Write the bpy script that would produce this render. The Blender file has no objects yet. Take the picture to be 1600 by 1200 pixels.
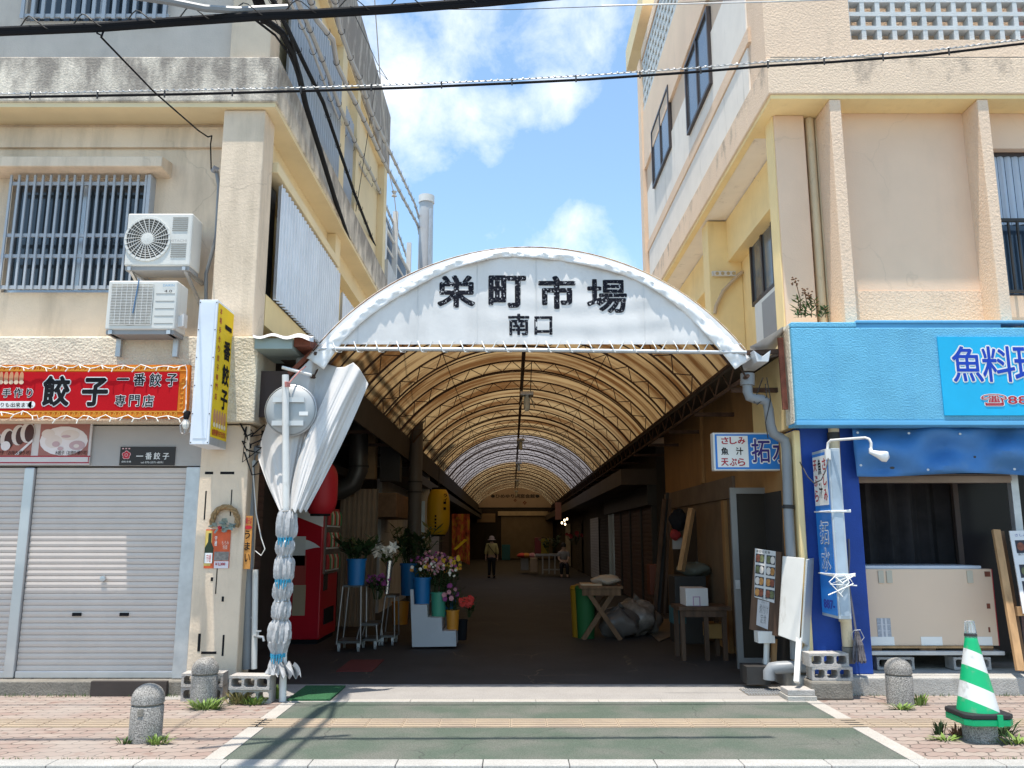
import bpy, bmesh, math, random
from mathutils import Vector, Matrix
R = math.radians
random.seed(7)
scene = bpy.context.scene
col = scene.collection
# ------------------------------------------------------------------ camera
H, F = 1.55, 1295.0
TH = math.atan(238 / F)
cam_d = bpy.data.cameras.new("camera"); cam = bpy.data.objects.new("camera", cam_d); col.objects.link(cam)
cam_d.sensor_width = 36; cam_d.lens = F / 1600 * 36; cam_d.clip_end = 3000; cam_d.clip_start = .05
cam.location = (0, 0, H); cam.rotation_euler = (R(90) + TH, 0, 0)
scene.camera = cam
CT, ST = math.cos(TH), math.sin(TH)
def P(px, py, Y):            # where the sight line through a photograph point meets the plane at depth Y
    v = (600 - py) / F; D = CT - ST * v
    return Vector(((px - 800) / F * Y / D, Y, H + Y * (ST + CT * v) / D))
def Z(py, Y): return P(800, py, Y).z
def X(px, py, Y): return P(px, py, Y).x
# ------------------------------------------------------------------ sky and sun
SUN = Vector((.09, .17, -1)).normalized()
el = math.asin(-SUN.z); az = math.atan2(-SUN.x, -SUN.y)      # azimuth from +Y, towards +X
W = bpy.data.worlds.new("World"); scene.world = W; W.use_nodes = True
wt = W.node_tree; wn = wt.nodes; wl = wt.links
bg = wn["Background"]; bg.inputs[1].default_value = .14
sky = wn.new("ShaderNodeTexSky"); sky.sky_type = 'NISHITA'; sky.sun_disc = False
sky.sun_elevation = el; sky.sun_rotation = az; sky.air_density = 1.0; sky.dust_density = .6; sky.ozone_density = 1.5
tc = wn.new("ShaderNodeTexCoord")
tint = wn.new("ShaderNodeMixRGB"); tint.blend_type = 'MULTIPLY'; tint.inputs[0].default_value = 1; tint.inputs[2].default_value = (1.42, 1.52, 1.42, 1)
wl.new(sky.outputs[0], tint.inputs[1])
n1 = wn.new("ShaderNodeTexNoise"); n1.inputs['Scale'].default_value = 11; n1.inputs['Detail'].default_value = 9; n1.inputs['Roughness'].default_value = .64; n1.inputs['Distortion'].default_value = .2
wl.new(tc.outputs['Generated'], n1.inputs['Vector'])
acc = n1.outputs['Fac']
for px, py, rad, wgt in ((670, 55, .10, .09), (820, 35, .13, .11), (930, 70, .10, .11), (645, 185, .085, .32), (770, 195, .055, .28), (860, 163, .045, .26), (910, 400, .085, .27), (600, 90, .06, .22), (1500, -500, .5, .3), (100, -600, .5, .3), (800, -900, .5, .3)):
    dvec = (P(px, py, 1) - Vector((0, 0, H))).normalized()
    dp = wn.new("ShaderNodeVectorMath"); dp.operation = 'DOT_PRODUCT'; dp.inputs[1].default_value = dvec; wl.new(tc.outputs['Generated'], dp.inputs[0])
    mr = wn.new("ShaderNodeMapRange"); mr.interpolation_type = 'SMOOTHSTEP'; mr.inputs[1].default_value = math.cos(rad); mr.inputs[2].default_value = 1; mr.inputs[4].default_value = wgt; wl.new(dp.outputs['Value'], mr.inputs[0])
    ad = wn.new("ShaderNodeMath"); ad.operation = 'ADD'; wl.new(acc, ad.inputs[0]); wl.new(mr.outputs[0], ad.inputs[1]); acc = ad.outputs[0]
rp = wn.new("ShaderNodeValToRGB"); rp.color_ramp.elements[0].position = .60; rp.color_ramp.elements[1].position = 1.0; wl.new(acc, rp.inputs[0])
mx = wn.new("ShaderNodeMixRGB"); mx.inputs[2].default_value = (7.6, 7.7, 7.9, 1)
ml = wn.new("ShaderNodeMath"); ml.operation = 'MULTIPLY'; ml.inputs[1].default_value = .72
wl.new(rp.outputs[0], ml.inputs[0]); wl.new(ml.outputs[0], mx.inputs[0]); wl.new(tint.outputs[0], mx.inputs[1]); wl.new(mx.outputs[0], bg.inputs[0])
sd = bpy.data.lights.new("sun", 'SUN'); sd.energy = 4.8; sd.angle = R(.55); sd.color = (1, .93, .83)
so = bpy.data.objects.new("sun", sd); col.objects.link(so); so.rotation_euler = SUN.to_track_quat('-Z', 'Y').to_euler(); so.location = (-5, -5, 30)
scene.view_settings.view_transform = 'Standard'; scene.view_settings.look = 'None'; scene.view_settings.gamma = 1
scene.view_settings.exposure = .5
scene.cycles.max_bounces = 8; scene.cycles.diffuse_bounces = 5; scene.cycles.transparent_max_bounces = 8
# ------------------------------------------------------------------ materials
MC = {}
def nt(name):
    m = bpy.data.materials.new(name); m.use_nodes = True
    return m, m.node_tree.nodes, m.node_tree.links, m.node_tree.nodes["Principled BSDF"]
def M(name, c, rough=.65, metal=0, var=.12, vs=2.5, bump=0, bs=60, dirt=0, dc=(.12, .11, .10), ds=(5, 5, .7), dlo=.5, dhi=.75, spec=.35, dtop=None, fine=0, bump2=0, wood=False, crack=0):
    """Principled paint with broad tone variation, optional stain streaks (dirt) and a fine relief (bump)."""
    if name in MC: return MC[name]
    m, n, l, b = nt(name); MC[name] = m
    b.inputs['Roughness'].default_value = rough; b.inputs['Metallic'].default_value = metal; b.inputs['Specular IOR Level'].default_value = spec
    g = n.new("ShaderNodeNewGeometry"); src = g.outputs['Position']
    def noise(scale, detail, vec=None, rgh=.6):
        t = n.new("ShaderNodeTexNoise"); t.inputs['Scale'].default_value = scale; t.inputs['Detail'].default_value = detail; t.inputs['Roughness'].default_value = rgh
        l.new(vec or src, t.inputs['Vector']); return t.outputs['Fac']
    vec = src
    if wood:
        q = n.new("ShaderNodeMapping"); q.inputs['Scale'].default_value = (14, 14, 1.2); l.new(src, q.inputs[0]); vec = q.outputs[0]
    f = noise(vs, 5, vec)
    mr = n.new("ShaderNodeMapRange"); mr.inputs[1].default_value = .3; mr.inputs[2].default_value = .7
    mr.inputs[3].default_value = 1 - var; mr.inputs[4].default_value = 1 + var; l.new(f, mr.inputs[0])
    out = mr.outputs[0]
    if fine:
        ff = noise(110, 2); m2 = n.new("ShaderNodeMapRange"); m2.inputs[1].default_value = .3; m2.inputs[2].default_value = .7; m2.inputs[3].default_value = 1 - fine; m2.inputs[4].default_value = 1 + fine
        l.new(ff, m2.inputs[0]); mm = n.new("ShaderNodeMath"); mm.operation = 'MULTIPLY'; l.new(out, mm.inputs[0]); l.new(m2.outputs[0], mm.inputs[1]); out = mm.outputs[0]
    vm = n.new("ShaderNodeVectorMath"); vm.operation = 'SCALE'; vm.inputs[0].default_value = c; l.new(out, vm.inputs['Scale'])
    colr = vm.outputs[0]
    if dirt:
        q = n.new("ShaderNodeMapping"); q.inputs['Scale'].default_value = ds; l.new(src, q.inputs[0])
        f2 = noise(1, 7, q.outputs[0], .65)
        if dtop:
            sx = n.new("ShaderNodeSeparateXYZ"); l.new(src, sx.inputs[0])
            m3 = n.new("ShaderNodeMapRange"); m3.inputs[1].default_value = dtop[0]; m3.inputs[2].default_value = dtop[1]; m3.inputs[3].default_value = -dtop[2]; m3.inputs[4].default_value = dtop[2]
            l.new(sx.outputs[2], m3.inputs[0]); ad = n.new("ShaderNodeMath"); ad.operation = 'ADD'; l.new(f2, ad.inputs[0]); l.new(m3.outputs[0], ad.inputs[1]); f2 = ad.outputs[0]
        m4 = n.new("ShaderNodeMapRange"); m4.inputs[1].default_value = dlo; m4.inputs[2].default_value = dhi; m4.inputs[4].default_value = dirt; l.new(f2, m4.inputs[0])
        mixn = n.new("ShaderNodeMixRGB"); mixn.inputs[2].default_value = (*dc, 1); l.new(m4.outputs[0], mixn.inputs[0]); l.new(colr, mixn.inputs[1]); colr = mixn.outputs[0]
    if crack:
        q = n.new("ShaderNodeTexNoise"); q.inputs['Scale'].default_value = 3; q.inputs['Detail'].default_value = 4; l.new(src, q.inputs['Vector'])
        mxd = n.new("ShaderNodeMixRGB"); mxd.inputs[0].default_value = .25; l.new(src, mxd.inputs[1]); l.new(q.outputs['Color'], mxd.inputs[2])
        v = n.new("ShaderNodeTexVoronoi"); v.feature = 'DISTANCE_TO_EDGE'; v.inputs['Scale'].default_value = .9; l.new(mxd.outputs[0], v.inputs['Vector'])
        cr = n.new("ShaderNodeMapRange"); cr.inputs[1].default_value = .0; cr.inputs[2].default_value = .007; cr.inputs[3].default_value = crack; cr.inputs[4].default_value = 0; l.new(v.outputs['Distance'], cr.inputs[0])
        nm = n.new("ShaderNodeMapRange"); nm.inputs[1].default_value = .5; nm.inputs[2].default_value = .58; l.new(noise(.8, 2), nm.inputs[0])
        mu = n.new("ShaderNodeMath"); mu.operation = 'MULTIPLY'; l.new(cr.outputs[0], mu.inputs[0]); l.new(nm.outputs[0], mu.inputs[1])
        mc = n.new("ShaderNodeMixRGB"); mc.inputs[2].default_value = (.2, .15, .1, 1); l.new(mu.outputs[0], mc.inputs[0]); l.new(colr, mc.inputs[1]); colr = mc.outputs[0]
    l.new(colr, b.inputs['Base Color'])
    if bump:
        fb = noise(bs, 4); bn = n.new("ShaderNodeBump"); bn.inputs['Strength'].default_value = bump; bn.inputs['Distance'].default_value = .02
        l.new(fb, bn.inputs['Height']); l.new(bn.outputs[0], b.inputs['Normal'])
        if bump2:
            fb2 = noise(bs / 8, 3); b2 = n.new("ShaderNodeBump"); b2.inputs['Strength'].default_value = bump2; b2.inputs['Distance'].default_value = .05
            l.new(fb2, b2.inputs['Height']); l.new(b2.outputs[0], bn.inputs['Normal'])
    return m
def S(name, c, **k):                                  # plain paint shorthand
    k.setdefault('var', .06); return M(name, c, **k)
def glassy(name, c, rough=.08):
    return M(name, c, rough=rough, spec=.6, var=.02)
def translucent(name, c, c2=None, front=None, outer=None, scale=(.6, 1.2, .6), amt=.5, wrinkle=.2, lo=.48, hi=.68, ws=6):
    """Sheet that lets light through: half diffuse, half translucent, with water stains."""
    if name in MC: return MC[name]
    m, n, l, b = nt(name); MC[name] = m; n.remove(b)
    out = n["Material Output"]
    g = n.new("ShaderNodeNewGeometry"); q = n.new("ShaderNodeMapping"); q.inputs['Scale'].default_value = scale; l.new(g.outputs['Position'], q.inputs[0])
    t = n.new("ShaderNodeTexNoise"); t.inputs['Scale'].default_value = 1; t.inputs['Detail'].default_value = 8; t.inputs['Roughness'].default_value = .62; l.new(q.outputs[0], t.inputs['Vector'])
    mr = n.new("ShaderNodeMapRange"); mr.inputs[1].default_value = lo; mr.inputs[2].default_value = hi; l.new(t.outputs['Fac'], mr.inputs[0])
    mixn = n.new("ShaderNodeMixRGB"); mixn.inputs[1].default_value = (*c, 1); mixn.inputs[2].default_value = (*(c2 or c), 1); l.new(mr.outputs[0], mixn.inputs[0])
    tr = n.new("ShaderNodeBsdfTranslucent"); l.new(mixn.outputs[0], tr.inputs[0])
    df = n.new("ShaderNodeBsdfDiffuse"); df.inputs[0].default_value = (*(front or c), 1)
    if front is None: l.new(mixn.outputs[0], df.inputs[0])
    if outer:
        bk = n.new("ShaderNodeMixRGB"); bk.inputs[2].default_value = (*outer, 1); l.new(mixn.outputs[0], bk.inputs[1])
        sz = n.new("ShaderNodeSeparateXYZ"); l.new(g.outputs['Normal'], sz.inputs[0]); gt = n.new("ShaderNodeMath"); gt.operation = 'GREATER_THAN'; gt.inputs[1].default_value = 0; l.new(sz.outputs[2], gt.inputs[0])
        l.new(gt.outputs[0], bk.inputs[0]); l.new(bk.outputs[0], df.inputs[0])
    ms = n.new("ShaderNodeMixShader"); ms.inputs[0].default_value = amt; l.new(df.outputs[0], ms.inputs[1]); l.new(tr.outputs[0], ms.inputs[2]); l.new(ms.outputs[0], out.inputs[0])
    if wrinkle:
        w = n.new("ShaderNodeTexNoise"); w.inputs['Scale'].default_value = ws; w.inputs['Detail'].default_value = 4; l.new(g.outputs['Position'], w.inputs['Vector'])
        bn = n.new("ShaderNodeBump"); bn.inputs['Strength'].default_value = wrinkle; bn.inputs['Distance'].default_value = .05; l.new(w.outputs['Fac'], bn.inputs['Height'])
        l.new(bn.outputs[0], df.inputs['Normal']); l.new(bn.outputs[0], tr.inputs['Normal'])
    return m
def emit(name, c, s):
    m, n, l, b = nt(name); b.inputs['Emission Color'].default_value = (*c, 1); b.inputs['Emission Strength'].default_value = s; b.inputs['Base Color'].default_value = (*c, 1); return m
# ------------------------------------------------------------------ mesh builder
class MB:
    def __init__(s): s.v = []; s.f = []; s.mi = []; s.k = 0
    def add(s, vs, fs):
        o = len(s.v); s.v += [Vector(v) for v in vs]
        for f in fs: s.f.append([o + i for i in f]); s.mi.append(s.k)
        return s
    def box(s, x0, x1, y0, y1, z0, z1):
        if x0 > x1: x0, x1 = x1, x0
        if y0 > y1: y0, y1 = y1, y0
        if z0 > z1: z0, z1 = z1, z0
        return s.add([(x0, y0, z0), (x1, y0, z0), (x1, y1, z0), (x0, y1, z0), (x0, y0, z1), (x1, y0, z1), (x1, y1, z1), (x0, y1, z1)],
              [(0, 3, 2, 1), (4, 5, 6, 7), (0, 1, 5, 4), (1, 2, 6, 5), (2, 3, 7, 6), (3, 0, 4, 7)])
    def fbox(s, o, u, w, d, a, b, c):      # box from corner o along axes u, w, d with lengths a, b, c
        o, u, w, d = Vector(o), Vector(u).normalized() * a, Vector(w).normalized() * b, Vector(d).normalized() * c
        vs = [o, o + u, o + u + w, o + w, o + d, o + u + d, o + u + w + d, o + w + d]
        return s.add(vs, [(0, 3, 2, 1), (4, 5, 6, 7), (0, 1, 5, 4), (1, 2, 6, 5), (2, 3, 7, 6), (3, 0, 4, 7)])
    def bar(s, p, q, a, b=None):           # square bar from p to q
        p, q = Vector(p), Vector(q); d = (q - p); L = d.length
        if L < 1e-5: return s
        d /= L; up = Vector((0, 0, 1)) if abs(d.z) < .95 else Vector((0, 1, 0))
        x = d.cross(up).normalized(); y = x.cross(d); b = b or a
        return s.fbox(p - x * a / 2 - y * b / 2, d, x, y, L, a, b)
    def tube(s, pts, r, n=8, cap=True):
        pts = [Vector(p) for p in pts]; m = len(pts); rs = r if isinstance(r, (list, tuple)) else [r] * m
        vs, fs = [], []; ref = None
        for i, p in enumerate(pts):
            d = (pts[min(i + 1, m - 1)] - pts[max(i - 1, 0)])
            d = d.normalized() if d.length > 1e-9 else Vector((0, 0, 1))
            if ref is None: ref = Vector((0, 0, 1)) if abs(d.z) < .9 else Vector((1, 0, 0))
            x = d.cross(ref)
            if x.length < 1e-4: x = d.cross(Vector((.3, 1, .2)))
            x.normalize(); y = x.cross(d).normalized(); ref = y
            for k in range(n):
                a = 2 * math.pi * k / n; vs.append(p + (x * math.cos(a) + y * math.sin(a)) * rs[i])
        for i in range(m - 1):
            for k in range(n):
                k2 = (k + 1) % n; fs.append((i * n + k, i * n + k2, (i + 1) * n + k2, (i + 1) * n + k))
        if cap: fs.append(tuple(range(n))); fs.append(tuple((m - 1) * n + k for k in reversed(range(n))))
        return s.add(vs, fs)
    def lathe(s, prof, c=(0, 0, 0), n=24, axis='z', wob=None, cap=True):  # prof: (r, h)
        c = Vector(c); vs, fs = [], []
        for j, (r, h) in enumerate(prof):
            for k in range(n):
                a = 2 * math.pi * k / n; rr = r * (1 + (wob(a, j) if wob else 0))
                x, y = rr * math.cos(a), rr * math.sin(a)
                vs.append(c + (Vector((x, y, h)) if axis == 'z' else Vector((x, h, y)) if axis == 'y' else Vector((h, x, y))))
        for j in range(len(prof) - 1):
            for k in range(n):
                k2 = (k + 1) % n; fs.append((j * n + k, j * n + k2, (j + 1) * n + k2, (j + 1) * n + k))
        if cap:
            fs.append(tuple(reversed(range(n)))); fs.append(tuple((len(prof) - 1) * n + k for k in range(n)))
        return s.add(vs, fs)
    def quad(s, a, b, c, d): return s.add([a, b, c, d], [(0, 1, 2, 3)])
    def poly(s, pts, off):                 # extruded polygon
        n = len(pts); pts = [Vector(p) for p in pts]; off = Vector(off)
        return s.add(pts + [p + off for p in pts], [tuple(range(n)), tuple(reversed(range(n, 2 * n)))] + [(i, n + i, n + (i + 1) % n, (i + 1) % n) for i in range(n)])
    def grid(s, rows):                     # rows of points
        n = len(rows[0]); vs = [p for r in rows for p in r]
        return s.add(vs, [(i * n + j, i * n + j + 1, (i + 1) * n + j + 1, (i + 1) * n + j) for i in range(len(rows) - 1) for j in range(n - 1)])
    def disc(s, c, u, w, ru, rw, n=20, th=.003):
        c, u, w = Vector(c), Vector(u), Vector(w); nn = u.cross(w).normalized()
        return s.poly([c + u * ru * math.cos(2 * math.pi * k / n) + w * rw * math.sin(2 * math.pi * k / n) for k in range(n)], nn * th)
    def build(s, name, mat, parent=None, smooth=False, bevel=0, loc=None, normals=True):
        me = bpy.data.meshes.new(name); o = bpy.data.objects.new(name, me); col.objects.link(o)
        off = Vector((0, 0, 0))
        if parent is not None:
            o.parent = parent; r = parent
            while r.parent is not None: r = r.parent
            off = Vector(r.location)
        elif loc is not None: off = Vector(loc); o.location = off
        me.from_pydata([v - off for v in s.v], [], s.f)
        for mm in (mat if isinstance(mat, (list, tuple)) else [mat]): me.materials.append(mm)
        if any(s.mi):
            for i, p in enumerate(me.polygons): p.material_index = s.mi[i]
        if normals:
            b = bmesh.new(); b.from_mesh(me); bmesh.ops.recalc_face_normals(b, faces=b.faces); b.to_mesh(me); b.free()
        if smooth:
            for p in me.polygons: p.use_smooth = True
            me.set_sharp_from_angle(angle=R(42))
        if bevel:
            bv = o.modifiers.new("bevel", 'BEVEL'); bv.width = bevel; bv.segments = 2; bv.limit_method = 'ANGLE'; bv.angle_limit = R(40)
        return o
def tag(o, label, cat, group=None, kind=None):
    o["label"] = label; o["category"] = cat
    if group: o["group"] = group
    if kind: o["kind"] = kind
    return o
def thing(name, label, cat, loc, group=None):
    o = bpy.data.objects.new(name, None); col.objects.link(o); o.location = loc; o.empty_display_size = .1
    return tag(o, label, cat, group)
def struct(o, label=None, cat=None):
    o["kind"] = "structure"
    if label: o["label"] = label; o["category"] = cat
    return o
def kids(o): return [c for c in bpy.data.objects if c.parent == o]
def dup(root, loc, label, rotz=None, scale=None):
    def rec(o, par):
        c = o.copy(); col.objects.link(c); c.parent = par
        for k in kids(o): rec(k, c)
        return c
    r = rec(root, None); r.location = loc; r["label"] = label
    if rotz is not None: r.rotation_euler = (0, 0, rotz)
    if scale is not None: r.scale = (scale,) * 3 if not isinstance(scale, tuple) else scale
    return r
def text(s, o, u, w, width, height, mat, parent, bold=0, th=.004, name="lettering", spacing=1.0, line=1.0, slant=0, lift=0):
    """Words fitted to a box width x height whose lower left corner is o, along u (reading) and w (up)."""
    c = bpy.data.curves.new("t", 'FONT'); c.body = s; c.size = 1; c.space_character = spacing; c.space_line = line; c.resolution_u = 3; c.align_x = 'CENTER'; c.shear = slant
    t = bpy.data.objects.new("t", c); col.objects.link(t); bpy.context.view_layer.update()
    me = bpy.data.meshes.new_from_object(t.evaluated_get(bpy.context.evaluated_depsgraph_get()))
    vs = [Vector(v.co) for v in me.vertices]; fs = [tuple(p.vertices) for p in me.polygons]
    bpy.data.objects.remove(t); bpy.data.curves.remove(c); bpy.data.meshes.remove(me)
    if not vs: print("NO GLYPHS", s); return None
    x0 = min(v.x for v in vs) - bold; x1 = max(v.x for v in vs) + bold; y0 = min(v.y for v in vs) - bold; y1 = max(v.y for v in vs) + bold
    o, u, w = Vector(o), Vector(u).normalized(), Vector(w).normalized(); nn = u.cross(w)
    sx = width / max(x1 - x0, 1e-6); sy = height / max(y1 - y0, 1e-6)
    if height == 0: sy = sx
    if width == 0: sx = sy
    mb = MB(); NB = 10 if bold > .02 else 6
    for k, (dx, dy) in enumerate([(0, 0)] + ([(bold * math.cos(q * 2 * math.pi / NB), bold * math.sin(q * 2 * math.pi / NB)) for q in range(NB)] if bold else [])):
        mb.add([o + u * (v.x + dx - x0) * sx + w * (v.y + dy - y0) * sy + nn * (th + lift + k * .00012) for v in vs], fs)
    return mb.build(name, mat, parent, normals=False)
UX, UZ, UY = Vector((1, 0, 0)), Vector((0, 0, 1)), Vector((0, 1, 0))
def ftext(s, px0, py0, px1, py1, Y, mat, parent, **k):     # words on a front wall, between two photograph corners
    a, b = P(px0, py1, Y), P(px1, py0, Y)
    return text(s, (a.x, Y, a.z), UX, UZ, b.x - a.x, b.z - a.z, mat, parent, **k)
def fbox(mb, px0, py0, px1, py1, y0, y1):                  # box whose front face spans two photograph corners
    a, b = P(px0, py1, y0), P(px1, py0, y0)
    return mb.box(a.x, b.x, y0, y1, a.z, b.z)
# ---- palette
cream = M("cream_render", (.74, .60, .455), crack=.25, rough=.85, var=.10, vs=1.5, bump=.25, bs=45, dirt=.6, dc=(.30, .24, .17), ds=(3.5, 3.5, .45), dlo=.48, dhi=.78)
cream_clean = M("cream_paint", (.78, .64, .40), rough=.8, var=.07, vs=1.2, bump=.08, bs=50, dirt=.35, dc=(.45, .35, .2), ds=(2, 2, .6), dlo=.55, dhi=.85)
cream_rough = M("cream_rough_cast", (.74, .65, .51), rough=.9, var=.10, bump=.9, bs=38, bump2=.4, dirt=.8, dc=(.14, .13, .12), ds=(2.2, 2.2, 2.5), dlo=.58, dhi=.78)
band_mat = M("weathered_band", (.74, .66, .55), rough=.9, var=.12, bump=.5, bs=40, dirt=.88, dc=(.225, .195, .17), ds=(4.2, 4.2, 1.7), dlo=.36, dhi=.62, dtop=(6.2, 7.0, .11), fine=.22)
grey_wall = M("grey_render", (.56, .50, .44), rough=.85, var=.08, bump=.15, bs=50, dirt=.4, dc=(.25, .24, .22), ds=(3, 3, .6), dlo=.55, dhi=.85)
peach = M("peach_stucco", (.78, .59, .435), crack=.12, rough=.9, var=.06, vs=1.0, bump=.6, bs=42, dirt=.45, dc=(.34, .28, .22), ds=(4, 4, .6), dlo=.58, dhi=.85)
peach_band = M("peach_band_stucco", (.78, .605, .45), crack=.12, rough=.9, var=.06, vs=1.0, bump=.75, bs=42, dirt=.75, dc=(.22, .18, .15), ds=(4, 4, 2.2), dlo=.53, dhi=.74, dtop=(6.4, 7.05, .13))
peach_smooth = M("peach_render", (.80, .585, .425), crack=.12, rough=.85, var=.05, vs=1.0, bump=.12, bs=60, dirt=.25, dc=(.45, .36, .27), ds=(3, 3, .5), dlo=.55, dhi=.9)
yellow_wall = M("yellow_paint", (.88, .69, .36), rough=.8, var=.08, vs=1.5, bump=.1, bs=50, dirt=.4, dc=(.45, .3, .12), ds=(4, 4, .6), dlo=.55, dhi=.85)
white_panel = M("white_fibre_panel", (.85, .79, .71), rough=.8, var=.05, bump=.05, dirt=.7, dc=(.2, .18, .15), ds=(5, 5, .5), dlo=.6, dhi=.8)
conc = M("concrete", (.40, .385, .355), rough=.9, var=.14, vs=4, bump=.5, bs=70, dirt=.6, dc=(.17, .155, .13), ds=(3, 3, 3), dlo=.55, dhi=.75, fine=.08)
conc_dark = M("dark_concrete", (.22, .20, .17), rough=.9, var=.25, vs=4, bump=.6, bs=50, dirt=.6, dc=(.06, .055, .045), ds=(4, 4, 2), dlo=.5, dhi=.7)
block_mat = M("concrete_block_grey", (.42, .395, .37), rough=.95, var=.12, bump=.5, bs=110, fine=.15, dirt=.5, dc=(.16, .14, .12), ds=(9, 9, 9), dlo=.55, dhi=.7)
granite = M("speckled_granite", (.27, .255, .235), rough=.85, var=.12, bump=.5, bs=90, fine=.65, dirt=.5, dc=(.13, .12, .1), ds=(5, 5, 3), dlo=.52, dhi=.75)
alu = M("aluminium", (.52, .53, .55), rough=.38, metal=.75, var=.06)
galv = M("galvanised", (.50, .51, .52), rough=.45, metal=.6, var=.12, vs=8)
shutter_mat = M("shutter_metal", (.56, .495, .45), rough=.5, metal=.1, var=.05, dirt=.3, dc=(.3, .27, .24), ds=(2, 2, 1), dlo=.55, dhi=.85)
panel_grey = M("grey_sheet", (.39, .375, .36), rough=.55, var=.05, dirt=.4, dc=(.22, .2, .18), ds=(1.5, 1.5, 6), dlo=.6, dhi=.75)
bar_blue = S("blue_grey_paint", (.40, .43, .47), rough=.5)
rail_white = S("white_blue_metal", (.74, .77, .82), rough=.5, var=.08)
white = S("white_paint", (.78, .78, .76), rough=.5)
white_old = M("old_white_paint", (.70, .69, .66), rough=.6, var=.08, dirt=.6, dc=(.3, .25, .18), ds=(6, 6, 2), dlo=.57, dhi=.75)
ac_white = M("air_conditioner_shell", (.66, .65, .61), rough=.5, var=.04, dirt=.35, dc=(.35, .3, .22), ds=(6, 6, 1), dlo=.58, dhi=.8)
black = S("black", (.014, .014, .016), rough=.8, spec=.1)
dark = M("dark_metal", (.035, .033, .032), rough=.6, var=.2)
rubber = S("black_rubber", (.02, .02, .022), rough=.6)
rust = M("rusty_steel", (.075, .042, .028), rough=.8, var=.35, vs=8, bump=.2)
rust_red = M("red_rust", (.20, .065, .04), rough=.85, var=.4, vs=9, bump=.3)
brown_shutter = M("brown_shutter", (.075, .042, .032), rough=.6, var=.15)
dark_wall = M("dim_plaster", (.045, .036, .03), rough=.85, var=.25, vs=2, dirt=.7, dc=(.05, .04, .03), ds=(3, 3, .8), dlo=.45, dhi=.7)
wood = M("wood", (.17, .095, .05), rough=.7, var=.35, vs=1, wood=True, bump=.1)
wood_dark = M("dark_wood", (.09, .05, .03), rough=.7, var=.35, vs=1, wood=True)
wood_pale = M("pale_wood", (.42, .25, .12), rough=.7, var=.3, vs=1, wood=True)
blue_paint = M("sky_blue_stucco", (.135, .43, .63), rough=.8, var=.12, vs=1.2, bump=.7, bs=60, bump2=.15, dirt=.35, dc=(.09, .33, .56), ds=(4, 4, .35), dlo=.52, dhi=.7)
blue_flat = M("sky_blue_paint", (.12, .40, .66), rough=.6, var=.06)
blue_dark = M("deep_blue_paint", (.012, .06, .32), rough=.6, var=.2, vs=2, bump=.15, bs=50, dirt=.5, dc=(.03, .09, .3), ds=(4, 4, 1), dlo=.55, dhi=.8)
blue_sign = S("blue_sign_face", (.02, .19, .60), rough=.35)
cyan_sign = S("cyan_sign_face", (.01, .42, .72), rough=.4)
blue_tarp = M("blue_tarpaulin", (.055, .19, .45), rough=.6, var=.12, vs=2, dirt=.18, dc=(.2, .33, .45), ds=(3, 3, 5), dlo=.56, dhi=.7, bump=.08, bs=30)
red = S("red_paint", (.50, .015, .025), rough=.4)
red_sign = M("red_banner", (.47, .006, .012), rough=.75, spec=.12, var=.06)
red_ink = S("red_ink", (.42, .02, .04))
orange = M("orange_border", (.62, .17, .02), rough=.8, spec=.1, var=.08)
yellow = S("yellow_sign_face", (.82, .56, .02), rough=.6, spec=.15)
navy_ink = S("navy_ink", (.03, .04, .28))
cardboard = M("cardboard", (.52, .38, .25), rough=.85, var=.05)
beige_box = M("beige_board", (.70, .54, .405), rough=.75, var=.03, vs=1)
pipe_grey = M("grey_pvc", (.24, .255, .27), rough=.4, var=.08)
pipe_cream = M("cream_pipe", (.66, .54, .36), rough=.6, var=.08, dirt=.5, dc=(.25, .18, .1), ds=(12, 12, 4), dlo=.6, dhi=.7)
fabric_white = M("white_tarpaulin", (.60, .58, .565), rough=.6, var=.05, vs=3, dirt=.4, dc=(.4, .38, .36), ds=(3, 3, 1.5), dlo=.58, dhi=.8, bump=.12, bs=14)
window_glass = glassy("window_pane", (.03, .04, .05), .06)
leafm = M("leaf_green", (.06, .11, .025), rough=.6, var=.4, vs=30)
leaf_dark = M("dark_leaf", (.03, .06, .02), rough=.55, var=.4, vs=30)
leaf_lit = M("young_leaf", (.16, .24, .05), rough=.6, var=.35, vs=30)
dry = M("dry_stem", (.16, .08, .04), rough=.8)
blue_pot = S("blue_bucket_plastic", (.01, .14, .36), rough=.4)
skin_m = S("skin", (.50, .32, .22), rough=.6)
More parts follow.
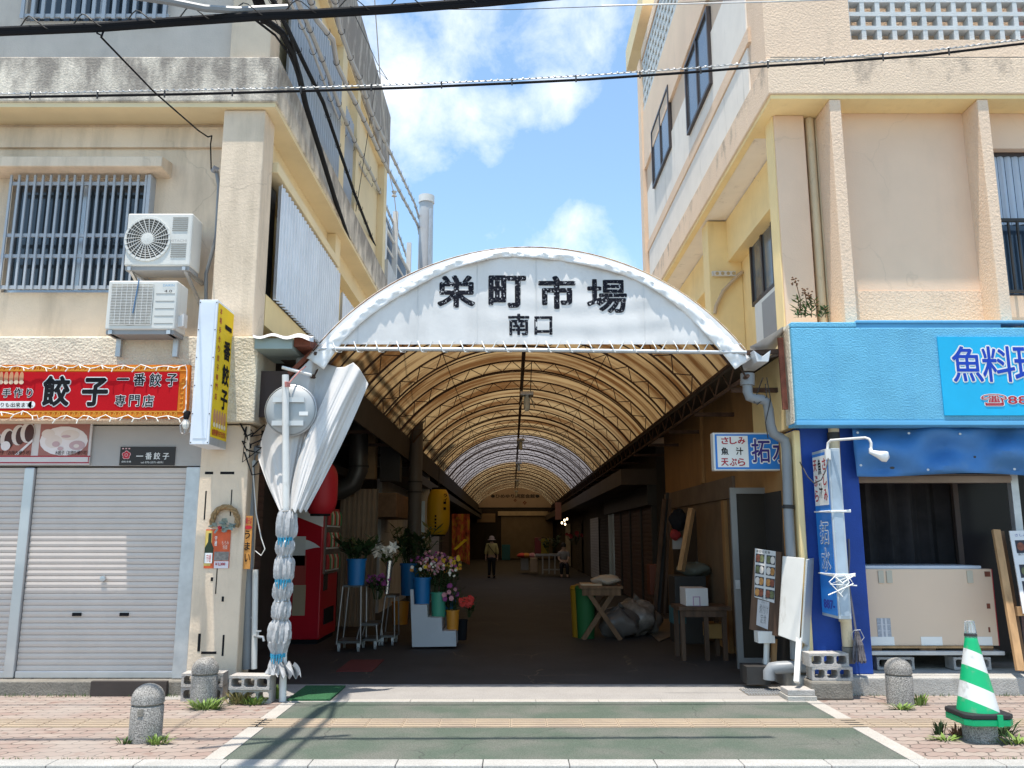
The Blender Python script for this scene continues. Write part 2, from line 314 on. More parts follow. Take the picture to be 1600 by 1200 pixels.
# =================================================================== GROUND
asphalt = M("road_asphalt", (.20, .195, .19), rough=.9, var=.12, vs=2, fine=.25, bump=.3, bs=150)
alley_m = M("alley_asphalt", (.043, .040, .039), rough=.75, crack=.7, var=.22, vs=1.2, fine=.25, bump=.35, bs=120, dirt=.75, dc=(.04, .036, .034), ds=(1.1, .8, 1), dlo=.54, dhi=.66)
apron_m = M("pale_exposed_concrete", (.30, .285, .27), rough=.9, var=.07, vs=3, fine=.25, bump=.3, bs=150, dirt=.4, dc=(.28, .26, .24), ds=(1.5, 3, 1), dlo=.55, dhi=.7)
green_m, n, l, b = nt("green_coated_asphalt")
def ground_mat(name, c, c2, crack=True):
    m, n, l, b = nt(name); b.inputs['Roughness'].default_value = .9; b.inputs['Specular IOR Level'].default_value = .25
    g = n.new("ShaderNodeNewGeometry")
    t = n.new("ShaderNodeTexNoise"); t.inputs['Scale'].default_value = 1.6; t.inputs['Detail'].default_value = 7; l.new(g.outputs['Position'], t.inputs['Vector'])
    r = n.new("ShaderNodeValToRGB"); r.color_ramp.elements[0].color = (*c, 1); r.color_ramp.elements[1].color = (*c2, 1); r.color_ramp.elements[0].position = .42; r.color_ramp.elements[1].position = .62; l.new(t.outputs['Fac'], r.inputs[0])
    f = n.new("ShaderNodeTexNoise"); f.inputs['Scale'].default_value = 95; f.inputs['Detail'].default_value = 3; l.new(g.outputs['Position'], f.inputs['Vector'])
    mr = n.new("ShaderNodeMapRange"); mr.inputs[1].default_value = .3; mr.inputs[2].default_value = .7; mr.inputs[3].default_value = .7; mr.inputs[4].default_value = 1.3; l.new(f.outputs['Fac'], mr.inputs[0])
    sc_ = n.new("ShaderNodeVectorMath"); sc_.operation = 'SCALE'; l.new(r.outputs[0], sc_.inputs[0]); l.new(mr.outputs[0], sc_.inputs['Scale']); o = sc_.outputs[0]
    if crack:
        dn = n.new("ShaderNodeTexNoise"); dn.inputs['Scale'].default_value = 5; l.new(g.outputs['Position'], dn.inputs['Vector'])
        md = n.new("ShaderNodeMixRGB"); md.inputs[0].default_value = .12; l.new(g.outputs['Position'], md.inputs[1]); l.new(dn.outputs['Color'], md.inputs[2])
        v = n.new("ShaderNodeTexVoronoi"); v.feature = 'DISTANCE_TO_EDGE'; v.inputs['Scale'].default_value = .8; l.new(md.outputs[0], v.inputs['Vector'])
        cr = n.new("ShaderNodeMapRange"); cr.inputs[1].default_value = 0; cr.inputs[2].default_value = .004; cr.inputs[3].default_value = .6; cr.inputs[4].default_value = 0; l.new(v.outputs['Distance'], cr.inputs[0])
        ms = n.new("ShaderNodeTexNoise"); ms.inputs['Scale'].default_value = 1.1; l.new(g.outputs['Position'], ms.inputs['Vector'])
        mm = n.new("ShaderNodeMapRange"); mm.inputs[1].default_value = .48; mm.inputs[2].default_value = .56; l.new(ms.outputs['Fac'], mm.inputs[0])
        mu = n.new("ShaderNodeMath"); mu.operation = 'MULTIPLY'; l.new(cr.outputs[0], mu.inputs[0]); l.new(mm.outputs[0], mu.inputs[1])
        mx2 = n.new("ShaderNodeMixRGB"); mx2.inputs[2].default_value = (.04, .04, .04, 1); l.new(mu.outputs[0], mx2.inputs[0]); l.new(o, mx2.inputs[1]); o = mx2.outputs[0]
    l.new(o, b.inputs['Base Color'])
    bn = n.new("ShaderNodeBump"); bn.inputs['Strength'].default_value = .35; bn.inputs['Distance'].default_value = .01; l.new(f.outputs['Fac'], bn.inputs['Height']); l.new(bn.outputs[0], b.inputs['Normal'])
    return m
green_m = ground_mat("green_coated_path", (.082, .105, .082), (.125, .13, .112))
def paver_mat():
    m, n, l, b = nt("pink_interlocking_pavers"); b.inputs['Roughness'].default_value = .9
    g = n.new("ShaderNodeNewGeometry")
    sx = n.new("ShaderNodeSeparateXYZ"); l.new(g.outputs['Position'], sx.inputs[0])
    def sine(src, k, amp):
        a = n.new("ShaderNodeMath"); a.operation = 'MULTIPLY'; a.inputs[1].default_value = k; l.new(src, a.inputs[0])
        s_ = n.new("ShaderNodeMath"); s_.operation = 'SINE'; l.new(a.outputs[0], s_.inputs[0])
        q = n.new("ShaderNodeMath"); q.operation = 'MULTIPLY'; q.inputs[1].default_value = amp; l.new(s_.outputs[0], q.inputs[0]); return q.outputs[0]
    def addn(a, c_):
        q = n.new("ShaderNodeMath"); q.operation = 'ADD'; l.new(a, q.inputs[0]); l.new(c_, q.inputs[1]); return q.outputs[0]
    X_, Y_ = sx.outputs[0], sx.outputs[1]
    cb = n.new("ShaderNodeCombineXYZ"); l.new(addn(X_, sine(Y_, 2 * math.pi / .115, .011)), cb.inputs[0]); l.new(addn(Y_, sine(X_, 2 * math.pi / .115, .009)), cb.inputs[1])
    br = n.new("ShaderNodeTexBrick"); br.inputs['Scale'].default_value = 1; br.inputs['Brick Width'].default_value = .23; br.inputs['Row Height'].default_value = .115; br.inputs['Mortar Size'].default_value = .006; br.inputs['Mortar Smooth'].default_value = .2
    br.inputs['Color1'].default_value = (.265, .192, .162, 1); br.inputs['Color2'].default_value = (.32, .26, .22, 1); br.inputs['Mortar'].default_value = (.06, .045, .035, 1); br.inputs['Bias'].default_value = -.1
    l.new(cb.outputs[0], br.inputs['Vector'])
    def mixnoise(colr, scale, lo, hi, c2, amt, sc3=None):
        t = n.new("ShaderNodeTexNoise"); t.inputs['Scale'].default_value = scale; t.inputs['Detail'].default_value = 6; l.new(g.outputs['Position'], t.inputs['Vector'])
        mr = n.new("ShaderNodeMapRange"); mr.inputs[1].default_value = lo; mr.inputs[2].default_value = hi; mr.inputs[4].default_value = amt; l.new(t.outputs['Fac'], mr.inputs[0])
        x = n.new("ShaderNodeMixRGB"); x.inputs[2].default_value = (*c2, 1); l.new(mr.outputs[0], x.inputs[0]); l.new(colr, x.inputs[1]); return x.outputs[0]
    c = mixnoise(br.outputs['Color'], 1.3, .45, .65, (.31, .28, .25), .5)
    c = mixnoise(c, 3.3, .62, .7, (.17, .09, .065), .75)
    c = mixnoise(c, 14, .5, .75, (.25, .22, .19), .5)
    l.new(c, b.inputs['Base Color'])
    bn = n.new("ShaderNodeBump"); bn.inputs['Strength'].default_value = .5; bn.inputs['Distance'].default_value = .008; bn.invert = True; l.new(br.outputs['Fac'], bn.inputs['Height']); l.new(bn.outputs[0], b.inputs['Normal'])
    return m
YK0, YK1 = 6.07, 6.235
g_ = MB(); g_.quad((-600, -600, -.125), (600, -600, -.125), (600, 600, -.125), (-600, 600, -.125)); struct(g_.build("ground", M("ground_earth", (.16, .15, .13), rough=.95)))
g_ = MB(); g_.box(-80, 80, -6, 5.4, -.12, -.035); struct(g_.build("road", asphalt))
g_ = MB(); g_.box(-80, 80, 5.404, YK0 - .003, -.12, -.030); struct(g_.build("gutter", M("gutter_concrete", (.36, .355, .34), rough=.9, fine=.15, var=.1)))
g_ = MB(); x = -30.2
while x < 30: g_.box(x, x + .595, YK0, YK1, -.12, .003); x += .6
struct(g_.build("kerb", M("kerb_concrete", (.37, .36, .34), rough=.9, var=.1, vs=3, fine=.2, bump=.2, bs=120, dirt=.35, dc=(.25, .23, .2), ds=(2, 6, 1), dlo=.55, dhi=.7), bevel=.006))
CX0, CX1 = -2.04, 2.80
g_ = MB(); g_.box(-80, CX0 - .14, YK1 + .003, 8.9, -.12, 0); struct(g_.build("pavement", paver_mat()))
g_ = MB(); g_.box(CX1 + .14, 80, YK1 + .003, 9.2, -.12, 0); struct(g_.build("pavement", bpy.data.materials["pink_interlocking_pavers"]))
g_ = MB(); g_.box(CX0, CX1, YK1 + .003, 8.30, -.12, -.002); struct(g_.build("path", green_m))
g_ = MB()
line_m = M("pale_edging_stone", (.38, .355, .32), rough=.9, var=.1, fine=.15, dirt=.3, dc=(.3, .27, .23), ds=(3, 3, 1), dlo=.55, dhi=.7)
for xx in (CX0 - .137, CX1 + .003):
    y = YK1 + .005
    while y < 8.25: g_.box(xx, xx + .134, y, min(y + .597, 8.30), -.12, .004); y += .6
x = CX0 - .13
while x < CX1 + .1: g_.box(x, min(x + .597, CX1 + .137), 8.304, 8.415, -.12, .004); x += .6
struct(g_.build("path_edging", line_m, bevel=.004))
g_ = MB(); g_.box(-3.4, 3.3, 8.418, 9.25, -.12, .001); struct(g_.build("alley_apron", apron_m))
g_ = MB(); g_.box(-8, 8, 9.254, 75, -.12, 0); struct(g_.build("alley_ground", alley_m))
g_ = MB(); x = -9.01
random.seed(3)
while x < 9:
    if True:
        for k in range(4): g_.box(x + .012, x + .288, 7.235 + k * .083, 7.235 + k * .083 + .045, 0, .009)
        g_.box(x, x + .297, 7.222, 7.556, -.05, .004)
    x += .3
struct(g_.build("tactile_paving", M("tactile_yellow", (.34, .27, .195), rough=.85, var=.12, vs=1.5, fine=.1, dirt=.5, dc=(.27, .215, .175), ds=(1.2, 3, 1), dlo=.44, dhi=.6)))
# =================================================================== ARCADE
AY0, AX, AA, AZ, AR = 8.55, .187, 2.283, 3.47, 1.15
RAD = (AA * AA + AR * AR) / (2 * AR)
AEND = 58
def arc(s, dr=0):            # s in -1..1 along the vault
    a = math.asin(AA / RAD) * s
    return Vector((AX + (RAD + dr) * math.sin(a), 0, AZ + AR - RAD + (RAD + dr) * math.cos(a)))
arcade = thing("market_arcade", "barrel vaulted market arcade of tan sheeting on rusty trusses with white front gable", "arcade", (AX, AY0, 0))
tan_sheet = translucent("tan_roof_sheet", (.33, .23, .115), (.125, .06, .022), scale=(.5, 2.6, .5), amt=.5, wrinkle=.15, lo=.43, hi=.6, outer=(.82, .80, .76))
pale_sheet = translucent("pale_roof_sheet", (.29, .265, .265), (.19, .17, .165), scale=(.6, 1.5, .6), amt=.5, wrinkle=.1, outer=(.72, .7, .68))
for y0, y1, mt in ((8.58, 25.5, tan_sheet), (25.5, 35, pale_sheet), (35, AEND, tan_sheet)):
    rows = []; y = y0; N = int((y1 - y0) / .475 + .5)
    for i in range(N + 1):
        yy = y0 + (y1 - y0) * i / N; sag = .03 * abs(math.sin((yy - 8.7) / 1.9 * math.pi))
        rows.append([arc(s / 20, .03 - sag) + Vector((0, yy, 0)) for s in range(-20, 21)])
    MB().grid(rows).build("roof_sheet", mt, arcade, smooth=True, normals=False)
def truss(y):
    t = MB(); n = 28
    for dr, r in ((0, .016), (-.17, .016)): t.tube([arc(s / n * 2 - 1, dr) + Vector((0, y, 0)) for s in range(n + 1)], r, 5)
    for k in range(n):
        a, b_ = (k / n * 2 - 1), ((k + 1) / n * 2 - 1)
        t.bar(arc(a, 0 if k % 2 else -.17) + Vector((0, y, 0)), arc(b_, -.17 if k % 2 else 0) + Vector((0, y, 0)), .012)
    return t
t0 = truss(8.72).build("truss_arch", rust, arcade)
y = 8.72 + 1.9
while y < AEND - .3:
    c = t0.copy(); col.objects.link(c); c.parent = arcade; c.location = (0, y - 8.72, 0); y += 1.9
t0 = MB().tube([arc(s / 24 * 2 - 1, -.005) + Vector((0, 9.67, 0)) for s in range(25)], .014, 5).build("hoop", rust, arcade)
y = 9.67 + .95 * 2
while y < AEND - .3:
    c = t0.copy(); col.objects.link(c); c.parent = arcade; c.location = (0, y - 9.67, 0); y += 1.9
MB().tube([(AX - .0, AY0 + .1, AZ + AR - .2), (AX, AEND, AZ + AR - .2)], .032, 8).build("ridge_pipe", rust, arcade)
for s in (-.5, .5):
    p = arc(s, -.19); MB().tube([(p.x, AY0 + .1, p.z), (p.x, AEND, p.z)], .006, 5).build("purlin", rust, arcade)
for sgn in (-1, 1):
    e = MB(); xx = AX + sgn * (AA - .02)
    e.tube([(xx, AY0, AZ - .02), (xx, AEND, AZ - .02)], .022, 6); e.tube([(xx + sgn * .03, AY0, AZ - .26), (xx + sgn * .03, AEND, AZ - .26)], .022, 6)
    y = AY0; k = 0
    while y < AEND - .4: e.bar((xx, y, AZ - .02 if k % 2 else AZ - .26), (xx, y + .33, AZ - .26 if k % 2 else AZ - .02), .014); y += .33; k += 1
    e.build("edge_girder", rust, arcade)
    e = MB(); x1 = AX + sgn * (AA - .03); x2 = -3.12 if sgn < 0 else 3.15
    e.add([(x1, AY0 + .45, AZ - .08), (x2, AY0 + .45, AZ + .10), (x2, AEND, AZ + .10), (x1, AEND, AZ - .08)], [(0, 1, 2, 3)])
    if sgn < 0: e.add([(x1 + .01, AY0 + .9, AZ - .02), (x1 - .02, AY0 + .9, AZ - .42), (x1 - .02, AEND, AZ - .42), (x1 + .01, AEND, AZ - .02)], [(0, 1, 2, 3)])
    o = e.build("gutter_sheet", dark_wall, arcade)
    sm = o.modifiers.new("thick", 'SOLIDIFY'); sm.thickness = .03
    y = 9.2
    while y < AEND: MB().bar((AX + sgn * (AA), y, AZ - .3), (x2 - sgn * .01, y, AZ - .3), .05).build("outrigger", rust, arcade); y += 1.9
# white gable sheet
def gz(x):                      # arc height at x
    return AZ + AR - RAD + math.sqrt(max(RAD * RAD - (x - AX) ** 2, 0))
rows = []; NX, NZ = 160, 44; random.seed(5)
zb = Z(538, AY0)
def wr(x, z):
    s = .28 * (.010 * math.sin(z * 26 + 1.5 * math.sin(x * 2.1)) * max(0, math.sin(x * .9 + .6)) + .012 * math.sin(x * 5 + z * 2) + .006 * math.sin(x * 17 + z * 9))
    return s
for j in range(NZ + 1):
    r_ = []
    for i in range(NX + 1):
        x = AX + (AA - .04) * (2 * i / NX - 1); zt = max(gz(x), zb + .004); z = zb + (zt - zb) * j / NZ
        r_.append(Vector((x, AY0 + wr(x, z), z)))
    rows.append(r_)
gable_m = translucent("white_gable_sheet", (.80, .79, .78), (.70, .69, .68), scale=(2.5, 1.5, 1), amt=.12, wrinkle=.07, ws=7)
MB().grid(rows).build("gable_sheet", gable_m, arcade, smooth=True, normals=False)
rows = []; N = 150; random.seed(11)
for j in range(9):
    r_ = []; q = j / 8
    for i in range(N + 1):
        s = -1.035 + 2.07 * i / N
        rr = .045 - .168 * q * (1 + .10 * math.sin(s * 9) + .55 * s * s); w_ = abs(math.sin(s * 34 + q * 5 + 2 * math.sin(s * 13))) * .020 * q + math.sin(s * 23 + 4 * q) * .010 * q + abs(math.sin(s * 61 - q * 7)) * .010 - .012 + random.uniform(-.003, .003)
        p = arc(s, rr); r_.append(Vector((p.x, AY0 + .10 - .135 * math.sin(min(q * 1.35, 1) * math.pi / 2) + w_ * 1.3, p.z + w_ * .6)))
    rows.append(r_)
o = MB().grid(rows).build("gable_rim", M("rim_tarpaulin", (.82, .81, .80), rough=.6, var=.04, dirt=.25, dc=(.5, .48, .45), ds=(4, 4, 2), dlo=.6, dhi=.8), arcade, smooth=True, normals=False)
sm = o.modifiers.new("thick", 'SOLIDIFY'); sm.thickness = .006
zbar = Z(547, AY0)
MB().tube([P(498, 545, AY0 - .02), P(830, 547, AY0 - .02), P(1166, 551, AY0 - .02)], .022, 10).build("gable_bar", galv, arcade, smooth=True)
lc = MB(); k = 0; x = AX - AA + .2
while x < AX + AA - .25:
    lc.tube([(x, AY0 - .02, zb + .03), (x + .03, AY0 - .055, zbar + .02), (x + .05, AY0 - .05, zbar - .03), (x + .09, AY0 + .01, zbar - .02), (x + .16, AY0 - .02, zb + .03)], .006, 5); x += .225
lc.build("lacing_rope", white, arcade)
ink = M("weathered_black_ink", (.012, .013, .02), rough=.85, var=.2, dirt=1, dc=(.6, .6, .62), ds=(42, 42, 42), dlo=.585, dhi=.615, spec=.1)
for ch, a, b_, c, d in (("栄", 683, 430, 743, 481), ("町", 763, 430, 822, 481), ("市", 841, 431, 899, 483), ("場", 917, 436, 979, 489), ("南", 794, 490, 827, 524), ("口", 835, 494, 863, 523)):
    o = ftext(ch, a, b_, c, d, AY0 - .003, ink, arcade, th=0, bold=.026 if b_ > 485 else (.034 if ch != "場" else .024))
    for v in o.data.vertices: v.co.y += wr(v.co.x + arcade.location.x, v.co.z + arcade.location.z)
for px in (560, 652, 745, 838, 1007, 1090):
    xs_ = X(px, 500, AY0); zz = [zb + .01 + (gz(xs_) - zb - .15) * q / 24 for q in range(25)]
    MB().grid([[Vector((xs_ + e, AY0 + wr(xs_, z) - .0025, z)) for z in zz] for e in (-.008, .008)]).build("seam", M("seam_strip", (.66, .65, .64), rough=.6), arcade, normals=False)
# far gable with its own words
fy = 50.0
fg = thing("inner_gable_sign", "dim arched banner with dark lettering across far end of the arcade", "banner", (AX, fy, AZ - .3))
rows = []
for j in range(6):
    rows.append([Vector((x, fy, AZ - .25 + (gz(x) - .2 - AZ + .25) * j / 5)) for x in [AX + (AA - .12) * (2 * i / 30 - 1) for i in range(31)]])
MB().grid(rows).build("sheet", translucent("far_gable_sheet", (.50, .40, .33), (.38, .3, .24), amt=.2, wrinkle=0), fg)
text("●ひめゆり同窓会館●", (AX - 1.45, fy - .02, AZ + .33), UX, UZ, 2.9, .24, dark, fg, bold=.02)
text("❖", (AX + .45, fy - .02, AZ - .07), UX, UZ, .25, .25, rust_red, fg); text("❖", (AX - .1, fy - .02, AZ + .1), UX, UZ, .2, .2, rust_red, fg)
MB().tube([(AX - AA, fy - .05, AZ - .27), (AX + AA, fy - .05, AZ - .27)], .05, 8).build("bar", dark, fg)
# hanging lamps on the ridge
def hanging_lamp(y, drop, label):
    t = thing("hanging_lamp", label, "lamp", (AX + .06, y, AZ + AR - .24 - drop), "lamps hung below the arcade ridge")
    m = MB(); m.tube([(AX - .02, y, AZ + AR - .24), (AX - .02, y, AZ + AR - .24 - drop)], .008, 5); m.tube([(AX + .14, y, AZ + AR - .2), (AX + .12, y, AZ + AR - .24 - drop)], .008, 5); m.build("hanger", dark, t)
    z = AZ + AR - .24 - drop
    m = MB(); m.box(AX - .05, AX + .17, y - .12, y + .12, z - .06, z); m.build("housing", alu, t, bevel=.01)
    for s in (-1, 1):
        m = MB(); m.add([(AX + .06 + s * .05, y - .12, z - .06), (AX + .06 + s * .13, y - .12, z - .26), (AX + .06 + s * .13, y + .12, z - .26), (AX + .06 + s * .05, y + .12, z - .06)], [(0, 1, 2, 3)])
        m.build("reflector", S("lamp_reflector", (.66, .72, .64), rough=.4), t)
    m = MB(); m.tube([(AX + .06, y, z - .06), (AX + .06, y, z - .12), (AX + .06, y, z - .28), (AX + .06, y, z - .32)], [.03, .055, .055, .02], 10); m.build("bulb", S("milk_glass_lamp", (.7, .7, .6), rough=.25), t, smooth=True)
hanging_lamp(13.6, .47, "nearest twin reflector lamp hanging on a long rod under the arcade ridge")
hanging_lamp(23.5, .1, "small dark lamp box hung close under the ridge, end of the tan roof")
hanging_lamp(30.5, .15, "lamp hung under the ridge where the roof sheet turns pale grey")
hanging_lamp(38.5, .25, "bright reflector lamp under the ridge beyond the pale roof section")
hanging_lamp(47, .3, "farthest small lamp hanging before the lettered inner banner")
# =================================================================== LEFT BUILDING
LB = thing("corner_building", "weathered cream three storey concrete building with grey shutters and red sign", "building", (-4.5, 9, 0))
Yf = 8.70
def lp(mb, name, mat, **k): return mb.build(name, mat, LB, **k)
m = MB(); m.box(-9, -2.6, 8.62, 9.1, -.1, .135); lp(m, "plinth", conc_dark, bevel=.012)
lp(MB().box(X(143, 1075, 8.6), X(262, 1075, 8.6), 8.57, 8.619, -.02, .145), "recess_block", M("recess_brown_black", (.05, .04, .035), rough=.7), bevel=.006)  # raised dark block standing in for a dark recess in the plinth
m = MB(); m.box(-3.27, -2.765, 8.70, 9.1, .136, Z(662, 8.6)); m.box(-3.27, -2.8, 8.70, 9.08, Z(523, 8.6), Z(161, 8.62) - .04); lp(m, "pillar", cream, bevel=.012)
m = MB(); m.box(-9, -2.70, 8.60, 9.3, Z(660, 8.6), Z(525, 8.6)); lp(m, "lintel_beam", cream_rough, bevel=.02)
fy0 = 8.76
m = MB(); m.box(-9, -3.275, fy0, fy0 + .1, Z(728, fy0), Z(662, 8.6) - .003); lp(m, "fascia_panel", panel_grey)
def roller(x0, x1, z0, z1, y, mat, parent, n, name="roller_shutter", dep=.009):
    rows = []
    for i in range(n):
        za, zb_ = z0 + (z1 - z0) * i / n, z0 + (z1 - z0) * (i + 1) / n; h_ = zb_ - za
        for q, d in ((0, 0), (.07, dep), (.13, 0), (.55, -dep * .4), (.97, 0)): rows.append([Vector((x0, y + d, za + q * h_)), Vector((x1, y + d, za + q * h_))])
    rows.append([Vector((x0, y, z1)), Vector((x1, y, z1))])
    return MB().grid(rows).build(name, mat, parent, normals=False)
zs0, zs1 = .20, Z(731, 8.80)
SX0, SX1 = -5.03, -3.43
sh = roller(SX0, SX1, zs0, zs1, 8.80, shutter_mat, LB, 35)
m = MB(); m.box(SX0, SX1, 8.775, 8.805, .14, .205); m.build("bottom_rail", alu, sh, bevel=.006)
for px in (120, 194):
    p = P(px, 960, 8.79); MB().box(p.x - .045, p.x + .045, 8.782, 8.80, p.z - .016, p.z + .016).build("handle_slot", black, sh)
p = P(162, 904, 8.79); MB().lathe([(.0, -.03), (.028, -.028), (.03, 0)], (p.x, 8.79, p.z), 14, 'y').build("lock", alu, sh, smooth=True)
sh2 = roller(-7.2, SX0 - .115, zs0, zs1, 8.80, shutter_mat, LB, 35)
m = MB(); m.box(-7.2, SX0 - .115, 8.775, 8.805, .14, .205); m.build("bottom_rail", alu, sh2, bevel=.006)
m = MB(); m.box(SX0 - .11, SX0 - .004, 8.755, 8.86, .14, zs1); lp(m, "shutter_post", alu, bevel=.012)
m = MB(); m.box(SX1 + .004, SX1 + .155, 8.735, 8.88, .14, zs1 + .005); lp(m, "shutter_post", galv, bevel=.008)
m = MB(); m.box(-9, -3.2, 8.90, 9.2, .14, 2.8); lp(m, "inner_wall", dark_wall)
W2 = 9.06
zlo = Z(525, 8.6)
wx0, wx1, wz0, wz1 = -5.80, X(232, 380, W2), Z(457, W2), Z(280, W2)
def wall_hole(mb, x0, x1, z0, z1, y0, y1, hx0, hx1, hz0, hz1):
    mb.box(x0, hx0, y0, y1, z0, z1); mb.box(hx1, x1, y0, y1, z0, z1); mb.box(hx0, hx1, y0, y1, z0, hz0); mb.box(hx0, hx1, y0, y1, hz1, z1); return mb
m = wall_hole(MB(), -9, -3.272, zlo - .05, Z(161, 8.62) + .0, W2, W2 + .3, wx0, wx1, wz0, wz1); lp(m, "wall", cream)
m = MB(); m.box(-9, -3.274, W2 - .04, W2 - .002, 6.02, 6.27); lp(m, "wall_beam", cream)
m = MB(); m.add([(-9, 8.78, wz1 + .03), (X(252, 265, 8.78), 8.78, wz1 + .03), (X(252, 265, 8.78), 8.78, wz1 + .15), (-9, 8.78, wz1 + .15), (-9, W2 - .001, wz1 + .01), (X(252, 265, 8.78), W2 - .001, wz1 + .01), (X(252, 265, 8.78), W2 - .001, wz1 + .2), (-9, W2 - .001, wz1 + .2)],
      [(0, 1, 2, 3), (4, 7, 6, 5), (0, 4, 5, 1), (1, 5, 6, 2), (2, 6, 7, 3), (3, 7, 4, 0)]); lp(m, "window_canopy", cream, bevel=.01)
curtain_m = M("plum_curtain", (.035, .012, .022), rough=.9, var=.5, vs=6)
def window(parent, x0, x1, z0, z1, y, fr, nx=2, pane=window_glass, w=.045, name="window", back=None):
    f = MB(); f.box(x0, x0 + w, y, y + .07, z0, z1); f.box(x1 - w, x1, y, y + .07, z0, z1); f.box(x0 + w, x1 - w, y, y + .07, z0, z0 + w); f.box(x0 + w, x1 - w, y, y + .07, z1 - w, z1)
    for k in range(1, nx): xm = x0 + (x1 - x0) * k / nx; f.box(xm - w / 2, xm + w / 2, y + .006, y + .062, z0 + w, z1 - w)
    o = f.build(name, fr, parent)
    MB().box(x0 + w, x1 - w, y + .03, y + .036, z0 + w, z1 - w).build("pane", pane, o)
    return o
wd = window(LB, wx0, wx1, wz0, wz1, W2 + .06, alu, 2)
rows = [[Vector((wx0 + .02 + (wx1 - wx0 - .04) * i / 60, W2 + .2 + .03 * math.sin(i * 1.3), z)) for i in range(61)] for z in (wz0 + .02, wz1 - .02)]
MB().grid(rows).build("curtain", curtain_m, wd, smooth=True)
g = MB(); nb = 18
for i in range(nb): xx = wx0 + .05 + (wx1 + .0 - wx0 - .08) * i / (nb - 1); g.box(xx - .012, xx + .012, 8.93, 8.95, wz0 - .0, wz1 - .005)
for zz in (wz0 + .03, wz0 + (wz1 - wz0) * .47, wz0 + (wz1 - wz0) * .29, wz1 - .1): g.box(wx0 + .02, wx1 + .0, 8.952, 8.975, zz - .02, zz + .02)
g.box(wx1 - .01, wx1 + .03, 8.925, W2 - .001, wz0 - .03, wz1 - .003)
g.build("window_grille", bar_blue, wd)
# slab band between first and second floor
bz0, bz1 = Z(161, 8.62), Z(88, 8.62)
m = MB(); m.box(-9, -2.655, 8.62, 17, bz0 + .02, bz1); lp(m, "floor_band", band_mat, bevel=.02)
m = MB(); m.box(-9, -2.675, 8.645, 17, bz0 - .035, bz0 + .018); lp(m, "drip_edge", cream_clean)
# second upper storey front
W3 = 8.82; wa, wb = X(42, 20, W3), X(262, 20, W3); wz3 = Z(33, W3)
m = wall_hole(MB(), -9, -3.27, bz1 - .02, 9.4, W3, W3 + .3, wa, wb, wz3, 8.8); lp(m, "wall", grey_wall)
m = MB(); m.box(-3.265, -2.80, 8.74, 9.1, bz1 - .02, 9.4); lp(m, "pillar", cream, bevel=.01)
wd = window(LB, wa, wb, wz3, 8.8, W3 + .08, bar_blue, 2)
g = MB()
for i in range(15): xx = wa + (wb - wa) * i / 14; g.box(xx - .02, xx + .02, W3 - .09, W3 - .07, wz3 - .02, 8.8)
g.box(wa - .04, wb + .04, W3 - .068, W3 - .04, wz3 + .01, wz3 + .05); g.build("window_grille", bar_blue, wd)
# alley side of the building
cols_y = [(9.1, 9.1), (12.55, 12.95), (16.5, 17)]
m = MB(); m.box(-9, -3.15, 9.38, 17, zlo - .05, bz0 - .04); lp(m, "wall", yellow_wall)
for q in ((-3.149, -2.81, 12.6, 12.95, 3.4, bz0 - .036), (-3.149, -2.81, 16.55, 16.98, 3.4, bz0 - .036)): lp(MB().box(*q), "pillar", cream_clean, bevel=.01)
for q in ((-3.149, -2.95, 9.1, 12.59, 6.0, bz0 - .037), (-3.149, -2.95, 12.96, 16.54, 6.0, bz0 - .037)): lp(MB().box(*q), "wall_beam", cream_clean)
m = MB(); m.box(-3.149, -2.74, 9.09, 12.59, Z(287, 9.4) , Z(287, 9.4) + .13); lp(m, "window_canopy", cream_clean, bevel=.01)
for q in ((-3.149, -2.80, 9.1, 12.59, 3.9, 4.26), (-3.149, -2.80, 12.96, 16.54, 3.9, 4.26)): lp(MB().box(*q), "sill_wall", yellow_wall)
def corrugated(x, y0, y1, z0, z1, pitch, amp, name, mat, parent, axis='y'):
    n_ = int((y1 - y0) / pitch * 4); r1, r2 = [], []
    for i in range(n_ + 1):
        y = y0 + (y1 - y0) * i / n_; d = amp * (1 if i % 4 in (0, 1) else -1)
        if axis == 'y': r1.append(Vector((x + d, y, z0))); r2.append(Vector((x + d, y, z1)))
        else: r1.append(Vector((y, x + d, z0))); r2.append(Vector((y, x + d, z1)))
    return MB().grid([r1, r2]).build(name, mat, parent)
wd = MB().box(-2.95, -2.9, 9.15, 9.6, 4.3, Z(290, 9.4)).build("window", dark, LB)
corrugated(-2.765, 9.27, 12.75, 4.27, Z(292, 9.4) - .02, .13, .028, "louvre_panel", rail_white, LB)
corrugated(-2.80, 13.1, 16.3, 4.27, 5.5, .13, .026, "louvre_panel", rail_white, LB)
m = MB(); m.box(-9, -2.86, 9.12, 17, bz1 - .02, 9.4); lp(m, "wall", cream_clean)
corrugated(-2.72, 9.15, 12.1, bz1 - .0, 8.75, .13, .026, "louvre_panel", bar_blue, LB)
for q in ((12.2, 12.55), (13.5, 13.75), (16.6, 16.95)): lp(MB().box(-2.859, -2.72, q[0], q[1], bz1 - .01, 9.39), "pillar", cream_clean)
corrugated(-2.76, 12.65, 13.4, bz1, 8.6, .10, .012, "louvre_panel", bar_blue, LB)
m = MB(); m.box(-9, -2.70, 8.3, 17.1, 9.40, 10.75); lp(m, "parapet", band_mat, bevel=.02)
m = MB(); m.box(-9, -2.74, 8.5, 17.0, 9.36, 9.398); lp(m, "eave", cream_clean)
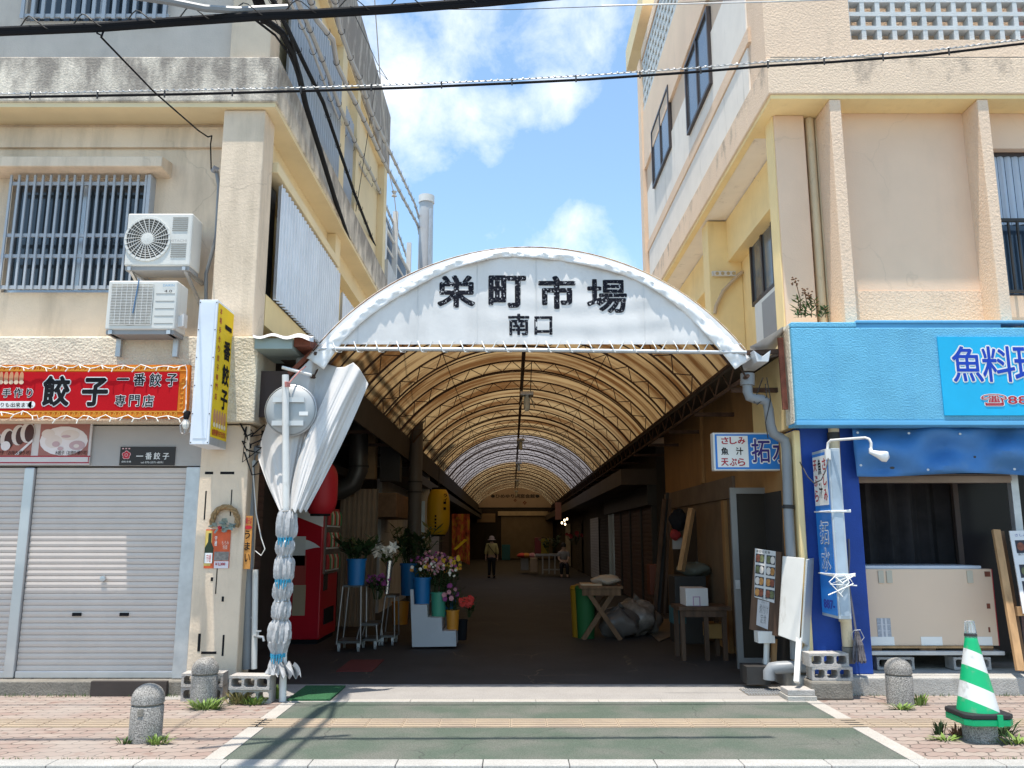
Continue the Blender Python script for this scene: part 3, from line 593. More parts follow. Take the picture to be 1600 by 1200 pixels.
# ground floor alley side
m = MB(); m.box(-9, -3.5, 9.11, 17, 0, 3.55); lp(m, "wall", dark_wall)
m = roller(9.15, 10.1, .1, 2.6, 0, brown_shutter, None, 30)
for v in m.data.vertices: v.co = Vector((-3.0 - v.co.y, v.co.x, v.co.z))
m.parent = LB
for v in m.data.vertices: v.co -= Vector(LB.location)
m = MB(); m.box(-3.49, -2.98, 9.12, 17, 2.605, 2.75); m.box(-3.49, -2.99, 9.12, 9.149, .02, 2.6); lp(m, "pelmet", dark)
# stains left by removed boards
tp = [(320, 737, 333, 741), (344, 737, 366, 741), (318, 767, 323, 812), (359, 765, 363, 806), (336, 888, 340, 928), (308, 990, 314, 1018), (346, 992, 351, 1025), (314, 1018, 338, 1022), (346, 932, 350, 940), (329, 902, 333, 908)]
for a in tp: lp(fbox(MB(), *a, 8.697, 8.7005), "tape_residue", black)
# =================================================================== RIGHT BUILDING
RB = thing("seafood_restaurant_building", "peach stuccoed three storey building with sky blue fascia and breeze block screen", "building", (5, 9, 0))
def rp(mb, name, mat, **k): return mb.build(name, mat, RB, **k)
FY = 8.45
m = MB(); m.box(2.86, 12, 8.62, 10.3, -.1, .17); rp(m, "front_step", conc, bevel=.015)
fz0, fz1 = Z(660, FY), Z(503, FY)
m = MB(); m.box(2.93, 12, FY, 8.72, fz0 + .02, fz1 - .06); m.box(2.93, 3.62, FY, 8.71, fz1 - .06, fz1); rp(m, "fascia", blue_paint, bevel=.012)
m = MB(); m.box(3.62, 12, FY - .0, 8.70, fz1 - .012, fz1 + .02); rp(m, "fascia_top_rail", blue_flat, bevel=.008)
m = MB(); m.box(3.62, 5.15, FY + .03, FY + .04, fz1 - .16, fz1 - .013); rp(m, "fascia_recess", blue_flat)
m = MB(); m.box(2.92, 12, FY - .012, 8.70, fz0 - .03, fz0 + .018); rp(m, "fascia_drip", blue_flat, bevel=.006)
m = MB(); m.box(2.915, 2.928, FY + .05, 8.74, fz0 + .0, fz1 - .02); rp(m, "fascia_return", cream_rough)
a_ = P(1475, 652, FY); b_ = P(1475, 527, FY)
m = MB(); m.box(a_.x, 8.5, FY - .02, FY - .003, fz0 + .07, b_.z); sg = rp(m, "sign_board", cyan_sign)
for k, (ch, x0, x1) in enumerate((("魚", 1490, 1532), ("料", 1537, 1582), ("理", 1587, 1632))):
    ftext(ch, x0 - 2, 539, x1 + 2, 599, FY - .02, white, sg, bold=.05, th=.002); ftext(ch, x0, 541, x1, 597, FY - .02, S("royal_blue_ink", (.005, .05, .42)), sg, bold=.012, th=.005)
ftext("☎887-", 1533, 615, 1632, 635, FY - .02, white, sg, bold=.05, th=.002); ftext("☎887-", 1534, 616, 1631, 634, FY - .02, red_ink, sg, bold=.012, th=.005)
def pil(name, mat, *bx, bevel=.012):
    for q in bx: rp(MB().box(*q), name, mat, bevel=bevel)
pil("pillar", blue_dark, (3.07, 3.68, 8.82, 9.25, .17, fz0 + .0))
pil("wall", yellow_wall, (3.0, 3.069, 8.78, 9.25, .17, fz0 - .04))
m = MB(); m.box(2.99, 12, 8.722, 10.2, fz0 + .0, fz1 - .10); rp(m, "canopy_slab", yellow_wall)
# shop opening with a dark room behind
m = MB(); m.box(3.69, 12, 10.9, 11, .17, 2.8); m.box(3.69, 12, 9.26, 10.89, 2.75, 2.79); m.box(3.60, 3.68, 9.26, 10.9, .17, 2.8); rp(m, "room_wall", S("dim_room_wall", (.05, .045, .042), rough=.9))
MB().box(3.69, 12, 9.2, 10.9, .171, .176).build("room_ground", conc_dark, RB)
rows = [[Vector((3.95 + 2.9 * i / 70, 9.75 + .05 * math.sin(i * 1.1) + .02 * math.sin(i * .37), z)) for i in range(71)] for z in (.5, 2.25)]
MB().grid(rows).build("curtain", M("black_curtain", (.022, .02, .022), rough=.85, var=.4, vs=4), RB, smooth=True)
m = MB(); m.box(3.69, 5.38, 8.98, 9.10, 2.12, 2.21); m.box(3.69, 5.38, 8.96, 8.978, 2.14, 2.19); rp(m, "shutter_casing", M("old_brown_metal", (.26, .2, .16), rough=.5, metal=.4))
pil("door_post", galv, (5.38, 5.46, 8.98, 9.06, .17, 2.4), bevel=.004)
pil("door_post", S("dim_brown_post", (.05, .035, .03)), (5.02, 5.08, 9.5, 9.56, .17, 2.4), bevel=.004)
MB().box(5.09, 6.6, 9.52, 9.53, .3, 2.3).build("pane", S("dark_shop_glass", (.014, .013, .015), rough=.25, spec=.15), RB)
# upper floors, street side
BZ0, BZ1, BZ2 = Z(146, 8.62), Z(90, 8.62), 9.6
m = MB(); m.box(2.905, 12, 8.62, 9.5, BZ0 + .0, BZ1); m.box(2.905, 6, 9.501, 17.2, BZ0 + .0, BZ1); rp(m, "floor_band", peach_band, bevel=.012)
m = MB(); m.box(2.93, 12, 8.645, 9.6, BZ0 - .05, BZ0 - .002); m.box(2.93, 3.02, 9.601, 17.1, BZ0 - .05, BZ0 - .002); rp(m, "drip_edge", yellow_wall)
sx0, sx1 = X(1327, 30, 8.66), 9.5; sz0 = Z(62, 8.66)
m = MB(); m.box(2.905, sx0, 8.66, 9.0, BZ1 - .02, BZ2); m.box(sx0, 12, 8.66, 9.0, BZ1 - .02, sz0); rp(m, "parapet_wall", peach)
m = MB(); m.box(2.96, 12, 8.652, 8.659, BZ1 + .0, BZ1 + .03); rp(m, "ledge", conc_dark)
# breeze block screen
m = MB(); bp = .178; zb0 = sz0
nz, nx = 8, int((sx1 - sx0) / bp)
for j in range(nz + 1): m.box(sx0, sx0 + nx * bp, 8.70, 8.82, zb0 + j * bp - .026, zb0 + j * bp + .026)
for i in range(nx + 1): m.box(sx0 + i * bp - .026, sx0 + i * bp + .026, 8.703, 8.817, zb0, zb0 + nz * bp)
rp(m, "breeze_block_screen", M("pale_breeze_block", (.58, .60, .60), rough=.9, var=.1, bump=.3, bs=60, dirt=.4, dc=(.35, .35, .34), ds=(5, 5, 5), dlo=.55, dhi=.7))
m = MB(); m.box(sx0 - .1, 12, 9.5, 9.6, zb0 - .3, 10); rp(m, "back_wall", M("brick_red_render", (.34, .2, .17), rough=.9, var=.1))
px1 = X(1293, 143, 8.68); px2 = X(1523, 143, 8.68)
pil("pilaster", peach, (px1, px1 + .13, 8.655, 9.3, fz1 - .05, BZ0 - .052), (px2, px2 + .125, 8.655, 9.3, fz1 - .05, BZ0 - .052), (px2 + 1.7, px2 + 1.83, 8.655, 9.3, fz1 - .05, BZ0 - .052), bevel=.01)
BW = 8.98
m = MB(); m.box(px1 + .131, px2 - .001, BW, BW + .3, fz1 - .05, BZ0 - .052); rp(m, "wall", peach_smooth)
m = MB(); m.box(px1 + .131, px2 - .001, BW - .012, BW - .001, fz1 - .05, Z(455, BW)); rp(m, "wall_dado", peach)
ww0 = X(1556, 350, BW)
m = wall_hole(MB(), px2 + .126, px2 + 1.699, fz1 - .05, BZ0 - .052, BW, BW + .3, ww0 + .0, ww0 + 1.3, Z(462, BW), Z(232, BW)); rp(m, "wall", peach_smooth)
wd = window(RB, ww0, ww0 + 1.3, Z(462, BW), Z(232, BW), BW + .1, S("bronze_frame", (.05, .04, .04), rough=.4), 1, pane=glassy("blue_dark_glass", (.03, .05, .08)))
rows = [[Vector((ww0 + .06 + .5 * i / 30, BW + .12 + .012 * math.sin(i * 1.2), z)) for i in range(31)] for z in (Z(345, BW), Z(236, BW))]
MB().grid(rows).build("curtain", S("lace_curtain", (.45, .52, .62), rough=.9), wd, smooth=True)
g = MB(); zr = Z(345, BW - .05)
g.box(ww0 - .03, ww0 + 1.3, BW - .08, BW - .05, zr - .02, zr + .02); g.box(ww0 - .03, ww0 + 1.3, BW - .08, BW - .05, Z(460, BW) - .0, Z(460, BW) + .03)
for i in range(14): g.box(ww0 + i * .1 - .01, ww0 + i * .1 + .01, BW - .076, BW - .054, Z(460, BW) + .03, zr - .02)
g.build("balcony_rail", dark, wd)
# corner column in the recess, drain pipes
pil("pillar", peach_smooth, (3.08, 3.43, 9.02, 9.36, fz1 - .11, BZ0 - .051), bevel=.01)
pil("pilaster_side", yellow_wall, (3.062, 3.079, 9.05, 9.3, fz1 - .11, BZ0 - .051), bevel=0)
m = MB(); m.box(3.431, px1 - .001, 9.2, 9.36, fz1 - .11, BZ0 - .051); rp(m, "wall", peach_smooth)
for xx, r in ((3.52, .052), (3.60, .02)):
    m = MB(); m.tube([(xx, 9.1, fz1 - .08), (xx, 9.1, BZ0 - .06)], r, 12); rp(m, "drain_pipe", pipe_cream, smooth=True)
# alley side, first floor
m = MB(); m.box(3.58, 6, 9.361, 17, 3.75, BZ0 - .051); rp(m, "wall", yellow_wall)
for y0 in (12.35, 16.4):
    pil("pillar", yellow_wall, (3.06, 3.579, y0, y0 + .35, 3.75, BZ0 - .051))
m = MB(); m.box(3.36, 3.579, 9.37, 12.349, 5.75, BZ0 - .0515); m.box(3.36, 3.579, 12.701, 16.399, 5.75, BZ0 - .0515); rp(m, "wall_beam", yellow_wall)
m = MB(); m.box(3.022, 3.579, 9.61, 17.05, BZ0 - .03, BZ0 - .004); rp(m, "soffit", white_panel)
def side_window(x, y0, y1, z0, z1, parent, face=-1):
    f = MB(); w = .05; d = .06
    f.box(x - d, x + .02, y0, y0 + w, z0, z1); f.box(x - d, x + .02, y1 - w, y1, z0, z1); f.box(x - d, x + .02, y0 + w, y1 - w, z0, z0 + w); f.box(x - d, x + .02, y0 + w, y1 - w, z1 - w, z1)
    ym = (y0 + y1) / 2; f.box(x - d + .006, x + .014, ym - .03, ym + .03, z0 + w, z1 - w)
    o = f.build("window", S("bronze_frame", (.05, .04, .04), rough=.4), parent); MB().box(x - .03, x - .02, y0 + w, y1 - w, z0 + w, z1 - w).build("pane", glassy("grey_glass", (.10, .12, .14), .12), o); return o
def aty(px, py, Xc):                      # depth and height where a sight line meets the plane x = Xc
    u = (px - 800) / F; v = (600 - py) / F; D = CT - ST * v
    Y = Xc * D / u; return Y, H + Y * (ST + CT * v) / D
w1 = aty(1211, 338, 3.57); w2 = aty(1176, 380, 3.57); w3 = aty(1211, 452, 3.57)
side_window(3.57, w1[0], w2[0], w3[1], w1[1], RB)
# alley side, second floor: boarded fascia with two windows, screen of holes, deep eave
m = MB(); m.box(2.95, 6, 9.001, 16.99, BZ1 - .02, 10.8); rp(m, "wall", peach)
m = MB(); m.box(2.93, 2.949, 9.4, 16.9, BZ1 + .03, BZ1 + .62); m.box(2.93, 2.949, 9.4, 16.9, BZ1 + .85, BZ1 + 1.95); rp(m, "white_board", white_panel)
m = MB(); m.box(2.915, 2.95, 9.3, 17.0, BZ1 + .64, BZ1 + .83); rp(m, "sill_band", peach)
for pa, pb in (((1114, 130), (1077, 195)), ((1050, 230), (1024, 318))):
    A_ = aty(pa[0], pa[1], 2.93); B_ = aty(pb[0], pb[1], 2.93)
    side_window(2.94, A_[0], B_[0], A_[1], A_[1] + 1.25, RB)
m = MB(); m.box(2.90, 2.949, 9.0, 17.15, 9.45, 10.75); rp(m, "eave_band", peach)
m = MB(); ys = [9.6 + .28 * i for i in range(27)]
for z in (10.85, 11.07, 11.29, 11.51, 11.73, 11.95): m.box(2.92, 2.98, 9.5, 17, z - .05, z + .05)
for yv in ys: m.box(2.925, 2.975, yv - .05, yv + .05, 10.8, 12.0)
rp(m, "breeze_block_screen", bpy.data.materials["pale_breeze_block"])
m = MB(); m.box(2.86, 6, 17.0, 17.35, 3.4, 12.1); m.box(2.9, 6, 9.3, 16.99, 12.05, 12.3); rp(m, "end_wall", peach)
m = MB(); m.box(2.80, 6, 16.0, 18.6, 12.75, 13.3); m.box(3.05, 3.3, 17.4, 17.7, 12.3, 12.749); rp(m, "roof_eave", cream_clean)
# alley side, ground floor
ochre = M("shaded_yellow_paint", (.31, .17, .066), rough=.8, var=.15, vs=1.5, bump=.1, bs=50, dirt=.6, dc=(.14, .08, .04), ds=(3, 3, .6), dlo=.5, dhi=.8)  # yellow wall paint, more orange, with the arcade's shade darkened into the colour
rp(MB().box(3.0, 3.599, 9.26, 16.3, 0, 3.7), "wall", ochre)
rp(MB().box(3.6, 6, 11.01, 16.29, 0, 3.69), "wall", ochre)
rp(MB().box(2.985, 2.999, 11.2, 16.28, .1, 2.05), "dado", M("tan_dado", (.15, .10, .06), rough=.8, var=.2, dirt=.6, dc=(.12, .09, .06), ds=(3, 3, .6), dlo=.5, dhi=.75))
rp(MB().box(2.96, 2.998, 11.2, 16.25, 2.06, 2.35), "lintel_board", M("grey_brown_board", (.15, .11, .08), rough=.8, var=.2))
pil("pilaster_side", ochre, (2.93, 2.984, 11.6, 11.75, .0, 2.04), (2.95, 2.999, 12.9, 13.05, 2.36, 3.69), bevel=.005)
rp(MB().box(2.975, 2.984, 13.6, 15.6, .12, 1.95), "door", S("dark_doorway", (.03, .027, .025)))
rp(MB().box(2.99, 2.9985, 9.3, 11.0, .12, 2.05), "doorway", S("dark_doorway", (.03, .027, .025)))
# =================================================================== things behind the two buildings
nb_ = thing("neighbour_building", "pale grey building with roof railing behind the corner building", "building", (-4.5, 19, 0))
m = MB(); m.box(-8, -2.75, 17.6, 26, 0, 7.6); m.build("wall", M("pale_grey_wall", (.55, .55, .55), rough=.8, var=.08, dirt=.4, ds=(3, 3, .6)), nb_)
m = MB(); m.box(-8, -3.0, 18.4, 26, 7.6, 9.0); m.build("roof_room", M("dim_blue_wall", (.12, .15, .2), rough=.6), nb_)
for xx, yy in ((-2.95, 17.8), (-2.86, 19.3), (-2.8, 21.5)):
    MB().box(xx - .06, xx + .06, yy - .06, yy + .06, 7.6, 9.4).build("rail_post", white_old, nb_)
m = MB(); m.tube([(-2.95, 17.8, 8.6), (-2.8, 21.5, 8.6)], .04, 6); m.tube([(-2.95, 17.8, 8.2), (-2.8, 21.5, 8.2)], .025, 6); m.build("rail", white_old, nb_)
m = MB(); m.lathe([(.0, 0), (.22, .02), (.24, .1), (.24, .85), (.2, .95), (.09, 1.0), (.08, 1.15), (0, 1.16)], (-3.05, 17.75, 7.6), 16); m.build("tank", S("tank_white", (.75, .75, .74)), nb_, smooth=True)
up = thing("utility_pole", "pale grey round utility pole with flat cap behind the arcade roof", "pole", (-2.35, 21.5, 0))
m = MB(); m.tube([(-2.35, 21.5, 0), (-2.35, 21.5, 10.55)], [.24, .19], 16); m.build("shaft", M("grey_pole", (.48, .49, .5), rough=.7, var=.06), up, smooth=True)
m = MB(); m.tube([(-2.35, 21.5, 10.551), (-2.35, 21.5, 10.75)], .22, 16); m.build("cap", white_old, up, smooth=True)
m = MB(); m.tube([(-2.25, 21.3, 4), (-2.2, 21.3, 10.3)], .06, 8); m.build("riser", galv, up, smooth=True)
yw = thing("yard_wall", "sunlit whitewashed wall seen through the gap beside the brown shutters", "wall", (4.7, 24, 0))
MB().box(4.6, 4.9, 16.6, 34, 0, 5.0).build("wall_face", M("whitewash", (.7, .68, .66), rough=.9, var=.15, dirt=.8, dc=(.15, .15, .15), ds=(1.2, 1.2, .7), dlo=.5, dhi=.65), yw)
MB().box(4.52, 4.98, 16.55, 34, 5.0, 5.12).build("coping", conc, yw, bevel=.01)
# shops further in
ls = thing("left_arcade_shops", "dark row of shop fronts along left side of the arcade", "building", (-3, 35, 0))
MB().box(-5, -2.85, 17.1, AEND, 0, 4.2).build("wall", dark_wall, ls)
MB().box(-2.849, -2.1, 17.1, AEND, 2.75, 2.95).build("canopy", dark, ls)
for k, yy in enumerate((19, 24, 29, 34, 39, 44)):
    o = roller(yy, yy + 3.6, .05, 2.6, 0, (brown_shutter, dark_wall, panel_grey)[k % 3], None, 22)
    for v in o.data.vertices: v.co = Vector((-2.82 - v.co.y, v.co.x, v.co.z)) - Vector(ls.location)
    o.parent = ls
rs = thing("right_arcade_shops", "row of brown rolling shutters along the right side of arcade", "building", (3, 35, 0))
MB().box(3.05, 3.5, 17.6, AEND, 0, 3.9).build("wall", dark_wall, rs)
MB().box(2.3, 3.049, 17.55, AEND, 2.62, 2.95).build("canopy", M("brown_canopy", (.06, .045, .036), rough=.7, var=.2), rs)
MB().box(2.85, 3.049, 17.6, 26, 2.2, 2.619).build("pelmet", dark, rs)
for k, (ya, yb) in enumerate(((17.9, 19.2), (19.35, 21.0), (21.15, 22.8), (22.95, 24.5), (26, 28.5), (29, 32), (36, 39), (43, 47))):
    o = roller(ya, yb, .05, 2.2, 0, brown_shutter if k < 4 else (dark_wall, panel_grey)[k % 2], None, 22)
    for v in o.data.vertices: v.co = Vector((2.98 + v.co.y, v.co.x, v.co.z)) - Vector(rs.location)
    o.parent = rs
for yy in (17.72, 19.27, 21.07, 22.87, 24.65, 25.6): MB().box(2.94, 3.049, yy - .06, yy + .06, 0, 2.2).build("post", dark if yy < 24 else alu, rs)
ew = thing("end_wall", "far end wall of the arcade with wide pale rolling shutter", "wall", (0, AEND, 0))
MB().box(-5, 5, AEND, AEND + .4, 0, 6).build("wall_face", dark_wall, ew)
roller(X(783, 830, AEND - .1), X(864, 830, AEND - .1), .05, Z(806, AEND), AEND - .08, M("pale_cream_shutter", (.28, .22, .15), rough=.6), ew, 40)
MB().box(X(778, 830, AEND - .1), X(868, 830, AEND - .1), AEND - .25, AEND - .09, Z(806, AEND) + .01, Z(799, AEND)).build("shutter_casing", M("pale_casing", (.6, .5, .36)), ew)
MB().box(X(745, 800, AEND - .1), X(774, 800, AEND - .1), AEND - .1, AEND - .01, 2.5, 3.1).build("sign_board", S("tan_board", (.35, .25, .16)), ew)
MB().box(X(757, 800, AEND - .1), X(776, 800, AEND - .1), AEND - .06, AEND - .01, 0, 2.45).build("doorway", S("dark_doorway", (.03, .027, .025)), ew)
# =================================================================== FRONT, LEFT SIDE
def aircon(name_label, px0, py0, px1, py1, Y, kind):
    a, b_ = P(px0, py1, Y), P(px1, py0, Y); x0, x1, z0, z1 = a.x, b_.x, a.z, b_.z; d = .30
    t = thing("air_conditioner", name_label, "air conditioner", ((x0 + x1) / 2, Y, z0), "air conditioner units on the corner building")
    MB().box(x0, x1, Y, Y + d, z0, z1).build("casing", ac_white, t, bevel=.018)
    h_ = z1 - z0; w_ = x1 - x0
    if kind == 0:
        cx, cz, r = x0 + w_ * .335, z0 + h_ * .50, h_ * .42
        m = MB(); m.lathe([(r, 0), (r, -.012), (r - .02, -.012), (r - .02, 0)], (cx, Y, cz), 36, 'y', cap=False); m.build("fan_ring", ac_white, t, smooth=True)
        MB().lathe([(0, -.002), (r - .015, -.002), (r - .015, 0)], (cx, Y, cz), 30, 'y').build("fan_recess", S("fan_shadow", (.10, .095, .085)), t)
        m = MB()
        for k in range(7): rr = r * (.3 + .1 * k); m.lathe([(rr, -.010), (rr + .004, -.012), (rr + .004, -.008)], (cx, Y, cz), 32, 'y', cap=False)
        for k in range(24): q = 2 * math.pi * k / 24; m.bar((cx + r * .25 * math.cos(q), Y - .014, cz + r * .25 * math.sin(q)), (cx + r * .98 * math.cos(q + .25), Y - .012, cz + r * .98 * math.sin(q + .25)), .006)
        m.build("fan_grille", white_old, t)
        MB().lathe([(0, -.022), (r * .26, -.018), (r * .28, -.008)], (cx, Y, cz), 22, 'y').build("fan_hub", ac_white, t, smooth=True)
        m = MB()
        for grp in ([.9, .86, .82, .78, .74, .70, .66], [.40, .36, .32, .28, .24, .20, .16]):
            m = MB()
            for zz in grp: m.box(x0 + w_ * .70, x0 + w_ * .93, Y - .006, Y + .001, z0 + h_ * zz, z0 + h_ * zz + h_ * .018)
            m.build("vent_slot", S("vent_shadow_grey", (.3, .29, .27)), t)
        ftext("HITACHI", px0 + 73, 374, px0 + 99, 378, Y - .002, S("grey_lettering", (.42, .42, .42)), t)
    else:
        m = MB(); g0, g1 = x0 + w_ * .06, x0 + w_ * .66
        MB().lathe([(0, -.003), (h_ * .42, -.003), (h_ * .42, 0)], (x0 + w_ * .36, Y, z0 + h_ * .5), 30, 'y').build("fan_recess", S("fan_shade_grey", (.34, .32, .29)), t)
        MB().box(g0, g1, Y - .0025, Y + .0, z0 + h_ * .1, z0 + h_ * .92).build("grille_back", S("grille_grey", (.46, .45, .41)), t)
        for k in range(27): zz = z0 + h_ * (.1 + .82 * k / 26); m.box(g0, g1, Y - .014, Y - .008, zz - .003, zz + .003)
        for k in range(9): xx = g0 + (g1 - g0) * k / 8; m.box(xx - .002, xx + .002, Y - .0135, Y - .0085, z0 + h_ * .1, z0 + h_ * .92)
        m.build("fan_grille", white_old, t)
        m = MB()
        for zz in (.12, .27, .42, .57, .72): m.box(x0 + w_ * .70, x1 - .02, Y - .003, Y + .001, z0 + h_ * zz, z0 + h_ * zz + .006)
        m.build("vent_slot", S("vent_shadow_grey", (.3, .29, .27)), t)
        ftext("DAIKIN", px0 + 92, py0 + 6, px0 + 110, py0 + 10, Y - .002, S("pale_blue_ink", (.2, .4, .6)), t); ftext("4.0", px0 + 94, py0 + 15, px0 + 106, py0 + 19, Y - .002, black, t)
        MB().tube([(x0 + w_ * .45, Y - .02, z1), (x0 + w_ * .40, Y - .02, z0 + h_ * .32)], .006, 6).build("blue_cord", S("cord_blue", (.1, .2, .35)), t)
        m = MB(); m.poly([(x1 - .0, Y + .08, z0 + h_ * .3), (x1 + .05, Y + .1, z0 + h_ * .38), (x1 + .05, Y + .1, z0 + h_ * .12), (x1, Y + .08, z0 + .05)], (0, .1, 0)); m.build("valve_cover", white_old, t)
    for xx in (x0 + .06, x1 - .06):
        m = MB()
        if kind == 0: m.bar((xx, Y + .0, z0 - .03), (xx, Y + .55, z0 - .03), .035, .04); m.bar((xx, Y + .05, z0 - .04), (xx, Y + .52, z0 - .28), .03)
        else: m.bar((xx, Y + .0, z0 - .025), (xx, Y + .25, z0 - .025), .04); m.box(xx - .025, xx + .025, Y + .2, Y + .245, z0 - .24, z0 - .047)
        m.build("bracket", galv, t)
    m = MB(); m.box(x0 + .01, x1 - .01, Y + .02, Y + d - .02, z0 - .045, z0 - .001); m.build("base_tray", S("tray_grey", (.3, .3, .3)), t)
    return t
aircon("upper air conditioner with round fan grille mounted beside the barred window", 193, 333, 302, 415, 8.5, 0)
aircon("lower air conditioner with square fan grille bracketed above the red banner", 163, 438, 278, 515, 8.33, 1)
# insulated pipe of the upper unit
t = thing("refrigerant_pipe", "grey insulated pipe curving down the wall beside the pillar", "pipe", tuple(P(338, 400, 8.9)))
MB().tube([P(338, 265, 8.98), P(342, 290, 8.94), P(340, 330, 8.92), P(338, 370, 8.92), P(330, 400, 8.9), P(322, 428, 8.9), P(322, 470, 8.95), P(321, 520, 8.98)], .022, 8).build("pipe", pipe_grey, t, smooth=True)
MB().tube([P(333, 268, 8.96), P(336, 263, 8.93), P(341, 266, 8.95)], [.03, .035, .03], 8).build("cap", S("cap_grey", (.3, .3, .32)), t, smooth=True)
# red banner sign
SY = 8.36
a, b_ = P(-160, 653, SY), P(297, 570, SY)
t = thing("red_banner_sign", "red dumpling shop banner with black characters and orange key pattern border", "sign", (-4.5, SY, b_.z))
MB().box(a.x, b_.x, SY, SY + .05, a.z, b_.z).build("board", orange, t)
MB().box(a.x, b_.x - .1, SY - .004, SY - .0005, a.z + .075, b_.z - .075).build("field", red_sign, t)
kp = MB(); gold = S("gold_line", (.75, .38, .05))
for z_ in (a.z + .014, a.z + .064, b_.z - .064, b_.z - .02): kp.box(a.x, b_.x - .03, SY - .005, SY - .001, z_, z_ + .006)
xx = a.x
while xx < b_.x - .1:
    for zz in (a.z + .026, b_.z - .055):
        kp.box(xx, xx + .035, SY - .005, SY - .001, zz, zz + .006); kp.box(xx + .029, xx + .035, SY - .0045, SY - .001, zz + .006, zz + .03); kp.box(xx + .01, xx + .03, SY - .005, SY - .001, zz + .024, zz + .03); kp.box(xx + .01, xx + .016, SY - .0045, SY - .001, zz + .012, zz + .024)
    xx += .052
zz = a.z + .09
while zz < b_.z - .1:
    kp.box(b_.x - .075, b_.x - .045, SY - .005, SY - .001, zz, zz + .006); kp.box(b_.x - .051, b_.x - .045, SY - .0045, SY - .001, zz + .006, zz + .03); zz += .052
kp.build("key_pattern", gold, t)
def outlined(s, a0, b0, c0, d0, Y, parent, bold=.03, ol=.035, ink=black):
    e = 1.6 if c0 - a0 > 30 else .8
    ftext(s, a0 - e, b0 - e, c0 + e, d0 + e, Y, white, parent, bold=bold + ol, th=.001); ftext(s, a0, b0, c0, d0, Y, ink, parent, bold=bold, th=.004)
for ch, x0, x1, y0, y1 in (("餃", 64, 112, 587, 635), ("子", 126, 171, 590, 635)): outlined(ch, x0, y0, x1, y1, SY - .004, t, bold=.035)
for ch, x0, x1, y0, y1 in (("一", 183, 202, 591, 594), ("番", 208, 228, 583, 603), ("餃", 233, 253, 583, 604), ("子", 259, 278, 584, 604), ("専", 179, 197, 617, 635), ("門", 201, 219, 617, 635), ("店", 222, 241, 617, 636), ("手", 3, 18, 607, 621), ("作", 21, 36, 606, 621), ("り", 41, 52, 607, 621), ("単", -16, -1, 607, 621)): outlined(ch, x0, y0, x1, y1, SY - .004, t, bold=.015, ol=.05)
p0, p1 = P(-60, 638, SY), P(55, 627, SY); m = MB(); m.box(p0.x, p1.x - .03, SY - .006, SY - .0045, p0.z, p1.z); m.disc((p1.x - .03, SY - .0045, (p0.z + p1.z) / 2), UX, UZ, (p1.z - p0.z) / 2, (p1.z - p0.z) / 2, 16, .0015); m.build("pill", white, t)
ftext("りも出来ます。", 1, 629, 52, 636, SY - .006, black, t, bold=.01)
for k in range(5):
    q = P(2 + k * 8, 590, SY); m = MB(); m.disc((q.x, SY - .004, q.z), UX, UZ, .022, .062, 16, .003); m.build("dumpling_print", S("dumpling_brown", (.55, .26, .13)), t)
    m = MB(); m.disc((q.x + .006, SY - .0075, q.z - .05), UX, UZ, .024, .022, 12, .002); m.build("dumpling_print", S("dumpling_pale", (.72, .52, .36)), t)
# string of fairy lights
t = thing("fairy_light_string", "string of small white fairy lights draped along edge of red banner", "lights", (-4.5, SY - .03, b_.z))
m = MB(); pts = []; random.seed(4); bl = MB()
def run(xa, ya, xb, yb, n_):
    for i in range(n_ + 1):
        q = i / n_; px = xa + (xb - xa) * q; py = ya + (yb - ya) * q + 2.5 * math.sin(i * 1.7) + random.uniform(-1.5, 1.5); p = P(px, py, SY - .03); pts.append(p)
        if i % 2: bl.tube([p, p + Vector((random.uniform(-.03, .03), -.01, -.04))], .006, 5)
run(-60, 573, 290, 573, 40); run(292, 578, 290, 650, 8); run(288, 651, 60, 653, 26); run(58, 650, 35, 643, 3); run(32, 645, -60, 650, 9)
m.tube(pts, .0045, 5); m.build("wire", white, t); bl.build("bulb", S("clear_bulb", (.8, .78, .7), rough=.2), t)
t = thing("caged_bulb", "bare bulb in a wire cage hanging at right end of the red banner", "lamp", tuple(P(290, 655, SY)))
p = P(291, 651, SY - .02); MB().tube([p + Vector((0, .02, .05)), p, p + Vector((0, 0, -.03))], [.035, .03, .022], 10).build("socket", black, t, smooth=True)
MB().lathe([(.015, -.03), (.034, -.07), (.036, -.095), (.02, -.125), (0, -.13)], p, 14).build("bulb", S("clear_bulb", (.8, .78, .7), rough=.2), t, smooth=True)
m = MB()
for k in range(6): q = k * math.pi / 3; m.tube([p + Vector((.02 * math.cos(q), .02 * math.sin(q), -.03)), p + Vector((.06 * math.cos(q), .06 * math.sin(q), -.09)), p + Vector((.05 * math.cos(q), .05 * math.sin(q), -.16)), p + Vector((0, 0, -.18))], .003, 4)
m.build("cage", alu, t)
# photo menu board
MY = 8.73
a, b_ = P(-140, 726, MY), P(145, 660, MY)
t = thing("dumpling_photo_board", "white framed board with two dumpling photographs under the red banner", "sign", (-4.9, MY, a.z))
MB().box(a.x, b_.x, MY, MY + .02, a.z, b_.z).build("board", S("board_pale", (.62, .58, .57), rough=.4), t)
red_line = S("red_line", (.36, .02, .04))
m = MB(); fbox(m, -140, 712, 141, 714, MY - .002, MY); fbox(m, -140, 722, 139, 724, MY - .002, MY); fbox(m, 137, 714.3, 139, 721.7, MY - .002, MY); m.build("red_frame", red_line, t)
def photo(x0, y0, x1, y1, bgm, name="photo"):
    o = fbox(MB(), x0, y0, x1, y1, MY - .003, MY - .0005).build(name, bgm, t); return o
ph = photo(-60, 662, 53, 712, S("photo_red_brown", (.36, .12, .09), rough=.35)); ph2 = photo(59, 662, 141, 712, S("photo_dark_red", (.34, .13, .11), rough=.35))
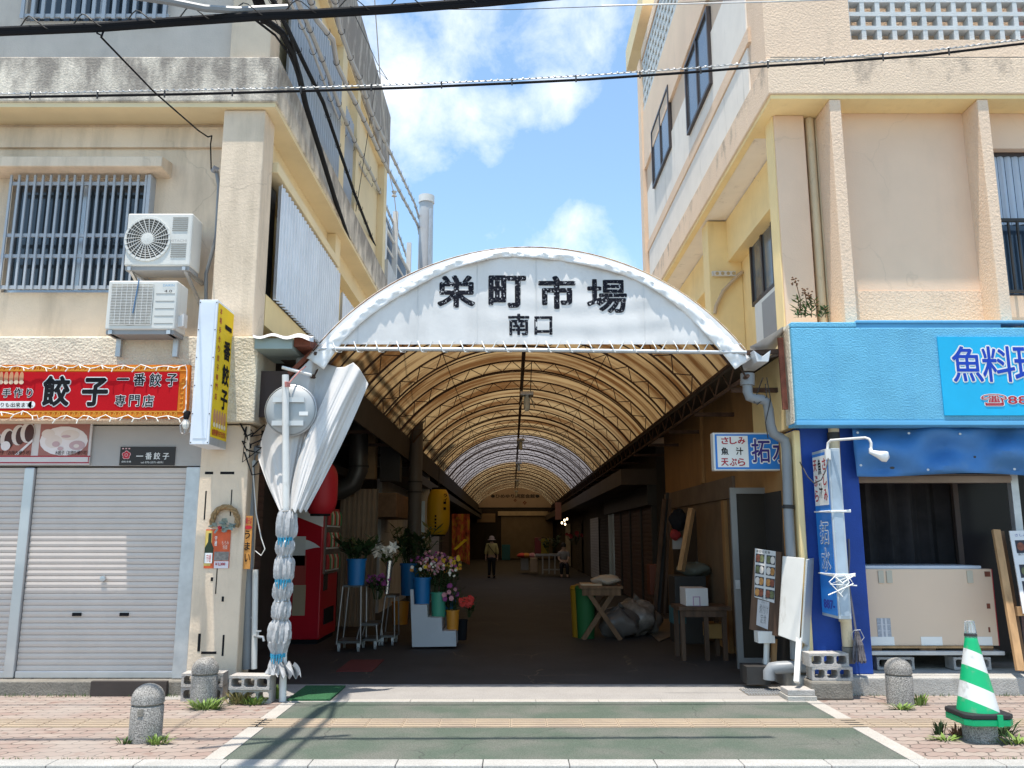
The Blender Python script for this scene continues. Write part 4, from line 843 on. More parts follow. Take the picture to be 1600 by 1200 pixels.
def pdisc(px, py, rx, rz, c, parent, lay):
    q = P(px, py, MY); MB().disc((q.x, MY - .003 - .0012 * lay, q.z), UX, UZ, rx, rz, 18, .001).build("print", c, parent)
plate_c = S("photo_plate", (.76, .71, .71), rough=.4); dump_c = S("photo_dumpling", (.70, .62, .58), rough=.4); dshade = S("photo_dumpling_shade", (.52, .36, .38), rough=.4); dk = S("photo_burnt", (.06, .015, .012), rough=.4)
pdisc(100, 689, .255, .155, plate_c, ph2, 1)
for (x_, y_, r1, r2, c_, l_) in ((84, 690, .09, .07, dump_c, 2), (110, 680, .10, .055, dump_c, 3), (121, 696, .085, .05, dshade, 4), (88, 694, .04, .03, dshade, 5), (76, 678, .07, .05, dump_c, 3), (120, 697, .03, .02, dump_c, 6), (104, 682, .05, .015, dshade, 5), (95, 701, .03, .02, dshade, 6)): pdisc(x_, y_, r1, r2, c_, ph2, l_)
for k, (x_, y_) in enumerate(((-8, 690), (12, 686), (30, 680), (44, 676))):
    pdisc(x_, y_, .075, .11, dump_c, ph, 1 + k * 2); pdisc(x_ + 3, y_ + 1, .05, .095, dk, ph, 2 + k * 2)
pdisc(10, 697, .05, .05, plate_c, ph, 10); q0 = P(2, 711, MY); m = MB(); m.poly([(P(24, 711, MY).x, MY - .014, P(24, 711, MY).z), (P(30, 711, MY).x, MY - .014, P(30, 711, MY).z), (P(52, 690, MY).x, MY - .014, P(52, 690, MY).z), (P(52, 686, MY).x, MY - .014, P(52, 686, MY).z)], (0, .001, 0)); m.build("print", plate_c, ph)
ftext("水餃子（お持ち帰り可）", 86, 704, 137, 711, MY - .012, black, t, bold=.01); ftext("焼餃子（お持ち帰り可）", -10, 704, 48, 711, MY - .016, black, t, bold=.01)
# black name plate with flower emblem
NY = 8.745
t = thing("black_name_plate", "black plate with white characters and a red flower emblem on grey fascia", "sign", tuple(P(230, 726, NY)))
fbox(MB(), 186, 698, 274, 727, NY, NY + .014).build("plate", S("plate_black", (.022, .016, .016), rough=.35), t)
for ch, x0, x1, y0, y1 in (("一", 213, 224, 712, 713.4), ("番", 227, 238, 707, 718), ("餃", 240, 251, 707, 718), ("子", 254, 265, 708, 718)): ftext(ch, x0, y0, x1, y1, NY, white, t, bold=.012)
ftext("tel 070-5371-8091", 220, 721, 255, 724, NY, white, t)
q = P(197.5, 711, NY); emb = S("emblem_red", (.5, .03, .05)); pk = S("emblem_pink", (.75, .45, .45))
for k in range(5): ang = math.pi / 2 + k * 2 * math.pi / 5; MB().disc((q.x + .026 * math.cos(ang), NY - .001, q.z + .026 * math.sin(ang)), UX, UZ, .022, .022, 12, .001).build("petal", pk, t); MB().disc((q.x + .025 * math.cos(ang), NY - .002, q.z + .025 * math.sin(ang)), UX, UZ, .017, .017, 12, .001).build("petal", emb, t)
MB().disc((q.x, NY - .0035, q.z), UX, UZ, .018, .018, 12, .001).build("flower_centre", pk, t); MB().disc((q.x, NY - .0045, q.z), UX, UZ, .012, .012, 12, .001).build("flower_centre", emb, t)
ftext("栄町市場", 190, 720, 205, 723, NY, white, t); ftext("● ● ●", 191, 700, 204, 702, NY, pk, t)
# projecting yellow sign
VX0, VX1, VY0, VY1, VZ0, VZ1 = -3.18, -2.99, 8.14, 8.64, 2.44, 3.92
t = thing("yellow_projecting_sign", "tall projecting lightbox sign, white edge and yellow face with black characters", "sign", (VX1, VY1, VZ0))
MB().box(VX0, VX1, VY0, VY1, VZ0, VZ1).build("case", rail_white, t, bevel=.006)
MB().box(VX0 + .03, VX1 - .025, VY0 - .004, VY0 + .001, VZ0 + .06, VZ1 - .03).build("edge_panel", S("pale_blue_white", (.70, .75, .82), rough=.4), t)
MB().box(VX1 - .001, VX1 + .005, VY0 + .02, VY1 - .02, VZ0 + .08, VZ1 - .03).build("face", yellow, t)
MB().box(VX1 - .0, VX1 + .004, VY0 + .01, VY1 - .01, VZ0 + .005, VZ0 + .079).build("lower_strip", galv, t)
def stext(s, y0, y1, z0, z1, mat, parent, x, sgn=1, **k): return text(s, (x, y0 if sgn > 0 else y1, z0), UY * sgn, UZ, y1 - y0, z1 - z0, mat, parent, **k)
zc = VZ1 - .14
for ch, hh in (("一", .05), ("番", .21), ("餃", .22), ("子", .21)):
    stext(ch, VY0 + .23, VY0 + .43, zc - hh - (.06 if ch == "一" else 0), zc - (.06 if ch == "一" else 0), black, t, VX1 + .005, bold=.035); zc -= hh + (.17 if ch == "一" else .045)
zc = VZ1 - .07
for ch in "本場手作り餃子専門店": stext(ch, VY0 + .06, VY0 + .12, zc - .065, zc, red_ink, t, VX1 + .005, bold=.01); zc -= .098
for k in range(5): y_ = VY0 + .07 + k * .075; MB().disc((VX1 + .0055, y_ + .02, VZ0 + .29), UY, UZ, .032, .08, 14, .002).build("dumpling_print", S("dumpling_brown", (.55, .26, .13)), t); MB().disc((VX1 + .008, y_ + .02, VZ0 + .21), UY, UZ, .028, .025, 10, .002).build("dumpling_print", S("dumpling_cream", (.8, .68, .5)), t)
stext("お持ち帰りもできます。", VY0 + .05, VY0 + .44, VZ0 + .10, VZ0 + .17, red, t, VX1 + .005, bold=.03)
for zz in (VZ0 + .3, VZ1 - .3): MB().box(VX0 + .06, VX1 - .06, VY1, 8.7, zz, zz + .05).build("bracket", galv, t)
sc = MB()
for zz in [VZ0 + .02 + (VZ1 - VZ0 - .05) * k / 5 for k in range(6)]:
    for xx in (VX0 + .012, VX1 - .012): sc.lathe([(0, -.004), (.006, -.003), (.006, 0)], (xx, VY0, zz), 8, 'y')
sc.build("screw", dark, t)
# poster of a bottle, straw wreath, wooden flavour sign
PY = 8.695
t = thing("liquor_poster", "small red poster of a sake bottle taped to the cream pillar", "poster", tuple(P(339, 889, PY)))
fbox(MB(), 318, 827, 361, 888, PY - .003, PY).build("sheet", S("poster_orange_red", (.62, .10, .03), var=.2, vs=9, rough=.4), t)
fbox(MB(), 318, 829, 332, 884, PY - .0035, PY - .003).build("glow_panel", S("poster_yellow", (.62, .45, .12), var=.25, vs=9), t)
q = P(325.5, 880, PY); m = MB(); w_ = .045
zt_ = P(0, 833, PY).z; zm_ = P(0, 853, PY).z
m.poly([(q.x - w_, PY - .0055, q.z), (q.x + w_, PY - .0055, q.z), (q.x + w_, PY - .0055, zm_ - .02), (q.x + .016, PY - .0055, zm_ + .04), (q.x + .014, PY - .0055, zt_), (q.x - .014, PY - .0055, zt_), (q.x - .016, PY - .0055, zm_ + .04), (q.x - w_, PY - .0055, zm_ - .02)], (0, .0015, 0)); m.build("bottle_print", S("bottle_black_green", (.015, .03, .015), rough=.3), t)
fbox(MB(), 319, 864, 332, 880, PY - .0075, PY - .006).build("label_print", white, t); ftext("守禮", 322, 866, 330, 878, PY - .0078, red_ink, t)
fbox(MB(), 334, 862, 358, 876, PY - .005, PY - .0035).build("dish_print", S("dish_grey", (.22, .2, .18), var=.4, vs=30), t); fbox(MB(), 334, 877, 357, 888, PY - .005, PY - .0035).build("price_panel", S("price_pale", (.68, .64, .68)), t)
ftext("￥2,300", 336, 879, 352, 884, PY - .005, red_ink, t, bold=.03); ftext("守\n禮", 335, 837, 340, 853, PY - .004, white, t, bold=.02); ftext("もろみ\n泡盛", 346, 845, 358, 858, PY - .004, S("poster_cream", (.75, .6, .5)), t)
t = thing("straw_wreath", "new year straw wreath hanging on cream pillar above the bottle poster", "wreath", tuple(P(353, 810, 8.66)))
m = MB(); c_ = P(352, 815, 8.67); random.seed(9)
for q in range(3):
    m.tube([c_ + Vector(((.13 + .018 * math.cos(k * .9 + q * 2.1)) * math.cos(R(200 - k * 11)), -.01 + .018 * math.sin(k * .9 + q * 2.1), (.15 + .015 * math.cos(k * .9 + q * 2.1)) * math.sin(R(200 - k * 11)))) for k in range(21)], .016, 6)
m.build("straw_rope", M("straw", (.30, .19, .09), rough=.9, var=.4, vs=40), t, smooth=True)
m = MB()
for k in range(26):
    a0 = random.uniform(0, 6.28); r0 = random.uniform(.0, .1); b0 = c_ + Vector((r0 * math.cos(a0), -.03, -.05 + r0 * .5 * math.sin(a0))); d0 = Vector((random.uniform(-.05, .05), random.uniform(-.03, 0), random.uniform(-.04, .03))); m.add([b0, b0 + d0 + Vector((.02, 0, .02)), b0 + d0 * 1.6, b0 + d0 + Vector((-.02, 0, -.01))], [(0, 1, 2, 3)])
m.build("paper_leaf", S("wreath_grey_green", (.22, .27, .24), var=.5, vs=30), t)
MB().lathe([(0, .02), (.02, .01), (.022, -.01), (0, -.022)], c_ + Vector((-.04, -.04, -.06)), 10).build("berry", red, t, smooth=True)
t = thing("wooden_flavour_sign", "narrow orange wooden board with black handwriting hung beside the drain pipe", "sign", tuple(P(387, 889, 8.72)))
fbox(MB(), 379, 806, 395, 889, 8.72, 8.735).build("board", S("orange_board", (.58, .26, .06), var=.2, vs=12), t)
zc = 829
for ch in "うまい": ftext(ch, 382, zc, 391, zc + 13, 8.72, black, t, bold=.02); zc += 18
ftext("沖縄そば", 381, 808, 394, 819, 8.72, red_ink, t, bold=.02); m = MB(); q = P(388, 824, 8.72); m.disc((q.x, 8.718, q.z), UX, UZ, .04, .02, 14, .002); m.build("bowl_print", red, t)
# drain pipes left of the arcade mouth
t = thing("drain_pipe", "grey drain pipe running up beside cream pillar and bending behind the mirror", "pipe", (-2.72, 8.9, 0))
MB().tube([P(386, 1045, 8.9), P(388, 900, 8.9), P(391, 730, 8.9), P(392, 712, 8.9), P(398, 704, 8.9), P(410, 702, 8.9), P(455, 702, 8.85), P(464, 698, 8.85), P(468, 688, 8.85), P(469, 640, 8.85), P(470, 560, 8.85)], .052, 12).build("pipe", pipe_grey, t, smooth=True)
m = MB(); m.tube([P(378, 965, 8.88), P(398, 965, 8.88)], .012, 6); m.tube([P(393, 720, 8.9) , P(393, 728, 8.9)], .06, 12); m.build("clamp", galv, t)
t = thing("standpipe", "white water standpipe with a small tap beside the drain pipe", "pipe", (-2.62, 8.88, 0))
MB().box(*(lambda a, b: (a.x, b.x, 8.86, 8.93, .0, b.z))(P(383 + 3, 1040, 8.86), P(394, 892, 8.86))).build("channel", pipe_grey, t) if False else None
MB().tube([P(397, 1045, 8.86), P(399, 890, 8.86)], .03, 10).build("pipe", white_old, t, smooth=True)
m = MB(); q = P(398, 994, 8.84); m.tube([q, q + Vector((.05, -.05, 0)), q + Vector((.11, -.08, 0)), q + Vector((.12, -.08, -.04))], .014, 8); m.tube([q + Vector((.05, -.05, .0)), q + Vector((.05, -.05, .05))], .008, 6); m.box(q.x + .02, q.x + .08, q.y - .06, q.y - .04, q.z + .05, q.z + .062); m.build("tap", galv, t, smooth=True)
t = thing("loose_wire_knot", "tangle of black and white cable tails at the top of the drain pipe", "cable", tuple(P(400, 700, 8.75)))
m = MB(); random.seed(21)
for k in range(7):
    p0 = P(385 + random.uniform(-6, 10), 700 + random.uniform(-25, 10), 8.72); m.tube([p0, p0 + Vector((random.uniform(-.1, .15), random.uniform(-.05, .0), random.uniform(-.1, .2))), p0 + Vector((random.uniform(-.05, .3), random.uniform(-.08, 0), random.uniform(-.25, .1))), p0 + Vector((random.uniform(-.1, .3), 0, random.uniform(-.3, .1)))], .008, 5)
m.tube([P(358, 640, 8.65), P(372, 655, 8.66), P(385, 680, 8.7), P(392, 700, 8.72)], .009, 6); m.tube([P(360, 645, 8.66), P(375, 658, 8.66), P(392, 652, 8.66)], .006, 5)
m.build("black_wire", black, t)
m = MB(); m.tube([P(394, 720, 8.8), P(400, 800, 8.78), P(408, 840, 8.78), P(414, 858, 8.78), P(408, 868, 8.78), P(398, 860, 8.78)], .006, 5); m.build("white_wire", white_old, t)
# gutter box and rusty beam end, left
t = thing("gutter_box", "grey green metal gutter end with white sheet on top, left of the arch", "gutter", tuple(P(430, 545, 8.5)))
a, b_ = P(397, 545, 8.45), P(457, 528, 8.45); MB().box(a.x, b_.x, 8.45, 9.2, a.z, b_.z).build("box", S("green_grey_metal", (.30, .37, .36), rough=.5), t, bevel=.005)
m = MB(); fbox(m, 459, 527, 485, 541, 8.5, 9.1); m.build("rusted_end", rust_red, t)
rows = [[P(395 + 95 * i / 16, 523 + 6 * math.sin(i * .9) * .4 + (5 * (i / 16) ** 3 if j else 0) + (4 if j == 2 else 0), 8.42 + (.4 if j == 0 else -.02 * j)) for i in range(17)] for j in range(3)]
MB().grid(rows).build("sheet_cover", fabric_white, t, smooth=True)
# dark clutter behind the mirror: bracket frame and posts
t = thing("timber_bracket", "rusty angle bracket and white rod roped to the mirror post below gutter", "bracket", tuple(P(470, 590, 8.7)))
MB().bar(P(452, 585, 8.7), P(495, 545, 8.7), .05).build("strut", rust_red, t); MB().tube([P(441, 574, 8.45), P(487, 586, 8.45)], .018, 8).build("rod", white_old, t, smooth=True)
m = MB()
for k in range(5): m.tube([P(444 + 2 * math.cos(q_), 597 + k * 1.5, 8.33 - .01 + .0 * q_) for q_ in (0, 1, 2)] + [P(448, 597 + k * 1.6, 8.27), P(453, 598 + k * 1.5, 8.33)], .006, 5)
m.tube([P(450, 600, 8.33), P(468, 580, 8.42), P(478, 572, 8.44)], .007, 5); m.build("pink_rope", S("pink_cord", (.55, .22, .2)), t)
MB().box(-2.76, -2.1, 8.75, 8.79, 2.8, 3.3).build("back_board", S("dim_board", (.06, .04, .035)), t)
# convex mirror seen from behind
MPX = P(442, 1085, 8.33)
t = thing("traffic_mirror", "round convex traffic mirror seen from behind on white metal post", "mirror", (MPX.x, 8.33, 0))
MB().tube([(MPX.x, 8.33, 0), P(447, 800, 8.33), P(446, 586, 8.33)], .034, 14).build("post", white_old, t, smooth=True)
c_ = P(454, 641, 8.41); r_ = .255
MB().lathe([(0, -.035), (r_ * .6, -.03), (r_ - .01, -.012), (r_, 0), (r_, .03), (r_ - .012, .032), (r_ - .015, .012)], c_, 40, 'y').build("mirror_back", M("mirror_back_grey", (.40, .42, .43), rough=.5, metal=.2, var=.06, dirt=.4, dc=(.5, .5, .48), ds=(3, 3, 3), dlo=.5, dhi=.6), t, smooth=True)
MB().lathe([(r_ + .004, -.006), (r_ + .012, 0), (r_ + .012, .034), (r_ + .0, .036)], c_, 40, 'y', cap=False).build("rim", galv, t, smooth=True)
for zz in (.1, -.14): MB().box(c_.x - .17, c_.x + .15, c_.y - .06, c_.y - .037, c_.z + zz - .025, c_.z + zz + .025).build("bracket", S("pale_bracket", (.58, .6, .6), rough=.5), t)
MB().box(c_.x + .1, c_.x + .19, c_.y - .045, c_.y - .036, c_.z - .06, c_.z - .02).build("sticker", white, t)
# gathered white curtain
t = thing("gathered_curtain", "large white tarpaulin curtain gathered and bound to the mirror post with blue cords", "curtain", (MPX.x, 8.4, .2))
top = [(403, 716), (408, 690), (425, 640), (455, 590), (490, 556), (506, 566), (520, 573), (536, 573), (551, 566), (564, 580), (576, 600)]
def cloth(top, knot, NS, NJ, depth, name="sheet"):
    rows = []
    for j in range(NJ + 1):
        q = j / NJ; r_ = []
        for i in range(NS + 1):
            s = i / NS; k = s * (len(top) - 1); i0 = min(int(k), len(top) - 2); f_ = k - i0
            tx = top[i0][0] * (1 - f_) + top[i0 + 1][0] * f_; ty = top[i0][1] * (1 - f_) + top[i0 + 1][1] * f_
            bx, by = knot[0] + (knot[1] - knot[0]) * s, 799 + 3 * math.sin(s * 20)
            px, py, Y = depth(s, q, tx + (bx - tx) * q, ty + (by - ty) * q); r_.append(P(px, py, Y))
        rows.append(r_)
    o = MB().grid(rows).build(name, fabric_white, t, smooth=True, normals=False); sm = o.modifiers.new("t", 'SOLIDIFY'); sm.thickness = .004; ss = o.modifiers.new("s", 'SUBSURF'); ss.levels = ss.render_levels = 1
    return o
pleat = lambda s, q: q ** 1.5 * (1.08 - q) * (.06 * math.sin(s * 30 + 4 * math.sin(s * 8)) + .03 * math.sin(s * 71 + 3 * q))
cloth([(403, 716), (407, 690), (425, 640), (455, 590), (490, 556), (500, 561), (512, 569), (528, 573)], (437, 456), 60, 24,
      lambda s, q, px, py: (px + math.sin(q * math.pi) * 2.5 * (s - .75), py, 8.66 - .27 * q + (.05 * math.sin(s * 8 + 1) + .02 * math.sin(s * 19 + 2 * q)) * (1 - q) + pleat(s, q) * .7))
def lobe(s, q, px, py):
    curl = -.10 * math.sin(math.pi * min(1, s * 1.08)) * (1 - .5 * q)
    crease = .05 * abs(math.sin(s * 4.4 + .9 * q + .3)) * (1 - .3 * q) + .014 * math.sin(s * 17 - 5 * q + 2 * math.sin(q * 5))
    return px + math.sin(q * math.pi) * (4 - 13 * (1 - s)) + 2 * math.sin(q * 7 + s * 3) * (1 - s), py, 8.46 - .14 * q + curl + crease + pleat(s, q) * .8
cloth([(526, 574), (538, 573), (551, 566), (560, 574), (569, 588), (576, 600)], (448, 478), 60, 30, lobe, "fold")
ties = [797, 843, 869, 908, 938, 968, 1024]; prof = []
wid = [14.5, 13.4, 14, 13, 13, 15.5]
for k in range(6):
    for i in range(7 if k < 5 else 11):
        q = i / (7 if k < 5 else 11); y_ = ties[k] + (ties[k + 1] - ties[k]) * q; prof.append((y_, 10.9 + (wid[k] - 10.9) * math.sin(math.pi * min(1, q * (1.15 if k % 2 else .9) + .02)) ** .7 if 0 < q < 1 else 10))
prof += [(1024, 9), (1030, 10), (1040, 13), (1052, 15)]
pr = []; SC = 8.33 * 1.02 / F
for y_, w_ in prof: pr.append((w_ * SC, Z(y_, 8.33)))
random.seed(2); ph_ = [random.uniform(0, 6.28) for _ in range(200)]
mb = MB(); mb.lathe(pr, (P(443, 900, 8.33).x, 8.33, 0), 72, 'z', wob=lambda a_, j: .09 * math.sin(5 * a_ + ph_[j // 7] + .3 * j) + .10 * math.sin(11 * a_ + 2.1 * (j // 7) + .25 * j) + .07 * math.sin(19 * a_ + j * .7 + ph_[j]), cap=False)
for i, v in enumerate(mb.v): mb.v[i] = v + Vector(((v.z - 1.3) * .012, 0, 0))
mb.build("bound_roll", M("glossy_tarpaulin", (.44, .44, .445), rough=.32, var=.16, vs=14, bump=.35, bs=22, dirt=.5, dc=(.2, .2, .2), ds=(26, 26, 6), dlo=.5, dhi=.68), t, smooth=True)
for k, y_ in enumerate(ties):
    z_ = Z(y_, 8.33); cc = Vector((P(443, 900, 8.33).x + (z_ - 1.3) * .012, 8.33, z_)); blue_c = k in (1, 3, 6); cw = .072
    m = MB()
    for rr in range(3 if blue_c else 1): m.tube([cc + Vector((cw * math.cos(a_ * math.pi / 8), cw * math.sin(a_ * math.pi / 8), .012 * rr - .01 + .006 * math.sin(a_))) for a_ in range(17)], .007 if blue_c else .005, 5)
    if blue_c:
        for s_ in range(5): m.tube([cc + Vector((-.01 + .01 * s_, -.065, 0)), cc + Vector((-.05 + .028 * s_, -.09, .02)), cc + Vector((-.04 + .022 * s_, -.085, -.05 - .02 * (s_ % 2)))], .006, 5)
    m.build("cord", S("turquoise_cord", (.05, .33, .5)) if blue_c else S("thin_cord_grey", (.25, .24, .22)), t)
rows = []
for j in range(8):
    q = j / 7; rows.append([P(424 + 10 * q + (36 + 3 * math.sin(3 * q)) * i / 16, 1036 + q * 22 + 4 * math.sin(i * 1.4 + q * 3), 8.24 + .05 * math.sin(i * 1.1) - .02 * q) for i in range(17)])
o = MB().grid(rows).build("tail", bpy.data.materials["glossy_tarpaulin"], t, smooth=True)
# --- concrete blocks
def block(loc, label, rz=0, proto=[]):
    if proto: return dup(proto[0], loc, label, rz)
    L, D_, h_ = .39, .19, .125
    m = MB(); w_ = .022; hw = (L - 4 * w_) / 3
    m.box(-L / 2, L / 2, 0, D_, 0, w_); m.box(-L / 2, L / 2, 0, D_, h_ - w_, h_)
    for k in range(4): x_ = -L / 2 + k * (hw + w_); m.box(x_, x_ + w_, .002, D_ - .002, w_ - .001, h_ - w_ + .001)
    for k in range(3):                   # rounded corners of the three hollow cores
        x_ = -L / 2 + w_ + k * (hw + w_)
        for sx_, ex in ((x_, 1), (x_ + hw, -1)):
            for sz_, ez in ((w_, 1), (h_ - w_, -1)): m.poly([(sx_ - ex * .002, .003, sz_ - ez * .002), (sx_ + ex * .018, .003, sz_ - ez * .002), (sx_ - ex * .002, .003, sz_ + ez * .018)], (0, D_ - .006, 0))
    o = m.build("concrete_block", block_mat); tag(o, label, "block", "concrete blocks by the kerbless shop steps"); proto.append(o)
    o.location = loc; o.rotation_euler = (0, 0, rz); return o
bx = X(393, 1070, 8.28)
block((bx, 8.20, .127), "upper of two hollow concrete blocks stacked beside the mirror post", R(-3)); block((bx + .01, 8.22, 0), "lower hollow concrete block in the weeds beside the mirror post", R(2))
bx2 = X(316, 1060, 8.33)
block((bx2, 8.33, .13), "upper concrete block behind the rear left bollard at the pillar foot", R(4)); block((bx2, 8.34, 0), "lower concrete block behind the rear left bollard at pillar foot", R(4))
bx3 = X(1298, 1050, 8.4)
block((bx3, 8.42, .302), "top concrete block of the pair stacked at right of arcade mouth", R(2)); block((bx3 + .02, 8.41, .175), "second concrete block of the pair stacked at right of arcade mouth", R(-2))
m = MB(); m.box(bx3 - .2, bx3 + .2, 8.38, 8.615, 0, .172); tag(m.build("footing", conc_dark, bevel=.02), "rough dark concrete footing under the two stacked blocks on the right", "footing")
# --- bollards
def bollard(loc, label, proto=[]):
    if proto: return dup(proto[0], loc, label, random.uniform(0, 6))
    t = thing("bollard", label, "bollard", (0, 0, 0), "round granite bollards along the pavement"); r = .121
    MB().lathe([(r * .99, -.05), (r, .02), (r, .255), (r - .004, .262), (0, .262)], (0, 0, 0), 32).build("shaft", granite, t, smooth=True)
    MB().lathe([(r - .014, .26), (r - .014, .275)], (0, 0, 0), 32, cap=False).build("groove", conc_dark, t, smooth=True)
    MB().lathe([(0, .272), (r - .006, .273), (r + .001, .28), (r + .001, .31)] + [((r + .001) * math.cos(a * math.pi / 20), .31 + .112 * math.sin(a * math.pi / 20)) for a in range(1, 10)] + [(0, .423)], (0, 0, 0), 32).build("dome", granite, t, smooth=True)
    MB().box(-.02, .02, -r - .003, -r + .01, .2, .25).build("plate", conc_dark, t)
    proto.append(t); t.location = loc; return t
def gp(px, py): Y = -H / math.tan(TH + math.atan((600 - py) / F)); return Vector((X(px, py, Y), Y, 0))
def bl(px, py, label): p = gp(px, py); return bollard((p.x * (1 + .138 / p.y), p.y + .138, 0), label)
bl(226, 1164, "granite bollard on the pavement in front of the grey roller shutter"); bl(317, 1104, "granite bollard by the concrete blocks at the cream pillar"); bl(1408, 1105, "granite bollard before the seafood restaurant step")
# --- cone on its stub bollard
q = gp(1533, 1163); cx, cy = q.x * (1 + .14 / q.y), q.y + .14
o = MB().lathe([(.124, -.05), (.124, .125), (.118, .133), (0, .134)], (0, 0, 0), 30).build("stub_bollard", granite, smooth=True); o.location = (cx, cy, 0); tag(o, "short granite bollard carrying the green and white traffic cone", "bollard", "round granite bollards along the pavement")
t = thing("traffic_cone", "green and white striped traffic cone set on a short granite bollard", "cone", (cx, cy, .135))
def cone_m():
    m, n, l, b = nt("green_white_cone"); g = n.new("ShaderNodeTexCoord"); sx = n.new("ShaderNodeSeparateXYZ"); l.new(g.outputs['Object'], sx.inputs[0])
    ax = n.new("ShaderNodeMath"); ax.operation = 'MULTIPLY'; ax.inputs[1].default_value = .42; l.new(sx.outputs[0], ax.inputs[0])
    ad = n.new("ShaderNodeMath"); ad.operation = 'ADD'; l.new(sx.outputs[2], ad.inputs[0]); l.new(ax.outputs[0], ad.inputs[1])
    dv = n.new("ShaderNodeMath"); dv.operation = 'MULTIPLY'; dv.inputs[1].default_value = 1 / .262; l.new(ad.outputs[0], dv.inputs[0])
    fr = n.new("ShaderNodeMath"); fr.operation = 'FRACT'; l.new(dv.outputs[0], fr.inputs[0]); gt = n.new("ShaderNodeMath"); gt.operation = 'GREATER_THAN'; gt.inputs[1].default_value = .5; l.new(fr.outputs[0], gt.inputs[0])
    mx = n.new("ShaderNodeMixRGB"); mx.inputs[1].default_value = (.0, .40, .15, 1); mx.inputs[2].default_value = (.70, .70, .68, 1); l.new(gt.outputs[0], mx.inputs[0])
    tn = n.new("ShaderNodeTexNoise"); tn.inputs['Scale'].default_value = 14; tn.inputs['Detail'].default_value = 6; l.new(g.outputs['Object'], tn.inputs[0]); mr = n.new("ShaderNodeMapRange"); mr.inputs[1].default_value = .58; mr.inputs[2].default_value = .72; mr.inputs[4].default_value = .5; l.new(tn.outputs['Fac'], mr.inputs[0])
    m2 = n.new("ShaderNodeMixRGB"); m2.inputs[2].default_value = (.3, .28, .24, 1); l.new(mr.outputs[0], m2.inputs[0]); l.new(mx.outputs[0], m2.inputs[1]); l.new(m2.outputs[0], b.inputs['Base Color']); b.inputs['Roughness'].default_value = .45; return m
z0 = .22; MB().lathe([(.150, z0), (.145, z0 + .03), (.048, z0 + .52), (.044, z0 + .56), (.04, z0 + .565), (0, z0 + .565)], (cx, cy, 0), 36).build("shell", cone_m(), t, smooth=True)
m = MB(); cs = [(-.19, -.14), (-.14, -.19), (.14, -.19), (.19, -.14), (.19, .14), (.14, .19), (-.14, .19), (-.19, .14)]; m.poly([(cx + a, cy + b, z0 - .035) for a, b in cs], (0, 0, .035)); m.build("base_plate", rubber, t, bevel=.008)
m = MB(); m.poly([(cx + a * .985, cy + b * .985, z0 - .085) for a, b in cs], (0, 0, .048)); m.build("base_skirt", S("cone_green", (.0, .34, .13), rough=.45), t, bevel=.006)
MB().box(cx + .04, cx + .08, cy - .2, cy - .187, z0 - .085, z0 - .0).build("buckle", S("cone_green", (.0, .34, .13)), t)
def clear_m():
    m, n, l, b = nt("clear_plastic"); b.inputs['Base Color'].default_value = (.85, .9, .92, 1); b.inputs['Transmission Weight'].default_value = .85; b.inputs['Roughness'].default_value = .15; b.inputs['IOR'].default_value = 1.2; return m
MB().lathe([(.046, z0 + .535), (.046, z0 + .56), (.038, z0 + .66), (.034, z0 + .67), (0, z0 + .675)], (cx, cy, 0), 20, cap=False).build("bottle_cap", clear_m(), t, smooth=True)
MB().lathe([(.048, z0 + .555), (.046, z0 + .575)], (cx, cy, 0), 20, cap=False).build("dark_ring", dark, t, smooth=True)
# --- weeds
def weed(x, y, z, n_, h_, sp, seed, label, mat=leafm, flat=.6, name="weed"):
    random.seed(seed); m = MB()
    for k in range(n_):
        a = random.uniform(0, 6.28); r0 = random.uniform(0, sp * .5); hh = h_ * random.uniform(.2, .85); b0 = Vector((x + r0 * math.cos(a), y + r0 * .5 * math.sin(a), z)); d = Vector((math.cos(a), .5 * math.sin(a), 0)) * sp * random.uniform(.3, 1) * flat; w_ = random.uniform(.003, .006) * (1 + flat)
        s_ = Vector((-math.sin(a), math.cos(a), 0)) * w_
        m.add([b0 - s_ * .5, b0 + s_ * .5, b0 + d * .5 + s_ + Vector((0, 0, hh * .7)), b0 + d * .5 - s_ + Vector((0, 0, hh * .7)), b0 + d + Vector((0, 0, hh))], [(0, 1, 2, 3), (3, 2, 4)])
    return tag(m.build(name, mat, loc=(x, y, z), normals=False), label, "weed", "weeds growing in the pavement joints")
def wd_(px, py, n_, h_, sp, seed, label, mat=leaf_lit, **k): p = gp(px, py); return weed(p.x, p.y, 0, n_, h_, sp, seed, label, mat, **k)
wd_(246, 1163, 60, .09, .16, 1, "small leafy weed at the right foot of the foremost left bollard"); wd_(196, 1162, 30, .07, .1, 2, "thin weed at the left foot of the foremost left bollard", leafm)
wd_(322, 1108, 140, .12, .28, 3, "grassy weed tuft in front of the rear left bollard"); wd_(372, 1100, 120, .15, .2, 4, "grass tuft left of the block pair by the mirror post", M("dry_grass", (.2, .17, .06), rough=.8, var=.4, vs=30)); wd_(395, 1101, 90, .1, .2, 5, "low green weed in front of the lower hollow block"); wd_(433, 1092, 60, .2, .12, 6, "upright young weed between blocks and curtain", leaf_lit)
